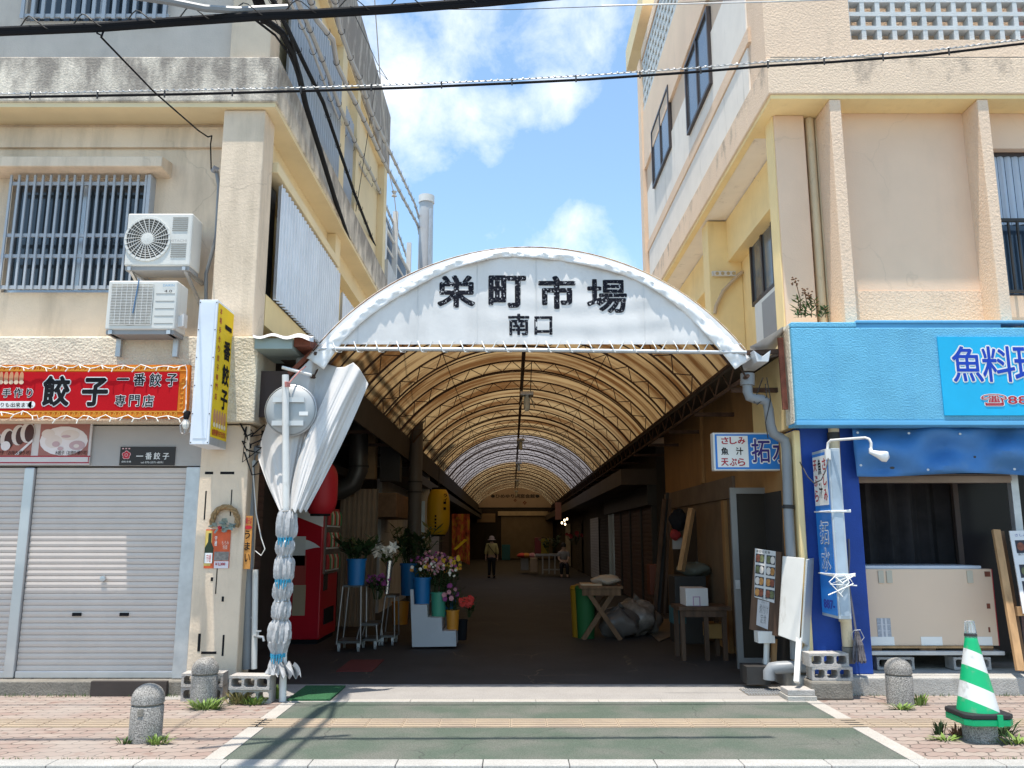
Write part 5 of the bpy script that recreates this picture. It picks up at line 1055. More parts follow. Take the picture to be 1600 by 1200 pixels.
wd_(1408, 1109, 70, .07, .18, 7, "weed patch at the front foot of restaurant bollard"); wd_(1437, 1102, 60, .14, .12, 8, "taller weed at the right side of the restaurant bollard"); wd_(1468, 1148, 40, .14, .1, 9, "dark sprig of weed left of the cone bollard", leaf_dark); wd_(1498, 1152, 40, .13, .12, 10, "reddish dry weed close beside the cone bollard", dry); wd_(1566, 1150, 40, .15, .16, 11, "broad leaved weed right of the cone bollard", leaf_dark, flat=1.0); wd_(1590, 1162, 80, .09, .3, 12, "low spreading weed at the right edge near the cone"); wd_(1298, 1086, 40, .09, .1, 13, "small weed below the stacked blocks at right"); wd_(1478, 1157, 50, .05, .2, 14, "flat green weed patch in front of the cone bollard")

random.seed(77); m = MB()
def blade(x, y, z, h_, sp): a = random.uniform(0, 6.28); b0 = Vector((x, y, z)); d = Vector((math.cos(a), math.sin(a) * .6, 0)) * sp; q = Vector((-math.sin(a), math.cos(a), 0)) * .003; m.add([b0 - q, b0 + q, b0 + d + Vector((0, 0, h_))], [(0, 1, 2)])
for k in range(900):
    w_ = random.random()
    if w_ < .45: x = random.gauss(random.choice((-5.2, -4.4, -3.5, -3.0)), .22); blade(x, 8.56 + random.uniform(-.03, .04), 0, random.uniform(.01, .05), random.uniform(.005, .03))
    elif w_ < .75: x = random.gauss(random.choice((3.2, 3.9, 4.6, 5.2)), .25); blade(x, 8.60 + random.uniform(-.03, .015), 0, random.uniform(.01, .05), random.uniform(.005, .03))
    else: x = random.gauss(random.choice((-3.6, -2.9, 3.5, 4.3, 3.9)), .3); blade(x, YK1 + random.uniform(0, .02), .0, random.uniform(.006, .025), random.uniform(.005, .02))
tag(m.build("grass", leafm, normals=False), "thin grass and moss sprouting along wall foot and kerb joints", "grass", kind="stuff")
# =================================================================== FRONT, RIGHT SIDE
t = thing("awning_tarpaulin", "faded blue tarpaulin awning sagging below the sky blue fascia", "awning", (5, 8.75, 2.4))
rows = []
for j in range(13):
    q = j / 12; r_ = []
    for i in range(61):
        s = i / 60; px = 1331 + 8 * q + s * 330; py = 668 + (742 - 668) * q + 3 * math.sin(s * 7 + 1) * q
        r_.append(P(px, py, 8.70 - .05 * math.sin(q * 3) + .05 * math.sin(s * 11 - q * 7) + .028 * math.sin(s * 29 + q * 6) + .04 * math.sin(q * 8 + s * 9)))
    rows.append(r_)
o = MB().grid(rows).build("sheet", blue_tarp, t, smooth=True); sm = o.modifiers.new("t", 'SOLIDIFY'); sm.thickness = .004
for px, py in ((1394, 731), (1345, 727), (1450, 734), (1523, 714), (1340, 676), (1420, 677), (1500, 678), (1585, 733)): q = P(px, py, 8.60); MB().disc(q, UX, UZ, .014 if px != 1394 else .026, .012 if px != 1394 else .014, 10, .003).build("eyelet", dark if px in (1394, 1523) else galv, t)
# vertical lightbox sign
bx0, bx1, by0, by1, bzb, bzt = 3.165, 3.29, 8.30, 8.74, .76, 2.42
t = thing("blue_lightbox_sign", "tall narrow blue and white lightbox sign standing out from the deep blue pillar", "sign", (bx0, by1, bzb))
MB().box(bx0, bx1, by0, by1, bzb, bzt).build("case", S("grey_sign_edge", (.45, .5, .55), rough=.4, metal=.2), t, bevel=.006)
MB().box(bx0 + .02, bx1 - .02, by0 - .004, by0 + .001, bzb + .03, bzt - .03).build("edge_panel", S("sign_edge_blue_grey", (.36, .44, .52), rough=.35, var=.2), t)
MB().box(bx0 - .005, bx0 + .001, by0 + .02, by1 - .02, bzb + .03, bzt - .03).build("face", blue_sign, t)
MB().box(bx0 - .008, bx0 - .0055, by0 + .035, by1 - .035, bzt - .56, bzt - .06).build("white_panel", white, t)
xf = bx0 - .008
for k, (st, mt) in enumerate((("さしみ", red_ink), ("魚汁", black), ("天ぷら", red_ink))):
    zc = bzt - .09
    for ch in st: stext(ch, by0 + .05 + k * .125, by0 + .145 + k * .125, zc - (.12 if len(st) == 3 else .16), zc, mt, t, xf, -1, bold=.02, th=.002); zc -= .155 if len(st) == 3 else .24
for ch, z_ in (("拓", bzt - .95), ("水", bzt - 1.22)):
    stext(ch, by0 + .09, by0 + .34, z_, z_ + .24, white, t, bx0 - .005, -1, bold=.05, th=.002); stext(ch, by0 + .1, by0 + .33, z_ + .01, z_ + .23, blue_sign, t, bx0 - .005, -1, bold=.01, th=.0045)
stext("牧志店", by0 + .06, by0 + .36, bzb + .22, bzb + .33, navy_ink, t, bx0 - .005, -1, bold=.03, th=.002) if False else None
stext("887-", by0 + .06, by0 + .36, bzb + .08, bzb + .17, navy_ink, t, bx0 - .005, -1, bold=.03, th=.002)
m = MB()
for zz, n_ in ((bzt - .62, 4), (bzb + .42, 6)):
    random.seed(int(zz * 10))
    for k in range(n_):
        p0 = Vector((bx0 - .01, by0 - .01, zz + random.uniform(-.02, .02))); m.tube([Vector((bx0 - .012, by1, zz)), p0, Vector((bx1 + .06, by0 - .01, zz + random.uniform(-.02, .02)))], .006, 5)
        if n_ > 5: m.tube([p0 + Vector((random.uniform(-.02, .2), -.01, 0)), p0 + Vector((random.uniform(-.08, .22), -.03, -.07)), p0 + Vector((random.uniform(-.12, .2), -.02, random.uniform(-.22, -.08)))], .006, 5)
m.build("white_string", white, t)
# lamp on a bent arm
t = thing("arm_lamp", "white bulb lamp on a bent metal arm above the blue lightbox sign", "lamp", tuple(P(1293, 700, 8.3)))
MB().tube([P(1293, 702, 8.3), P(1294, 692, 8.3), P(1298, 688, 8.27), P(1352, 684, 7.95), P(1358, 686, 7.93), P(1361, 692, 7.92), P(1361, 703, 7.92)], .013, 10).build("arm", white_old, t, smooth=True)
MB().tube([P(1360, 700, 7.92), P(1361, 706, 7.92), P(1366, 708, 7.9), P(1372, 710, 7.9), P(1380, 713, 7.88), P(1386, 714, 7.87), P(1388.5, 714.5, 7.87)], [.016, .024, .027, .035, .052, .05, .02], 14).build("bulb", S("lamp_glass_white", (.78, .76, .74), rough=.25), t, smooth=True)
MB().box(*(lambda a, b: (a.x, b.x, 8.27, 8.295, a.z, b.z))(P(1290, 718, 8.28), P(1297, 702, 8.28))).build("mount", white_old, t)
m = MB(); m.tube([P(1294, 716, 8.26), P(1290, 735, 8.2), P(1283, 750, 8.2), P(1272, 755, 8.25), P(1262, 745, 8.4), P(1250, 722, 8.6)], .006, 5); m.build("cord", dark, t)
t = thing("downpipe", "cream downpipe with peeling paint standing before the deep blue pillar", "pipe", (3.42, 8.76, .2))
MB().tube([P(1302, 662, 8.74), P(1307, 760, 8.74), P(1316, 900, 8.74), P(1325, 1010, 8.74)], .055, 14).build("pipe", pipe_cream, t, smooth=True)
m = MB(); m.tube([P(1302, 676, 8.74), P(1303, 690, 8.74)], .064, 14); m.build("dark_collar", dark, t, smooth=True)
MB().tube([P(1325, 1011, 8.74), P(1326, 1036, 8.74)], .06, 14).build("foot_sleeve", conc_dark, t, smooth=True)
m = MB()
for y_ in (775, 968): m.tube([P(1306 + (y_ - 760) * .07, y_, 8.74), P(1306 + (y_ - 760) * .07, y_ + 4, 8.74)], .061, 14)
m.build("clamp", pipe_cream, t)
t = thing("broom", "old twig broom leaning handle up against deep blue pillar", "broom", tuple(P(1342, 1038, 8.66)))
MB().tube([P(1326, 842, 8.79), P(1327, 870, 8.78), P(1325, 905, 8.77), P(1338, 990, 8.70)], .011, 8).build("handle", S("broom_stick", (.12, .12, .15)), t, smooth=True)
m = MB(); random.seed(6)
for k in range(90): a0 = random.uniform(-1, 1); m.tube([P(1339 + a0 * 3, 988 + random.uniform(-2, 4), 8.69), P(1341 + a0 * 8, 1008, 8.65 + random.uniform(-.03, .03)), P(1343 + a0 * 11, 1034 + random.uniform(-3, 3), 8.62 + random.uniform(-.04, .04))], .004, 4)
m.build("bristle_head", S("bristle_grey", (.13, .12, .13), var=.4, vs=40), t)
MB().tube([P(1334, 985, 8.67), P(1344, 984, 8.67), P(1350, 996, 8.67), P(1346, 1002, 8.67), P(1333, 1000, 8.67), P(1330, 992, 8.67), P(1334, 985, 8.67)], .004, 5).build("wire_hook", galv, t)
# boarded freezer chest on planks
FYc = 9.12
t = thing("boxed_freezer", "beige board covered freezer chest on a wooden pallet in the restaurant opening", "freezer", tuple(P(1450, 1012, FYc)))
a, b_ = P(1357, 1009, FYc), P(1549, 889, FYc)
MB().box(a.x, b_.x, FYc, 9.7, a.z, b_.z).build("board_cover", beige_box, t, bevel=.006)
MB().box(a.x - .0, b_.x - .1, FYc + .01, 9.68, b_.z + .001, b_.z + .035).build("lid_edge", S("lid_blue_grey", (.5, .56, .64), rough=.35), t, bevel=.006)
for px in (1377, 1390, 1516): fbox(MB(), px - 3.5, 892, px + 3.5, 911, FYc - .012, FYc - .001).build("clip", S("clip_khaki", (.5, .47, .38)), t)
fbox(MB(), 1372, 966, 1391, 995, FYc - .004, FYc - .0008).build("vent", S("vent_blue_grey", (.36, .38, .42), var=.25, vs=60), t)
m = MB()
for k in range(1, 3): fbox(m, 1372 + k * 6.3, 966, 1372.6 + k * 6.3, 995, FYc - .006, FYc - .0045)
for k in range(1, 3): fbox(m, 1372, 966 + k * 9.6, 1391, 966.8 + k * 9.6, FYc - .0062, FYc - .0047)
m.build("vent_bar", S("vent_pale_bar", (.6, .6, .62)), t)
for x0, x1 in ((1361, 1397), (1440, 1472), (1518, 1550)): fbox(MB(), x0, 995, x1, 1008.5, FYc - .006, FYc - .0009).build("lower_panel", white, t)
for y_ in (893, 943, 980): fbox(MB(), 1539 + (y_ - 893) * .07, y_, 1547, y_ + 8, FYc - .004, FYc - .0007).build("brown_tape", rust_red, t)
MB().box(b_.x + .001, b_.x + .012, FYc + .01, 9.69, a.z, b_.z).build("red_edge", red_ink, t)
m = MB(); fbox(m, 1360, 1010, 1552, 1013, FYc - .03, 9.7); m.build("pallet_board", wood_pale, t)
m = MB()
for px in (1366, 1450, 1540): fbox(m, px - 12, 1013.2, px + 12, 1017, FYc - .02, 9.68)
m.build("pallet_foot", wood, t)
t = thing("grey_plank", "long grey plank carrying the boxed freezer across two concrete blocks", "plank", tuple(P(1460, 1026, 9.05)))
fbox(MB(), 1362, 1017.6, 1570, 1024, 9.04, 9.6).build("plank", galv, t, bevel=.004)
for k, px in enumerate((1400, 1520)):
    p = P(px, 1040, 9.06); h_ = P(px, 1024.6, 9.06).z - .178
    block((p.x, 9.06, .178), ("hollow block under the left end of grey plank", "hollow block under the right end of grey plank")[k], 0)
# menu stand at right edge
t = thing("menu_easel", "wooden easel board with pasted meal photographs at right edge of the restaurant", "sign", tuple(P(1580, 1045, 8.75)))
A0, A1, B0, B1 = P(1556, 828, 8.95), P(1640, 826, 8.95), P(1586, 968, 8.72), P(1650, 968, 8.72)
m = MB(); m.bar(A0, P(1594, 1048, 8.6), .075, .04); m.build("leg", wood_pale, t); m = MB(); m.bar(P(1563, 830, 9.05), P(1600, 1048, 8.9), .06, .04); m.build("leg", wood, t)
m = MB(); m.bar(P(1588, 955, 8.74), P(1650, 955, 8.74), .04, .09); m.build("crossbar", wood_pale, t)
S0, S1, S2, S3 = P(1576, 830, 8.90), P(1650, 828, 8.90), P(1664, 958, 8.68), P(1598, 959, 8.68)
nrm = (S1 - S0).cross(S3 - S0).normalized(); nrm = nrm if nrm.y < 0 else -nrm
m = MB(); m.poly([S0, S1, S2, S3], nrm * .012); m.build("sheet", S("menu_paper", (.68, .67, .66), rough=.4), t)
def on(u, w): return S0 + (S1 - S0) * u + (S3 - S0) * w + nrm * .0125
UU, WW = (S1 - S0).normalized(), (S0 - S3).normalized()
food = [S("food_brown", (.22, .07, .04), var=.4, vs=30), S("food_green", (.12, .13, .06), var=.4, vs=30), S("food_cream", (.6, .55, .5)), S("food_orange", (.42, .2, .06), var=.4, vs=30)]
for k, (w_, n_) in enumerate(((.12, 2), (.42, 2), (.62, 1), (.80, 2))):
    c0 = on(.18, w_); m = MB(); m.poly([on(.08, w_), on(.72, w_), on(.72, w_ + .16), on(.08, w_ + .16)], nrm * .001); ph = m.build("photo", S("photo_black", (.03, .025, .03), rough=.3), t)
    for q in range(3): MB().disc(on(.18 + q * .2, w_ + .08) + nrm * .0015, UU, WW, .038, .045, 16, .001).build("print", food[(k + q) % 4], ph)
text("魚汁定食 六五〇円", on(.1, .31), UU, WW, .25, .025, black, t, th=.002); text("さしみ・天ぷら", on(.1, .075), UU, WW, .3, .03, navy_ink, t, th=.002)
# --- sashimi lightbox sign over the alley door
GY = 9.3
t = thing("sashimi_sign", "blue and white lightbox sign listing fish dishes over the alley door", "sign", tuple(P(1176, 735, GY)))
a, b_ = P(1116, 735, GY), P(1238, 676, GY)
MB().box(a.x, b_.x, GY, GY + .12, a.z, b_.z).build("case", white_old, t, bevel=.006)
fbox(MB(), 1119, 678.5, 1236, 733, GY - .004, GY + .001).build("face", blue_sign, t); fbox(MB(), 1122, 681, 1168, 730, GY - .007, GY - .0045).build("white_panel", white, t)
for st, y0, y1, mt in (("さしみ", 682, 695, red_ink), ("魚汁", 698, 712, black), ("天ぷら", 715, 729, red_ink)):
    n_ = len(st)
    for k, ch in enumerate(st): xc = 1127 + (k * 13 if n_ == 3 else k * 23); ftext(ch, xc, y0 + 1, xc + 11, y1 - 1, GY - .007, mt, t, bold=.025, th=.002)
for ch, x0, x1 in (("拓", 1175, 1202), ("水", 1208, 1233)): ftext(ch, x0 - 1.5, 684, x1 + 1.5, 725, GY - .004, white, t, bold=.05, th=.002); ftext(ch, x0, 686, x1, 723, GY - .004, S("violet_navy_ink", (.045, .03, .2)), t, bold=.015, th=.005)
MB().box(b_.x + .0, 3.05, GY + .04, GY + .08, b_.z - .3, b_.z - .25).build("bracket", dark, t)
# --- gutter, elbow pipe at the right springing
t = thing("gutter_pipe", "grey pvc gutter outlet with jointed pipe snaking down the right corner", "pipe", (3.0, 8.9, 0))
a, b_ = P(1177, 566, 8.5), P(1203, 548, 8.5); m = MB(); m.poly([(a.x + .03, 8.47, a.z), (b_.x - .03, 8.47, a.z), (b_.x, 8.47, b_.z), ((a.x + b_.x) / 2, 8.47, b_.z - .07), (a.x, 8.47, b_.z)], (0, .5, 0)); m.build("gutter_end", S("gutter_white_grey", (.6, .62, .64), rough=.45), t, bevel=.004)
MB().tube([P(1168, 588, 8.72), P(1168, 612, 8.72), P(1171, 620, 8.72), P(1180, 623, 8.73), P(1190, 624, 8.74), P(1198, 628, 8.76), P(1201, 640, 8.78), P(1204, 665, 8.8), P(1209, 678, 8.82), P(1218, 683, 8.85), P(1226, 688, 8.86), P(1229, 700, 8.87), P(1232, 800, 8.88), P(1237, 885, 8.88), P(1242, 1000, 8.88), P(1243, 1030, 8.88)], .052, 14).build("pipe", pipe_grey, t, smooth=True)
m = MB(); m.tube([P(1168, 584, 8.72), P(1168, 602, 8.72)], .075, 14); m.build("collar", pipe_grey, t, smooth=True)
m = MB(); m.tube([P(1222, 792, 8.86), P(1248, 792, 8.95)], .012, 6); m.tube([P(1232, 789, 8.88), P(1232, 795, 8.88)], .06, 14); m.build("clamp", dark, t)
MB().tube([P(1192, 590, 8.7), P(1178, 628, 8.7), P(1183, 632, 8.7), P(1198, 620, 8.7), P(1196, 600, 8.7)], .006, 5).build("wire", dark, t); MB().tube([P(1198, 590, 8.7), P(1204, 625, 8.7), P(1196, 660, 8.72), P(1200, 685, 8.75)], .006, 5).build("wire", dark, t)
t = thing("rusty_bracket", "rusty steel angle holding the arch end against the blue fascia return", "bracket", tuple(P(1225, 640, 8.6)))
MB().bar(P(1219, 528, 8.6), P(1227, 640, 8.6), .055, .03).build("upright", rust_red, t); MB().bar(P(1141, 553, 8.62), P(1222, 549, 8.62), .05).build("crosspiece", rust, t)
t = thing("white_side_sheet", "white tarpaulin strip rising from the arch foot to the blue fascia", "sheet", tuple(P(1200, 540, 8.6)))
rows = []
for j in range(5): rows.append([P(1172 + (52 + 0 * j) * i / 14, 541 - (31 - 2 * j) * (i / 14) ** 1.1 + j * (2 + 6.5 * math.sin(i / 14 * 3.1)) * .8, 8.45 + .22 * j * .5 + .015 * math.sin(i * 1.3 + j)) for i in range(15)])
MB().grid(rows).build("sheet", fabric_white, t, smooth=True)
# plant on the fascia
t = thing("ledge_plant", "wild plant with tall brown seed heads growing on the blue fascia ledge", "plant", (3.1, 8.55, fz1)); random.seed(31)
m = MB(); lf = MB(); hd = MB()
for bx_, hh in ((1252, .42), (1258, .3), (1247, .18), (1268, .26), (1275, .2), (1290, .12), (1283, .1)):
    b0 = P(bx_, 496, 8.58); tp_ = b0 + Vector((random.uniform(-.04, .05), 0, hh)); m.tube([b0, b0.lerp(tp_, .5) + Vector((.02, 0, 0)), tp_], .005, 5)
    for k in range(26):
        q = random.uniform(0, .6) if hh > .25 else random.uniform(0, 1); c0 = b0.lerp(tp_, q); a = random.uniform(0, 6.28); L = random.uniform(.05, .12) * (1 if hh > .15 else .7); d = Vector((math.cos(a), math.sin(a) * .6, random.uniform(.0, .7))) * L; s_ = Vector((-math.sin(a), math.cos(a), 0)) * .012
        lf.add([c0, c0 + d * .5 + s_, c0 + d, c0 + d * .5 - s_], [(0, 1, 2, 3)])
    if hh > .25:
        hd = MB(); [hd.lathe([(0, -.011), (.013, 0), (0, .011)], tp_ + Vector((random.uniform(-.04, .04), random.uniform(-.03, .03), random.uniform(-.06, .03))), 6) for k in range(14)]; hd.build("seed_head", dry, t)
m.build("stem", dry, t); lf.build("foliage", leafm, t, normals=False)
# air conditioner on the alley side of the right building
q1 = aty(1215, 480, 3.3); ax0, ay0 = 3.18, 9.75
t = thing("air_conditioner", "white air conditioner standing on the ledge below the dark alley window", "air conditioner", (3.4, 10, 3.75))
MB().box(3.16, 3.46, 9.5, 10.45, 3.78, 4.52).build("casing", ac_white, t, bevel=.02); MB().box(3.15, 3.159, 9.55, 10.1, 3.85, 4.45).build("fan_panel", S("tray_grey", (.3, .3, .3)), t); MB().box(3.2, 3.3, 9.496, 9.5, 4.0, 4.3).build("valve_cover", white_old, t)
t = thing("white_bracket", "white perforated drying pole bracket on the yellow alley wall", "bracket", tuple(P(1148, 428, 12.3)))
a, b_ = P(1112, 432, 12.3), P(1149, 424, 12.3); MB().box(a.x, b_.x, 12.27, 12.30, a.z, b_.z).build("arm", white_old, t, bevel=.01)
for k in range(4): MB().lathe([(0, -.034), (.028, -.033), (.028, 0)], (a.x + .08 + k * .085, 12.3, (a.z + b_.z) / 2), 12, 'y').build("hole", S("bracket_shade", (.5, .38, .2)), t)
MB().tube([P(1160, 425, 12.28), P(1152, 432, 12.28), P(1130, 455, 12.28), P(1119, 478, 12.28), P(1117, 490, 12.28)], .03, 8).build("conduit", S("tan_conduit", (.55, .42, .28)), t, smooth=True)
t = thing("waste_pipe", "short bent grey pipe stub poking from the yellow wall under the soffit", "pipe", tuple(P(1190, 275, 10.5))); MB().tube([P(1178, 264, 11.2), P(1172, 268, 11.2), P(1176, 274, 11.0), P(1190, 283, 10.6), P(1199, 278, 10.5)], .04, 8).build("pipe", S("tan_conduit", (.55, .42, .28)), t, smooth=True)
# leaning panels and menu board at the right of the mouth
t = thing("meal_menu_board", "brown board with rows of pasted meal photographs on white post by the alley", "sign", tuple(P(1200, 1040, 9.2)))
Q = [P(1180, 857, 9.25), P(1222, 863, 9.05), P(1218, 995, 9.02), P(1172, 983, 9.22)]
nrm = (Q[1] - Q[0]).cross(Q[3] - Q[0]).normalized(); nrm = nrm if nrm.y < 0 else -nrm
S0, S1, S2, S3 = Q
MB().poly(Q, nrm * .02).build("board", wood_dark, t); UU, WW = (S1 - S0).normalized(), (S0 - S3).normalized()
def on(u, w): return S0 + (S1 - S0) * u + (S3 - S0) * w + nrm * .0215
MB().poly([on(.03, .0), on(.80, .0), on(.86, .63), on(.12, .60)], nrm * .002).build("sheet", S("menu_paper_dim", (.55, .54, .53)), t)
for r0 in range(4):
    for c0 in range(2):
        u0 = .08 + c0 * .40 + r0 * .015; w0 = .06 + r0 * .14; ph = MB().poly([on(u0, w0) + nrm * .003, on(u0 + .32, w0) + nrm * .003, on(u0 + .32, w0 + .11) + nrm * .003, on(u0, w0 + .11) + nrm * .003], nrm * .001).build("photo", S("photo_black", (.03, .025, .03), rough=.3), t)
        for q in range(2): MB().disc(on(u0 + .09 + q * .14, w0 + .055) + nrm * .0045, UU, WW, .026, .04, 12, .001).build("print", food[(r0 + c0 + q) % 4], ph)
text("本日の定食", on(.08, .045), UU, WW, .16, .03, black, t, th=.004)
MB().poly([on(.25, .62), on(.68, .63), on(.68, .96), on(.25, .93)], nrm * .001).build("paper_note", S("note_grey", (.45, .44, .45)), t)
text("魚汁\n煮付け\n定食", on(.33, .9), UU, WW, .1, .3, S("faint_grey_ink", (.2, .2, .2)), t, th=.003)
MB().tube([P(1198, 1002, 9.12), P(1197, 1042, 9.12)], .03, 10).build("post", white_old, t); MB().box(*(lambda a, b: (a.x, b.x, 9.05, 9.2, a.z, b.z))(P(1183, 1004, 9.1), P(1208, 986, 9.1))).build("post_block", white_old, t); MB().bar(P(1210, 998, 9.2), P(1208, 1046, 9.2), .05).build("leg", wood_pale, t)
t = thing("leaning_white_panel", "blank white folding sign panel with its pale leg beside the deep blue pillar", "sign", tuple(P(1250, 1075, 8.7)))
MB().poly([P(1224, 869, 8.85), P(1257, 872, 8.62), P(1249, 1005, 8.60), P(1217, 993, 8.83)], (0, .03, 0)).build("panel", white_old, t, bevel=.004); MB().poly([P(1259, 874, 8.62), P(1269, 872, 8.8), P(1263, 1012, 8.8), P(1251, 1002, 8.62)], (.02, .0, 0)).build("panel", S("grey_white_panel", (.55, .57, .56)), t, bevel=.004)
MB().bar(P(1249, 998, 8.64), P(1245, 1066, 8.45), .05).build("leg", white_old, t); MB().bar(P(1263, 1008, 8.8), P(1250, 1030, 8.7), .04).build("brace", white_old, t)
t = thing("leg_slab", "stack of two pale paving slabs under the white panel leg", "slab", tuple(P(1247, 1085, 8.35)))
p = P(1247, 1080, 8.45); MB().box(p.x - .14, p.x + .14, 8.33, 8.6, .0, .045).build("slab", conc, t, bevel=.006); MB().box(p.x - .13, p.x + .13, 8.35, 8.58, .046, .1).build("slab", block_mat, t, bevel=.006)
t = thing("ground_pipe", "grey pvc drain pipe bend lying on the ground beside the stacked blocks", "pipe", tuple(P(1215, 1050, 8.9)))
MB().tube([P(1202, 1062, 8.85), P(1202, 1050, 8.85), P(1206, 1044, 8.85), P(1216, 1043, 8.83), P(1262, 1041, 8.75)], .062, 14).build("pipe", pipe_grey, t, smooth=True)
m = MB(); fbox(m, 1168, 1042, 1203, 1070, 8.92, 9.2); m.build("sump_box", dark, t)
t = thing("drain_grate", "steel drain grate set in a concrete frame at right of arcade mouth", "grate", (2.75, 8.8, 0))
gx0, gx1 = X(1163, 1082, 8.75), X(1222, 1082, 8.75)
MB().box(gx0, gx1, 8.62, 8.95, .0015, .006).build("frame", conc_dark, t)
m = MB(); xx = gx0 + .01
while xx < gx1: m.box(xx, xx + .012, 8.63, 8.94, .0065, .016); xx += .028
m.box(gx0, gx1, 8.72, 8.73, .0067, .0155); m.box(gx0, gx1, 8.84, 8.85, .0067, .0155); m.build("grating", galv, t)
# aluminium glass door standing open
t = thing("aluminium_door", "open aluminium framed glass door at the alley side entrance", "door", (2.6, 9.7, 0))
DY = 9.9; x0, x1 = X(1146, 880, DY), X(1232, 880, DY); zt_ = Z(762, DY); zb_ = .06
MB().box(x0, x0 + .07, DY, DY + .05, zb_, zt_).build("stile", S("dim_door_frame", (.22, .22, .22), rough=.4, metal=.3), t); MB().box(x1 - .07, x1, DY, DY + .05, zb_, zt_).build("stile", S("dim_door_frame", (.22, .22, .22), rough=.4, metal=.3), t); MB().box(x0 + .07, x1 - .07, DY + .002, DY + .048, zt_ - .07, zt_).build("rail", S("dim_door_frame", (.22, .22, .22), rough=.4, metal=.3), t); MB().box(x0 + .07, x1 - .07, DY + .002, DY + .048, zb_, zb_ + .12).build("rail", S("dim_door_frame", (.22, .22, .22), rough=.4, metal=.3), t); MB().box(x0 + .07, x1 - .07, DY + .02, DY + .026, zb_ + .12, zt_ - .07).build("pane", S("dim_door_glass", (.03, .025, .02), rough=.35, spec=.15), t); MB().box(x0 + .01, x0 + .06, DY - .02, DY, .95, 1.05).build("lock", galv, t)
# =================================================================== INSIDE, LEFT
vx0, vx1, vy0, vy1, vzt = -3.24, -2.44, 12.55, 13.55, 0
vx1 = X(500, 950, 12.6); vx0 = vx1 - .85; VX2 = vx1 + .0; 
t = thing("vending_machine", "red drink vending machine with white swoosh standing at left arcade wall", "vending machine", (vx1, 12.6, 0)); vt = Z(792, 12.6)
MB().box(vx0, vx1, 12.6, 13.75, .06, vt).build("cabinet", S("machine_red", (.46, .008, .02), rough=.3), t, bevel=.02); MB().box(vx0 + .03, vx1 - .03, 12.65, 13.7, 0, .06).build("foot", black, t)
vf = vx1 + .001; MB().box(vx1 - .01, vx1 + .03, 12.7, 13.65, vt * .50, vt - .06).build("display_window", glassy("machine_window", (.16, .13, .11), .1), t)
for k in range(3):
    MB().box(vx1 + .031, vx1 + .04, 12.72, 13.63, vt * .52 + k * .33, vt * .52 + k * .33 + .02).build("shelf_strip", white, t)
    for i in range(8): MB().lathe([(.03, 0), (.035, .02), (.035, .15), (.02, .2), (.014, .22)], (vx1 + .045, 12.77 + i * .112, vt * .52 + .025 + k * .33), 8).build("can", (S("can_red", (.4, .03, .03)), S("can_green", (.05, .2, .08)), S("can_cream", (.5, .42, .3)))[i % 3], t)
MB().box(vx1, vx1 + .012, 12.75, 13.0, .75, 1.0).build("coin_panel", dark, t); MB().box(vx1, vx1 + .015, 12.85, 13.5, .25, .48).build("hatch", black, t)
pts = []
for k in range(20): a = k / 19; pts.append((vx0 + .1 + a * .72, 12.59, vt - .25 - .25 * math.sin(a * 3.0) * (1 - a) - .35 * a))
m = MB(); rows = [[Vector((p_[0], 12.597, p_[2] + .09 * math.sin(math.pi * i / 19))) for i, p_ in enumerate(pts)], [Vector((p_[0], 12.597, p_[2] - .09 * math.sin(math.pi * i / 19))) for i, p_ in enumerate(pts)]]; m.grid(rows); m.build("swoosh", white, t)
m = MB(); m.add([(vx0 + .2, 12.594, vt), (vx1, 12.594, vt), (vx1, 12.594, vt - .30), (vx0 + .2, 12.594, vt - .05)], [(0, 1, 2, 3)]); m.build("white_corner", white, t)
for (x_, y_, w_, h_, c_) in ((452, 838, 26, 46, white_old), (455, 868, 24, 45, S("poster_red_dim", (.35, .05, .04))), (456, 914, 22, 48, S("poster_tan", (.4, .3, .2)))):
    pp = MB(); fbox(pp, x_, y_, x_ + w_, y_ + h_, 12.592, 12.598); pp.build("side_poster", c_, t)
def lantern(px, y0, y1, wpx, Y, mat, label, txt=None):
    p = P(px, (y0 + y1) / 2, Y); hh = (Z(y0, Y) - Z(y1, Y)) / 2; r_ = wpx / 2 / F * Y
    t = thing("paper_lantern", label, "lantern", tuple(p), "large paper lanterns hung in the arcade")
    prof = []
    for k in range(41):
        q = -1 + 2 * k / 40; prof.append((r_ * (1 - abs(q) ** 4 * .35) * (1 + .008 * (k % 2)), q * hh * .92))
    MB().lathe(prof, p, 32).build("body", mat, t, smooth=True)
    for s in (-1, 1): MB().lathe([(r_ * .62, s * hh * .92), (r_ * .6, s * hh * 1.0)], p, 24).build("end_ring", black, t, smooth=True)
    MB().tube([p + Vector((0, 0, hh)), p + Vector((0, 0, hh + .5))], .01, 5).build("hanger", dark, t)
    if txt:
        for ch, xo, zo, s_ in txt: text(ch, (p.x + xo, p.y - math.sqrt(max(r_ ** 2 - (xo + s_ / 2) ** 2, .01)) - .02, p.z + zo), UX, UZ, s_, s_, black, t, bold=.03)
    return t
lantern(502, 722, 806, 50, 11.7, S("lantern_red", (.52, .02, .03), rough=.5), "big red paper lantern half hidden behind the gathered curtain")
lantern(685, 762, 838, 35, 19.0, S("lantern_yellow", (.62, .38, .01), rough=.5), "tall yellow cylindrical lantern hung beyond the flower stand", [("ラ", .13, .32, .08), ("イ", .13, .22, .08), ("ー", .13, .17, .06), ("■", .13, .04, .06)] + [("●", -.06, -.12 - .075 * q, .045) for q in range(5)])
t = thing("corrugated_partition", "tan corrugated metal partition facing the street behind the vending machine", "partition", tuple(P(558, 900, 15)))
pa, pb = P(524, 1000, 15.0), P(592, 768, 15.0); n_ = 46; r1, r2 = [], []
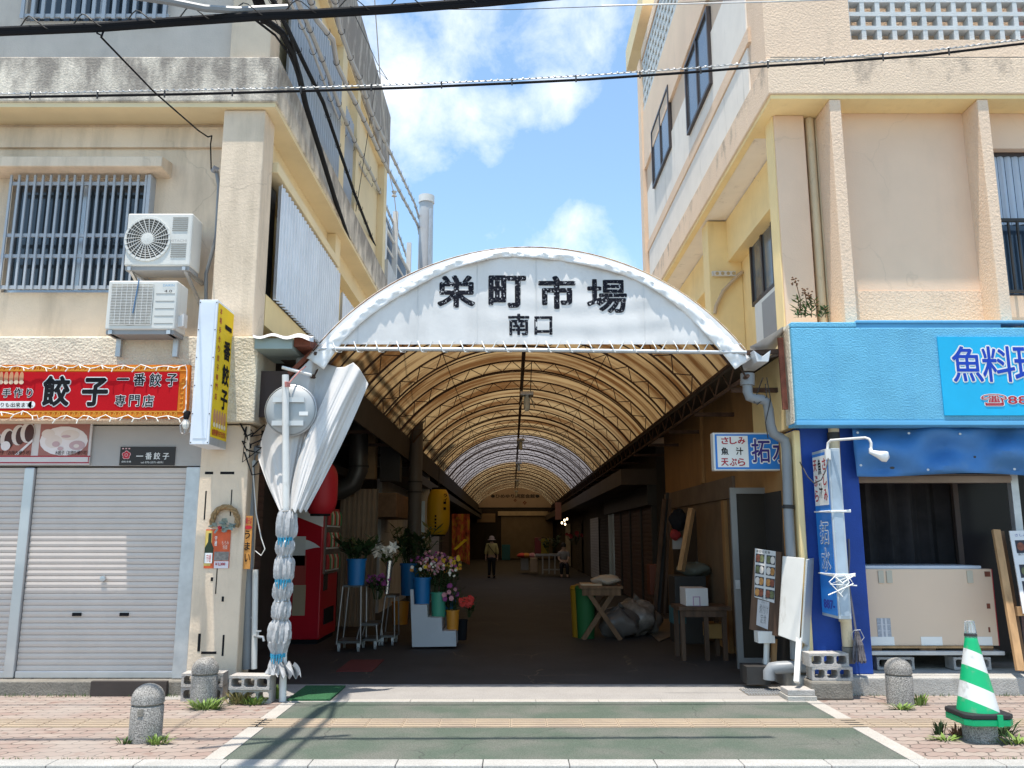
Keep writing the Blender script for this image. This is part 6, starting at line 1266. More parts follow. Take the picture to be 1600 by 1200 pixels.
tan_corr = M("tan_corrugated", (.30, .22, .15), rough=.6, var=.12, dirt=.6, dc=(.08, .05, .03), ds=(4, 4, .5), dlo=.5, dhi=.75)
for i in range(n_ + 1): x_ = pa.x + (pb.x - pa.x) * i / n_; d = .018 * (1 if i % 6 < 3 else -1); zt_ = Z(776 if i < n_ * .35 else 764, 15) - (.0 if i > n_ * .35 else .0); r1.append(Vector((x_, 15 + d, 0))); r2.append(Vector((x_, 15 + d, zt_)))
MB().grid([r1, r2]).build("sheet", tan_corr, t); MB().box(pa.x, pb.x, 14.95, 14.98, Z(852, 15) - .02, Z(852, 15) + .02).build("rail", wood_dark, t)
t = thing("exhaust_duct", "dark sheet metal exhaust duct with elbow above the corrugated partition", "duct", tuple(P(560, 720, 14.6)))
MB().tube([P(560, 640, 14.6), P(560, 700, 14.6), P(560, 735, 14.6), P(552, 755, 14.6), P(535, 765, 14.6), P(518, 768, 14.6)], .17, 16).build("duct", M("duct_metal", (.09, .085, .08), rough=.4, metal=.5, var=.2), t, smooth=True)
MB().tube([P(560, 728, 14.6), P(560, 731, 14.6)], .185, 16).build("flange", dark, t)
t = thing("wall_box", "rusty box shaped shelf jutting from left arcade wall above the flowers", "box", tuple(P(620, 800, 16.2)))
a, b_ = P(592, 808, 16.0), P(620, 770, 16.0); MB().box(-3.3, b_.x, 16.0, 18.6, a.z, b_.z).build("shell", M("rusty_tan", (.20, .12, .07), rough=.8, var=.3, vs=6), t, bevel=.01)
for k, (x0, y0, x1, y1, mt) in enumerate(((567, 650, 588, 748, M("dim_ochre", (.3, .19, .1), rough=.8, var=.2)), (593, 690, 626, 752, dark), (608, 725, 625, 748, tan_corr), (588, 640, 632, 690, dark_wall))):
    a, b_ = P(x0, y1, 15.6 + k * .25), P(x1, y0, 15.6 + k * .25); o = MB().box(a.x, b_.x, 15.6 + k * .25, 15.9 + k * .25, a.z, b_.z).build("wall_cabinet", mt); tag(o, ("ochre cupboard on the left wall beside the exhaust duct", "dark meter cabinet above the rusty wall box", "tan corrugated cover panel in front of dark meter cabinet", "dim plaster panel high on the left wall near the roof edge")[k], "cabinet")
t = thing("arcade_duct", "thick grey round pipe standing on left side of the arcade", "pipe", (-1.7, 13.2, 0)); cxp = X(648, 750, 16.5)
MB().tube([(cxp, 16.6, 0), (cxp, 16.6, 4.3)], .135, 18).build("pipe", M("dim_grey_pipe", (.10, .092, .085), rough=.5, var=.1), t, smooth=True)
m = MB()
for zz in (2.4, 2.6): m.tube([(cxp, 16.6, zz), (cxp, 16.6, zz + .03)], .145, 18)
m.build("strap", dark, t)
# flower stall ---------------------------------------------------------------
def bucket(px, y0, y1, wpx, Y, mat, label):
    a = P(px, y1, Y); zt_ = Z(y0, Y); r_ = wpx / 2 / F * Y * 1.0
    t = thing("flower_bucket", label, "bucket", (a.x, Y, a.z), "buckets of cut flowers"); h_ = zt_ - a.z
    MB().lathe([(0, 0), (r_ * .86, 0), (r_ * .97, h_ * .9), (r_ * .97, h_ * .93), (r_ * 1.06, h_ * .93), (r_ * 1.06, h_), (r_ * .95, h_), (r_ * .8, h_ * .3), (0, h_ * .3)], a, 26).build("pail", mat, t, smooth=True)
    return Vector((a.x, Y, zt_)), r_
def bouquet(c, r_, n_, hh, sp, cols, seed, label, leaf=leaf_dark, fs=.03, nf=30, kind="blob", name="bouquet"):
    ls = 2.0 if nf == 0 else 1.2
    random.seed(seed); t = thing(name, label, "flowers", tuple(c), "bunches of cut flowers"); st = MB(); lf = MB(); fl = MB()
    tips = []
    for k in range(n_):
        a = random.uniform(0, 6.28); q = random.random() ** .6; tp_ = c + Vector((math.cos(a) * sp * q, math.sin(a) * sp * q, hh * random.uniform(.6, 1))); b0 = c + Vector((math.cos(a) * r_ * .5, math.sin(a) * r_ * .5, -.1)); st.tube([b0, b0.lerp(tp_, .5) + Vector((0, 0, .02)), tp_], .004, 4); tips.append(tp_)
        for i in range(9):
            e = random.uniform(.35, 1); c0 = b0.lerp(tp_, e); a2 = random.uniform(0, 6.28); L = random.uniform(.04, .11) * ls; d = Vector((math.cos(a2), math.sin(a2), random.uniform(-.1, .8))) * L; s_ = Vector((-math.sin(a2), math.cos(a2), 0)) * L * .2
            lf.add([c0, c0 + d * .5 + s_, c0 + d, c0 + d * .5 - s_], [(0, 1, 2, 3)])
    for k in range(nf):
        c0 = random.choice(tips) + Vector((random.uniform(-.05, .05), random.uniform(-.06, .02), random.uniform(-.06, .04))); fl.k = k % len(cols); s = fs * random.uniform(.7, 1.3)
        if kind == "lily":
            for i in range(6): a = i * math.pi / 3; d = Vector((math.cos(a), -.5, math.sin(a))).normalized() * s * 3; s_ = Vector((-math.sin(a), 0, math.cos(a))) * s * .7; fl.add([c0, c0 + d * .5 + s_, c0 + d + Vector((0, -.01, 0)), c0 + d * .5 - s_], [(0, 1, 2, 3)])
        else:
            for i in range(9): a = i * .7; d = Vector((math.cos(a), -.35 + random.uniform(-.3, .3), math.sin(a))) * s; s_ = Vector((-math.sin(a), 0, math.cos(a))) * s * .45; fl.add([c0 - Vector((0, .01, 0)), c0 + d * .6 + s_, c0 + d * 1.05, c0 + d * .6 - s_], [(0, 1, 2, 3)])
    st.build("stem", leaf_dark, t); lf.build("foliage", leaf, t, normals=False)
    if nf: fl.build("blossom", cols, t, normals=False)
    return t
pinkf, whitef, yelf, redf, purf, orf = S("pink_petal", (.55, .25, .28), rough=.7), S("white_petal", (.72, .68, .6), rough=.7), S("yellow_petal", (.65, .42, .03), rough=.7), S("red_petal", (.6, .04, .03), rough=.6), S("purple_petal", (.25, .05, .18), rough=.7), S("orange_petal", (.6, .25, .04), rough=.7)
t = thing("flower_steps", "white stepped wooden stand holding flower buckets at left of the alley", "stand", tuple(P(690, 1012, 12.1)))
SYf = 12.05; xs = [641, 642 + 23, 690, 716]; prof = [P(644, 1011, SYf), P(641, 921, SYf), P(646, 921, SYf), P(647, 945, SYf), P(667, 945, SYf), P(668, 965, SYf), P(690, 965, SYf), P(691, 986, SYf), P(712, 986, SYf), P(713, 1010, SYf)]
stand_w = M("stand_white", (.45, .46, .49), rough=.6, var=.06)
MB().poly(prof, (0, .03, 0)).build("side_panel", stand_w, t)
MB().poly([p_ + Vector((0, .75, 0)) for p_ in prof], (0, .03, 0)).build("side_panel", stand_w, t)
for i0, i1 in ((3, 4), (5, 6), (7, 8)): a, b_ = prof[i0], prof[i1]; MB().box(a.x, b_.x, SYf + .031, SYf + .749, a.z - .025, a.z).build("tread", stand_w, t)
for i0, i1 in ((4, 5), (6, 7), (8, 9)): a, b_ = prof[i0], prof[i1]; MB().box(a.x - .02, a.x, SYf + .031, SYf + .749, b_.z, a.z - .026 if i0 < 8 else a.z - .026).build("riser", stand_w, t)
blue_b, green_b, orange_b = blue_pot, S("green_bucket", (.05, .26, .17), rough=.4), S("orange_bucket", (.5, .2, .02), rough=.4)
c, r_ = bucket(659, 902, 944, 27, 12.3, blue_b, "blue bucket of chrysanthemums on the top step"); bouquet(c, r_, 10, .16, .15, [whitef, orf, yelf], 1, "low white and orange chrysanthemums in the blue bucket", nf=14, fs=.03)
c, r_ = bucket(685, 925, 964, 24, 12.3, green_b, "green bucket on the middle step of the white stand"); bouquet(c, r_, 22, .45, .22, [pinkf, pinkf, whitef], 2, "pale pink blossoms rising from the green bucket", nf=70, fs=.02)
c, r_ = bucket(707, 953, 985, 20, 12.3, orange_b, "orange bucket on the lowest step of white stand"); bouquet(c, r_, 16, .35, .16, [pinkf, purf], 3, "dark leafy stems with few pink flowers in the orange bucket", nf=12)
c, r_ = bucket(700, 925, 960, 26, 12.75, blue_b, "small blue bucket hidden behind the green one"); bouquet(c, r_, 24, .48, .25, [yelf, orf, purf, yelf], 4, "yellow and purple chrysanthemums at the back right of the stand", nf=40, fs=.03)
p = P(733, 940, 12.4); bouquet(p + Vector((0, 0, -.12)), .03, 8, .16, .12, [redf], 5, "bright red wrapped bloom leaning out at right of the stand", nf=16, fs=.05)
c, r_ = bucket(722, 968, 1000, 16, 12.6, black, "black bucket at the right end of the white stand")
c, r_ = bucket(556, 873, 914, 29, 11.8, blue_b, "blue bucket on the metal trolley beside vending machine"); bouquet(c, r_, 26, .30, .30, [leafm], 6, "dark green leafy stems in the trolley blue bucket", nf=0, leaf=leaf_dark)
p = P(608, 880, 12.4); bouquet(p, .05, 16, .25, .28, [whitef], 7, "white lilies with pale buds above the steel vase", nf=8, fs=.032, kind="lily", leaf=leafm)
c, r_ = bucket(640, 880, 930, 30, 13.4, blue_b, "blue bucket in shade behind the lilies"); bouquet(c, r_, 40, .55, .45, [leafm], 8, "tall dark foliage mass behind the flower stand", nf=0)
p = P(668, 900, 13.0); bouquet(p, .1, 24, .35, .35, [purf, pinkf], 9, "dim purple flowers behind the stand", nf=50, fs=.022)
p = P(590, 925, 12.2); bouquet(p, .1, 18, .22, .2, [purf], 10, "purple statice bunch between the two trolleys", nf=50, fs=.018)
c, r_ = bucket(625, 940, 975, 26, 13.3, orange_b, "orange bucket low in the shade behind trolley")
t = thing("steel_vase", "tall slim steel flower vase under the lilies", "vase", tuple(P(606, 930, 12.3))); MB().tube([P(604, 928, 12.3), P(609, 876, 12.3)], [.035, .05], 14).build("tube", S("bright_steel", (.7, .7, .7), rough=.25, metal=.9), t, smooth=True)
def trolley(x0, x1, yt, yb, Y, label):
    t = thing("flower_trolley", label, "trolley", tuple(P((x0 + x1) / 2, yb, Y)), "metal flower trolleys"); a, b_ = P(x0, yb, Y), P(x1, yt, Y); d = .45; a.z = .10
    for xx in (a.x, b_.x):
        for yy in (Y, Y + d): MB().tube([(xx, yy, a.z), (xx + .06 * (1 if xx == a.x else -.3), yy, b_.z)], .011, 8).build("upright", S("dim_chrome", (.30, .29, .29), rough=.35, metal=.6), t)
    for zz in (a.z + .03, b_.z): MB().box(a.x + (.06 if zz > .3 else 0), b_.x, Y, Y + d, zz - .015, zz + .015).build("shelf", M("shelf_metal_dim", (.10, .10, .10), rough=.4, metal=.4), t)
    for xx in (a.x + .03, b_.x - .03):
        for yy in (Y + .03, Y + d - .03): MB().lathe([(.0, -.014), (.035, -.014), (.035, .014), (0, .014)], (xx, yy, .036), 14, 'x').build("caster", S("caster_grey", (.3, .3, .3)), t); MB().box(xx - .02, xx + .02, yy - .012, yy + .012, .05, a.z + .02).build("caster_fork", galv, t)
trolley(526, 566, 916, 992, 11.75, "metal trolley carrying the blue bucket next to the vending machine"); trolley(556, 590, 976, 996, 12.0, "low metal trolley between the flower displays"); trolley(594, 618, 932, 990, 12.4, "narrow steel trolley beneath the slim steel vase")
t = thing("red_floor_mat", "faded dark red mat lying on the alley floor", "mat", (-1.6, 10.2, 0)); p0, p1 = gp(525, 1050), gp(600, 1032); MB().box(p0.x, p1.x, p0.y, p1.y, .002, .012).build("mat", S("mat_dark_red", (.12, .025, .022), rough=.95), t)
t = thing("green_turf_mat", "small green artificial turf mat at left of the arcade mouth", "mat", (-1.7, 8.6, 0)); p0, p1 = gp(448, 1096), gp(540, 1074); MB().box(p0.x, p1.x, p0.y, p1.y, .006, .02).build("mat", M("turf_green", (.03, .12, .05), rough=1, var=.3, vs=40, fine=.5, bump=.8, bs=120), t)
# banners behind the flowers
t = thing("red_yellow_banner", "red and yellow shop banner hanging beyond the flower stall", "banner", tuple(P(722, 860, 20))); rows = [[P(706 + 28 * i / 16, 803 + (66 + 14 * (i / 16)) * j / 8, 20 + .06 * math.sin(i * .8)) for i in range(17)] for j in range(9)]
MB().grid(rows).build("cloth", M("banner_red_gold", (.42, .09, .04), rough=.8, var=.6, vs=7, dirt=.8, dc=(.5, .3, .03), ds=(6, 6, 4), dlo=.5, dhi=.58), t, smooth=True); m = MB(); m.poly([P(708, 858, 19.9), P(712, 860, 19.9), P(730, 844, 19.9), P(726, 842, 19.9)], (0, .01, 0)); m.build("yellow_tag", yellow, t)
t = thing("blue_light_strip", "strip of daylight blue panel between pipe and yellow lantern", "panel", tuple(P(660, 800, 17.5))); fbox(MB(), 656, 783, 664, 842, 17.4, 17.5).build("panel", S("pale_blue_panel", (.5, .65, .78), rough=.4), t)
# =================================================================== INSIDE, RIGHT
t = thing("wooden_table", "brown wooden work table on crossed legs at right of the alley", "table", tuple(P(940, 990, 13.3)))
TY = 13.0; a, b_ = P(906, 928, TY), P(974, 916, TY); zt_ = b_.z
MB().box(a.x, b_.x, TY, TY + .75, zt_ - .04, zt_).build("tabletop", wood, t, bevel=.005); MB().box(a.x + .04, b_.x - .04, TY + .03, TY + .06, zt_ - .14, zt_ - .041).build("apron", wood, t)
for yy in (TY + .08, TY + .62):
    MB().bar((a.x + .1, yy, zt_ - .05), (b_.x - .05, yy + .0, .0), .05, .07).build("leg", wood, t); MB().bar((b_.x - .1, yy + .055, zt_ - .05), (a.x + .05, yy + .055, .0), .05, .07).build("leg", wood, t)
def sheet_box(px0, py0, px1, py1, Y, d, mat, name, label, cat, **k):
    a, b_ = P(px0, py1, Y), P(px1, py0, Y); o = MB().box(a.x, b_.x, Y, Y + d, a.z, b_.z).build(name, mat, bevel=.01, **k); return tag(o, label, cat)
o = MB().box(a.x + .03, a.x + .35, TY + .1, TY + .5, zt_ + .002, zt_ + .03).build("cardboard_sheet", cardboard); tag(o, "flattened cardboard piece lying on left of the work table", "cardboard")
t = thing("plastic_bag", "clear bag of goods resting on right of the work table", "bag", (b_.x - .2, TY + .3, zt_)); random.seed(12)
def lumpy(mb, c, rx, ry, rz, seed, n=14):
    random.seed(seed); ph = [random.uniform(0, 6.28) for _ in range(6)]; rows = []
    for j in range(n + 1):
        th_ = math.pi * j / n; rows.append([Vector(c) + Vector((rx * math.sin(th_) * math.cos(2 * math.pi * i / 22), ry * math.sin(th_) * math.sin(2 * math.pi * i / 22), rz * math.cos(th_))) * (1 + .10 * math.sin(3 * 2 * math.pi * i / 22 + ph[0] + 2 * th_) + .08 * math.sin(5 * 2 * math.pi * i / 22 + ph[1] - 3 * th_) + .05 * math.sin(9 * 2 * math.pi * i / 22 + ph[2] + 7 * th_)) for i in range(23)])
    mb.grid(rows)
m = MB(); lumpy(m, (b_.x - .22, TY + .3, zt_ + .075), .22, .2, .075, 3); m.build("bag", S("bag_dim_white", (.40, .34, .28), rough=.35), t, smooth=True)
for px0, px1, mt, lb in ((896, 906, S("bin_yellow", (.30, .17, .008)), "upright yellow plastic bin beside the work table"), (903, 915, S("bin_green", (.015, .11, .03)), "upright green plastic bin beside the yellow one")):
    Yb = 13.5 if px0 == 896 else 13.35; t = thing("plastic_bin", lb, "bin", tuple(P(px0, 985, Yb))); a1, b1 = P(px0, 978, Yb), P(px1, 915, Yb)
    MB().lathe([(0, 0), (.13, 0), (.16, b1.z - .06), (.17, b1.z - .05), (.15, b1.z), (.05, b1.z + .02), (0, b1.z + .02)], ((a1.x + b1.x) / 2 + .06, Yb, .0), 20).build("body", mt, t, smooth=True)
for k, (px, py, w_, h_, mt, lb) in enumerate(((966, 958, .30, .22, S("bag_grey_clear", (.13, .11, .10), rough=.3), "grey garbage bag under the right side of the work table"), (990, 952, .36, .27, S("bag_pale_clear", (.19, .16, .14), rough=.3, var=.4, vs=12), "large clear garbage bag stuffed with paper"), (1012, 935, .2, .2, S("bag_dim", (.2, .17, .15), rough=.4), "small dim bag behind the large garbage bag"))):
    p = P(px, py, 13.4 + k * .3); m = MB(); lumpy(m, (p.x, p.y, h_), w_, .3, h_, 20 + k); m.tube([(p.x, p.y, h_ * 1.85), (p.x + .02, p.y, h_ * 2.1), (p.x + .06, p.y, h_ * 2.25)], [.05, .03, .07], 8); tag(m.build("garbage_bag", mt, smooth=True, loc=(p.x, p.y, 0)), lb, "bag", "garbage bags by the work table")
t = thing("slanted_board", "dirty flattened cardboard sheet lying on floor before the garbage bags", "cardboard", tuple(P(1030, 985, 12.5))); p0, p1 = gp(990, 975), gp(1060, 1002); MB().poly([gp(993, 972) + Vector((0, 0, .008)), gp(1048, 968) + Vector((0, 0, .008)), gp(1062, 990) + Vector((0, 0, .008)), gp(1030, 1004) + Vector((0, 0, .008))], (0, 0, .012)).build("sheet", S("old_cardboard", (.20, .16, .12), var=.25), t)
t = thing("side_table", "low wooden bench table with a white box on it by the right wall", "table", tuple(P(1100, 1030, 11.1)))
TY = 10.9; a, b_ = P(1061, 955, TY), P(1142, 948, TY); zt_ = b_.z
MB().box(a.x, b_.x, TY, TY + .55, zt_ - .05, zt_).build("tabletop", wood_dark, t, bevel=.005); MB().box(a.x + .05, b_.x - .05, TY + .02, TY + .05, zt_ - .13, zt_ - .051).build("apron", wood_dark, t)
for xx in (a.x + .05, a.x + .35, b_.x - .08): MB().bar((xx, TY + .06, 0), (xx, TY + .06, zt_ - .05), .055).build("leg", wood_dark, t)
MB().bar((b_.x - .08, TY + .48, 0), (b_.x - .08, TY + .48, zt_ - .05), .055).build("leg", wood_dark, t); MB().bar((a.x + .05, TY + .48, 0), (a.x + .05, TY + .48, zt_ - .05), .055).build("leg", wood_dark, t)
t = thing("white_carton", "white cardboard carton sitting on the low bench table", "box", tuple(P(1085, 948, 11.0))); a1, b1 = P(1072, 947.5, 11.0), P(1106, 919, 11.0); MB().box(a1.x, b1.x, 11.0, 11.38, zt_ + .001, b1.z).build("carton", S("carton_white", (.62, .58, .56)), t, bevel=.006); fbox(MB(), 1083, 932, 1094, 947, 10.994, 10.999).build("print", S("carton_print_violet", (.4, .25, .35)), t); fbox(MB(), 1084.5, 933.5, 1092.5, 946, 10.99, 10.9935).build("print_ground", S("carton_white", (.62, .58, .56)), t)
sheet_box(1108, 975, 1134, 998, 11.2, .35, S("brown_crate", (.35, .19, .06)), "cardboard_box", "orange brown box beneath the low bench table", "box"); sheet_box(1052, 948, 1072, 975, 11.6, .3, S("dim_teal", (.03, .10, .12)), "plastic_tub", "dim teal tub on the floor beside the low bench table", "tub")
for k, (p0, p1, w_, mt, lb) in enumerate(((P(1038, 780, 14.5), P(1022, 962, 14.0), .06, wood_dark, "dark timber pole leaning by the gap in the right wall"), (P(1043, 770, 14.6), P(1028, 964, 14.1), .05, dark, "black metal pole leaning beside the dark timber pole"), (P(1047, 780, 14.4), P(1038, 962, 14.2), .04, wood_dark, "thin brown batten leaning next to the black pole"), (P(1081, 795, 12.6), P(1064, 892, 12.4), .08, wood_pale, "pale timber plank leaning over the dark counter"))):
    tag(MB().bar(p0, p1, w_).build("leaning_pole", mt, loc=tuple(p1)), lb, "pole", "poles leaning at the right wall")
t = thing("dark_counter", "dark counter with crumpled bags at the right wall behind the bench table", "counter", tuple(P(1075, 925, 12.6))); a1, b1 = P(1055, 935, 12.6), P(1103, 900, 12.6); MB().box(a1.x, b1.x, 12.6, 13.1, .0, b1.z).build("body", dark, t, bevel=.01); m = MB(); lumpy(m, (b1.x - .12, 12.75, b1.z + .09), .25, .18, .1, 44); m.build("crumpled_cover", S("grey_green_sack", (.12, .13, .11)), t, smooth=True)
t = thing("hanging_clutter", "black bag and red cloth hung on the right wall above the counter", "bag", tuple(P(1058, 820, 12.9))); m = MB(); lumpy(m, P(1060, 812, 12.9), .13, .1, .15, 45); m.build("black_bag", black, t, smooth=True); m = MB(); lumpy(m, P(1055, 835, 12.95), .08, .06, .08, 46); m.build("red_cloth", S("dim_red", (.25, .02, .02)), t, smooth=True); m = MB(); fbox(m, 1051, 840, 1066, 858, 13.0, 13.01); m.build("paper", S("dim_paper", (.3, .28, .27)), t)
sheet_box(1016, 882, 1032, 930, 14.6, .3, S("dim_rust_crate", (.16, .05, .03)), "red_crate", "dim red crate standing by the leaning poles", "crate")
# far right stall
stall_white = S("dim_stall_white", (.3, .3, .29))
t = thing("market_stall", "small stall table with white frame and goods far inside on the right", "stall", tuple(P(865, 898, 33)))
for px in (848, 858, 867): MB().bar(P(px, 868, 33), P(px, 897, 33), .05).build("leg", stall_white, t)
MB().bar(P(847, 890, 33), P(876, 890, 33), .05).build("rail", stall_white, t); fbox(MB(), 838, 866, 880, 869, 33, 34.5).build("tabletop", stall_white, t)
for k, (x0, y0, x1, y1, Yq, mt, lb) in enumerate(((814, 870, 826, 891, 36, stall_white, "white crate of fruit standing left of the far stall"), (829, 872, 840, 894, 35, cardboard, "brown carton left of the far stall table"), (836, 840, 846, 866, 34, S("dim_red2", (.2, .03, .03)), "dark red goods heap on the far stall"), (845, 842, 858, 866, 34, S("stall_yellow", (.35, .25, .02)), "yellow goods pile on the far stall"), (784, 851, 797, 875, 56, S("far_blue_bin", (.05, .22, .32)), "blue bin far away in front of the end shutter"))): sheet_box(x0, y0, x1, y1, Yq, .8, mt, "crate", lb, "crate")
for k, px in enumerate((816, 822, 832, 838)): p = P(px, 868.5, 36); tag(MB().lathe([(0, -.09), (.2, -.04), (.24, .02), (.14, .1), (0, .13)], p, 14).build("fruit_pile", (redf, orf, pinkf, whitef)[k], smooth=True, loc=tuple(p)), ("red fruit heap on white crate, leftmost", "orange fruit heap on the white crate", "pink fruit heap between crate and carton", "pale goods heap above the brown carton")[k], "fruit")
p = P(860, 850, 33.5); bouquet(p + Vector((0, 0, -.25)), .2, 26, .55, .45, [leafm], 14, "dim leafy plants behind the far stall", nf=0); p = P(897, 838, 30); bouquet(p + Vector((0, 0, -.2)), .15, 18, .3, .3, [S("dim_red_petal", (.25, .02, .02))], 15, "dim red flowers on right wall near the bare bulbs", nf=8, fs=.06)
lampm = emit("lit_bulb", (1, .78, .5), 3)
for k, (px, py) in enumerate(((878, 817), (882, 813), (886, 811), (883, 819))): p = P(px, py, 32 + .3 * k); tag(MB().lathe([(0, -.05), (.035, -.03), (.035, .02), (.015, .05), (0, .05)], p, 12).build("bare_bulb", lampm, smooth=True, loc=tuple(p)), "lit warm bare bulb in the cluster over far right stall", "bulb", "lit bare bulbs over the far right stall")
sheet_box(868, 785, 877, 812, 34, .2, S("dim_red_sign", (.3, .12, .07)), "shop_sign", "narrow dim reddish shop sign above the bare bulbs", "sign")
# people -------------------------------------------------------------------
def skin(name, chains, mat, parent, sub=1, branch=True):
    """chains: lists of (point, radius); first point of the first chain is the root; shared points join."""
    vs, es, rs, idx = [], [], [], {}
    for ch in chains:
        prev = None
        for p, r in ch:
            key = tuple(round(c, 4) for c in p)
            if key not in idx: idx[key] = len(vs); vs.append(Vector(p)); rs.append(r)
            i = idx[key]
            if prev is not None: es.append((prev, i))
            prev = i
    r0 = parent
    while r0.parent is not None: r0 = r0.parent
    me = bpy.data.meshes.new(name); me.from_pydata([v - Vector(r0.location) for v in vs], es, []); o = bpy.data.objects.new(name, me); col.objects.link(o); o.parent = parent
    md = o.modifiers.new("skin", 'SKIN'); md.use_smooth_shade = True
    for i, v in enumerate(me.skin_vertices[0].data): rr = rs[i]; v.radius = rr if isinstance(rr, tuple) else (rr, rr); v.use_root = (i == 0)
    me.materials.append(mat); ms = o.modifiers.new("sub", 'SUBSURF'); ms.levels = ms.render_levels = sub
    return o
def person_back(base, h, label):
    t = thing("person", label, "person", tuple(base)); b = Vector(base); k = h / 1.6
    V = lambda x, y, z: tuple(b + Vector((x, y, z)) * k)
    hands = []
    for s in (-1, 1):
        w_ = (s * .24, .02, .80)
        for i, (dx, L) in enumerate(((-.028, .075), (-.010, .085), (.010, .08), (.028, .065))): hands.append([(V(*w_), .022 * k), (V(w_[0] + .0, w_[1] + dx, w_[2] - .08), .012 * k), (V(w_[0] - s * .008, w_[1] + dx * 1.2, w_[2] - .08 - L * .6), .009 * k), (V(w_[0] - s * .02, w_[1] + dx * 1.2, w_[2] - .08 - L), .008 * k)])
        hands.append([(V(*w_), .022 * k), (V(w_[0] - s * .03, w_[1] - .03, w_[2] - .05), .011 * k), (V(w_[0] - s * .035, w_[1] - .035, w_[2] - .085), .009 * k)])
    body = [[(V(0, 0, .84), .12 * k), (V(0, 0, 1.0), .12 * k), (V(0, -.01, 1.2), (.14 * k, .10 * k)), (V(0, 0, 1.30), .09 * k), (V(0, .0, 1.37), .05 * k), (V(0, .02, 1.44), .085 * k), (V(0, .02, 1.53), .09 * k), (V(0, .02, 1.58), .05 * k)]]
    for s in (-1, 1):
        body.append([(V(0, 0, 1.30), .09 * k), (V(s * .15, 0, 1.27), .06 * k), (V(s * .21, -.01, 1.05), .045 * k), (V(s * .24, .02, .80), .022 * k)])
        body.append([(V(0, 0, .84), .12 * k), (V(s * .08, 0, .76), .09 * k), (V(s * .085, -.02 * s, .44), .055 * k), (V(s * .09, .02 * s, .07), .04 * k), (V(s * .10, .13, .035), .035 * k)])
    skin("body", body + hands, skin_m, t)
    skin("shirt", [[(V(0, 0, .80), (.17 * k, .13 * k)), (V(0, 0, 1.0), (.17 * k, .13 * k)), (V(0, -.01, 1.2), (.185 * k, .13 * k)), (V(0, 0, 1.31), .10 * k), (V(0, 0, 1.35), .06 * k)]] + [[(V(0, 0, 1.31), .10 * k), (V(s * .16, 0, 1.28), .08 * k), (V(s * .22, -.01, 1.04), .065 * k), (V(s * .235, .01, .90), .055 * k)] for s in (-1, 1)], S("olive_cream_shirt", (.50, .42, .17)), t)
    skin("trousers", [[(V(0, 0, .86), (.145 * k, .12 * k)), (V(0, 0, .78), (.14 * k, .12 * k))]] + [[(V(0, 0, .78), (.14 * k, .12 * k)), (V(s * .08, 0, .70), .10 * k), (V(s * .085, -.02 * s, .44), .075 * k), (V(s * .09, .02 * s, .08), .06 * k)] for s in (-1, 1)], S("dark_trousers", (.012, .012, .016)), t)
    c = Vector(V(0, .01, 1.50)); MB().lathe([(.16 * k, -.035), (.17 * k, -.025), (.108 * k, 0), (.105 * k, .06), (.08 * k, .11), (0, .13)], c, 24).build("sun_hat", S("dusty_pink_hat", (.42, .33, .30)), t, smooth=True)
    MB().lathe([(.098 * k, -.09), (.10 * k, -.04), (.1 * k, .0)], c, 20, cap=False).build("hair", S("dark_hair", (.02, .018, .016)), t, smooth=True)
    MB().tube([V(-.14, -.13, 1.30), V(-.05, -.155, 1.16), V(.08, -.15, 1.0), V(.18, -.10, .86)], .014 * k, 6).build("bag_strap", black, t)
    for s in (-1, 1): MB().lathe([(0, 0), (.05 * k, .0), (.055 * k, .05), (.03 * k, .1), (0, .1)], Vector(V(s * .1, .05, 0)), 14).build("shoe", black, t, smooth=True)
pb = gp(768, 903); person_back(pb, (905 - 843) / F * pb.y * 1.0, "person seen from behind walking away in pale hat, yellow shirt and shoulder strap")
def person_seated(base, label):
    t = thing("person", label, "person", tuple(base)); b = Vector(base); V = lambda x, y, z: tuple(b + Vector((x, y, z)))
    body = [[(V(0, 0, .5), .12), (V(0, 0, .75), .12), (V(0, -.03, .95), .11), (V(0, -.04, 1.05), .05), (V(0, -.06, 1.13), .085), (V(0, -.06, 1.24), .08)]]
    for s in (-1, 1):
        body.append([(V(0, -.03, .95), .11), (V(s * .16, -.03, .93), .06), (V(s * .2, -.12, .7), .045), (V(s * .12, -.3, .62), .03)])
        body.append([(V(0, 0, .5), .12), (V(s * .1, -.1, .48), .09), (V(s * .11, -.42, .48), .065), (V(s * .11, -.42, .08), .045), (V(s * .11, -.53, .04), .035)])
        for i in range(5): body.append([(V(s * .12, -.3, .62), .03), (V(s * (.06 + .02 * i), -.36 - .006 * i, .60), .011), (V(s * (.05 + .02 * i), -.4, .585), .009)])
    skin("body", body, skin_m, t)
    skin("shirt", [[(V(0, 0, .52), (.15, .13)), (V(0, 0, .75), (.15, .13)), (V(0, -.03, .95), (.16, .12)), (V(0, -.04, 1.0), .07)]] + [[(V(0, -.03, .95), (.16, .12)), (V(s * .17, -.03, .93), .075), (V(s * .2, -.1, .75), .065)] for s in (-1, 1)], S("pale_shirt", (.25, .24, .23)), t)
    skin("trousers", [[(V(0, 0, .56), (.14, .13)), (V(0, 0, .5), (.14, .13))]] + [[(V(0, 0, .5), (.14, .13)), (V(s * .1, -.1, .48), .1), (V(s * .11, -.42, .48), .08), (V(s * .11, -.42, .1), .06)] for s in (-1, 1)], S("dark_trousers", (.012, .012, .016)), t)
    MB().lathe([(.088, -.06), (.1, -.01), (.095, .06), (.06, .1), (0, .115)], b + Vector((0, -.04, 1.2)), 18).build("hair", S("dark_hair", (.02, .018, .016)), t, smooth=True)
    MB().box(b.x - .18, b.x + .18, b.y - .16, b.y + .2, .36, .4).build("stool", wood_dark, t)
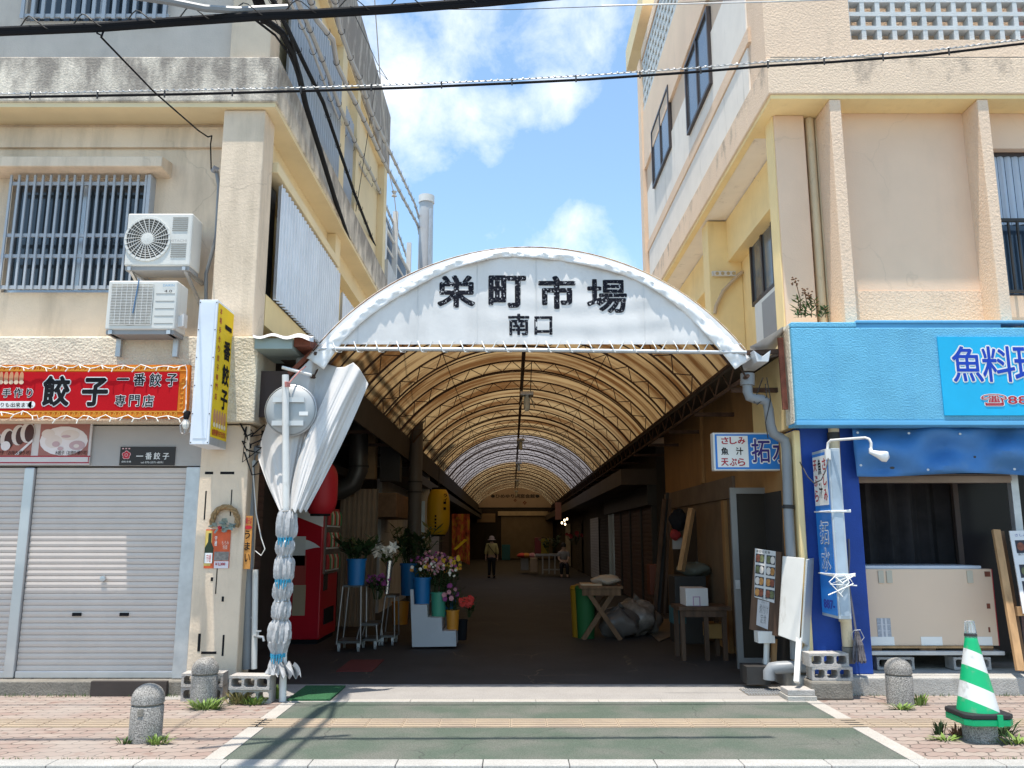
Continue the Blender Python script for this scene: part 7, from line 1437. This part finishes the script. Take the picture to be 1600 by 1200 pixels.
person_seated(gp(881, 902) + Vector((0, 0, 0)), "person in a pale shirt sitting beside the far right stall")
# =================================================================== OVERHEAD CABLES
def sag(p, q, d, n=24): return [p.lerp(q, i / n) + Vector((0, 0, -d * 4 * (i / n) * (1 - i / n))) for i in range(n + 1)]
def cable(pts, r, label, mat=black, name="overhead_cable", cat="cable", n=8, spiral=None, ring=None, group=None, extra=None):
    o = MB().tube(pts, r, n)
    if extra: extra(o)
    o = o.build(name, mat, smooth=True, loc=tuple(pts[0])); tag(o, label, cat, group)
    L = [0]
    for i in range(1, len(pts)): L.append(L[-1] + (pts[i] - pts[i - 1]).length)
    def atl(s):
        for i in range(1, len(pts)):
            if L[i] >= s: return pts[i - 1].lerp(pts[i], (s - L[i - 1]) / max(L[i] - L[i - 1], 1e-6))
        return pts[-1]
    if spiral:
        rr, pitch, th, mt = spiral; sp = []; s = 0
        while s < L[-1]: a = 2 * math.pi * s / pitch; p = atl(s); sp.append(p + Vector((0, math.cos(a), math.sin(a))) * rr + Vector((0, 0, rr * .6))); s += pitch / 9
        MB().tube(sp, th, 4).build("lashing_wire", mt, o)
    if ring:
        rr, pitch, th = ring; s = pitch / 2; m = MB()
        while s < L[-1]:
            p = atl(s); d = (atl(min(s + .05, L[-1])) - atl(s - .05)).normalized(); x = d.cross(UZ).normalized(); y = x.cross(d)
            m.tube([p + (x * math.cos(a) + y * (math.sin(a) * 1.25 + .35)) * rr for a in [R(150 + 240 * q / 9) for q in range(10)]], th, 5); s += pitch
        m.build("hanger_ring", dark, o)
    return o
CB = [(-150, 58, 5.9), (0, 47, 5.9), (150, 41, 5.9), (260, 33, 5.9), (420, 22, 5.9), (480, 20, 5.9), (600, 13, 5.9), (760, 1, 5.9), (900, -12, 5.9), (1100, -34, 5.9)]
cable([P(*c) for c in CB], .027, "thick black cable bundle crossing the top of the street", spiral=(.062, .42, .005, dark), extra=lambda m: m.tube([P(c[0], c[1] + 5, c[2]) for c in CB], .022, 6))
cable([P(-150, 154, 7.2), P(0, 152, 7.2), P(300, 147, 7.2), P(480, 142, 7.2), P(640, 137, 7.2), P(800, 130, 7.2), P(920, 124, 7.2), P(1080, 113, 7.2), P(1200, 103, 7.2), P(1300, 97, 7.2), P(1450, 86, 7.2), P(1600, 68, 7.2), P(1750, 45, 7.2)], .0125, "black cable crossing the street below the bundle", spiral=None)
tw = [P(-150, 149, 7.2), P(0, 147, 7.2), P(300, 141, 7.2), P(480, 137, 7.2), P(640, 132, 7.2), P(800, 125, 7.2), P(920, 118, 7.2), P(1080, 107, 7.2), P(1200, 97, 7.2), P(1300, 91, 7.2), P(1450, 80, 7.2), P(1600, 62, 7.2), P(1750, 38, 7.2)]
cable(tw, .005, "twisted silver messenger wire above the black street cable", mat=galv, spiral=(.008, .06, .004, galv))
m = MB(); cb2 = [(47, 152), (152, 151), (257, 149), (363, 147), (470, 143), (580, 139), (690, 135), (800, 130), (900, 125), (1000, 119), (1095, 112), (1200, 103), (1288, 98), (1380, 92), (1483, 83)]
for px, py in cb2: p = P(px, py, 7.18); m.tube([p + Vector((0, 0, -.02)), p + Vector((0, 0, .05))], .008, 6)
tag(m.build("cable_clip", dark, loc=tuple(P(47, 152, 7.18))), "row of small black ties joining the street cable to its messenger wire", "clips")
cable([P(940, 9, 7.6), P(1200, 3, 7.6), P(1400, -4, 7.6)], .007, "thin grey wire at the top right corner of the sky", mat=galv)
cable([P(550, 14, 8.5), P(800, 15, 8.5), P(1000, 8, 8.5), P(1250, -6, 8.5)], .004, "hair thin wire across the sky just under the cable bundle", mat=dark)
cable([P(210, -6, 5.6), P(270, 3, 5.7), P(320, 13, 5.8), P(370, 16, 5.9), P(450, 12, 6.0)], .028, "grey sheathed cable joining the bundle at the top left", mat=pipe_grey)
cable([P(148, 40, 5.9), P(152, 52, 5.9), P(160, 56, 5.9), P(162, 48, 5.9), P(158, 58, 5.92), P(240, 143, 7.0), P(310, 204, 8.3), P(325, 214, 8.85), P(331, 212, 8.88), P(329, 225, 8.98), P(330, 265, 9.0)], .008, "thin black drop wire slanting down to the cream wall")
cable([P(584, -20, 9), P(596, 150, 10), P(608, 270, 12), P(616, 305, 12.6), P(622, 360, 14)], .007, "thin stay wire hanging down by the left building with white insulator", mat=S("white_wire_mat", (.5, .5, .5)), extra=lambda m: m.lathe([(0, -.06), (.045, -.04), (.02, 0), (.045, .04), (0, .06)], P(616, 303, 12.6), 10))
# cables running along the left building into the alley
bent = [P(418, -14, 6.5), P(432, 10, 7.2), P(447, 40, 8.0), P(478, 105, 9), P(505, 160, 10), P(527, 225, 11.2), P(553, 300, 13), P(577, 362, 15.5), P(592, 400, 17.5), P(612, 450, 22)]
cable(bent, .026, "black cable running along the left building into the alley", ring=(.04, .9, .004), group="cables strung along the left building")
cable([P(415, 32, 7.0), P(440, 50, 7.3), P(456, 80, 7.8), P(468, 120, 8.5), P(478, 165, 9.2), P(500, 235, 10.2), P(523, 310, 11.5), P(550, 390, 13.5), P(568, 430, 15)], .034, "thickest black cable bundle looping down along the left floor band", spiral=(.055, .5, .005, dark), group="cables strung along the left building", extra=lambda m: (m.tube([P(395, 28, 7), P(430, 55, 7.3), P(452, 85, 7.8), P(470, 128, 8.5)], .012, 6), m.tube([P(438, 27, 7), P(452, 52, 7.3), P(460, 80, 7.8), P(470, 126, 8.5)], .014, 6)))
gl = S("grey_sheath", (.42, .41, .40), rough=.5)
for k, (pts, lb) in enumerate((([(452, -30, 8), (462, -5, 8.4), (490, 60, 9.4), (510, 110, 10.3), (530, 165, 11.6), (556, 225, 13.3), (582, 275, 15.2), (604, 325, 18), (625, 372, 21), (640, 415, 25)], "grey sheathed cable with ring hooks, lowest of the ringed set"),
      ([(478, -25, 8.2), (494, 30, 9), (520, 62, 9.6), (526, 100, 10.2), (545, 140, 11.2), (570, 190, 12.6), (596, 245, 14.6), (630, 310, 18), (652, 350, 21.2), (664, 400, 24)], "grey ringed cable with a kink, middle of the ringed set"),
      ([(520, -25, 8.6), (530, 40, 9.6), (548, 92, 10.6), (566, 130, 11.6), (580, 175, 12.8), (600, 218, 14.4), (618, 255, 16), (648, 318, 20.5), (662, 365, 23), (672, 402, 25)], "grey ringed cable nearest to the sky, highest of the ringed set"),
      ([(440, -25, 7.6), (482, 62, 9.2), (505, 125, 10.4), (534, 200, 12.4), (562, 258, 14.4), (585, 300, 16.4), (606, 345, 19), (622, 385, 22), (634, 420, 25)], "slim grey cable running just below the ringed set"))):
    cable([P(*c) for c in pts], (.03, .034, .03, .018)[k], lb, mat=gl, ring=(.042, .8, .004), group="cables strung along the left building")
cable([P(548, 10, 10), P(590, 100, 13), P(606, 125, 14.6), P(590, 110, 13.8), P(570, 240, 13.5), P(556, 330, 13.2)], .006, "thin loose wire hanging on the end of left building", mat=dark)
# cables over the camera whose shadows lie across the path
cable([Vector((-2.9, -6, 8.0)), Vector((-2.35, 4, 7.9)), P(418, -14, 6.5)], .026, "black cable continuing over the street toward the viewer"); cable([Vector((-3.2, -6, 7.6)), Vector((-2.5, 4, 7.3)), P(415, 32, 7.0)], .055, "thick black cable bundle continuing over the street toward the viewer")
cable([Vector((-3.0, -6, 8.6)), Vector((-2.7, 4, 8.6)), P(478, -25, 8.2)], .02, "grey cable continuing over the street toward the viewer", mat=gl)
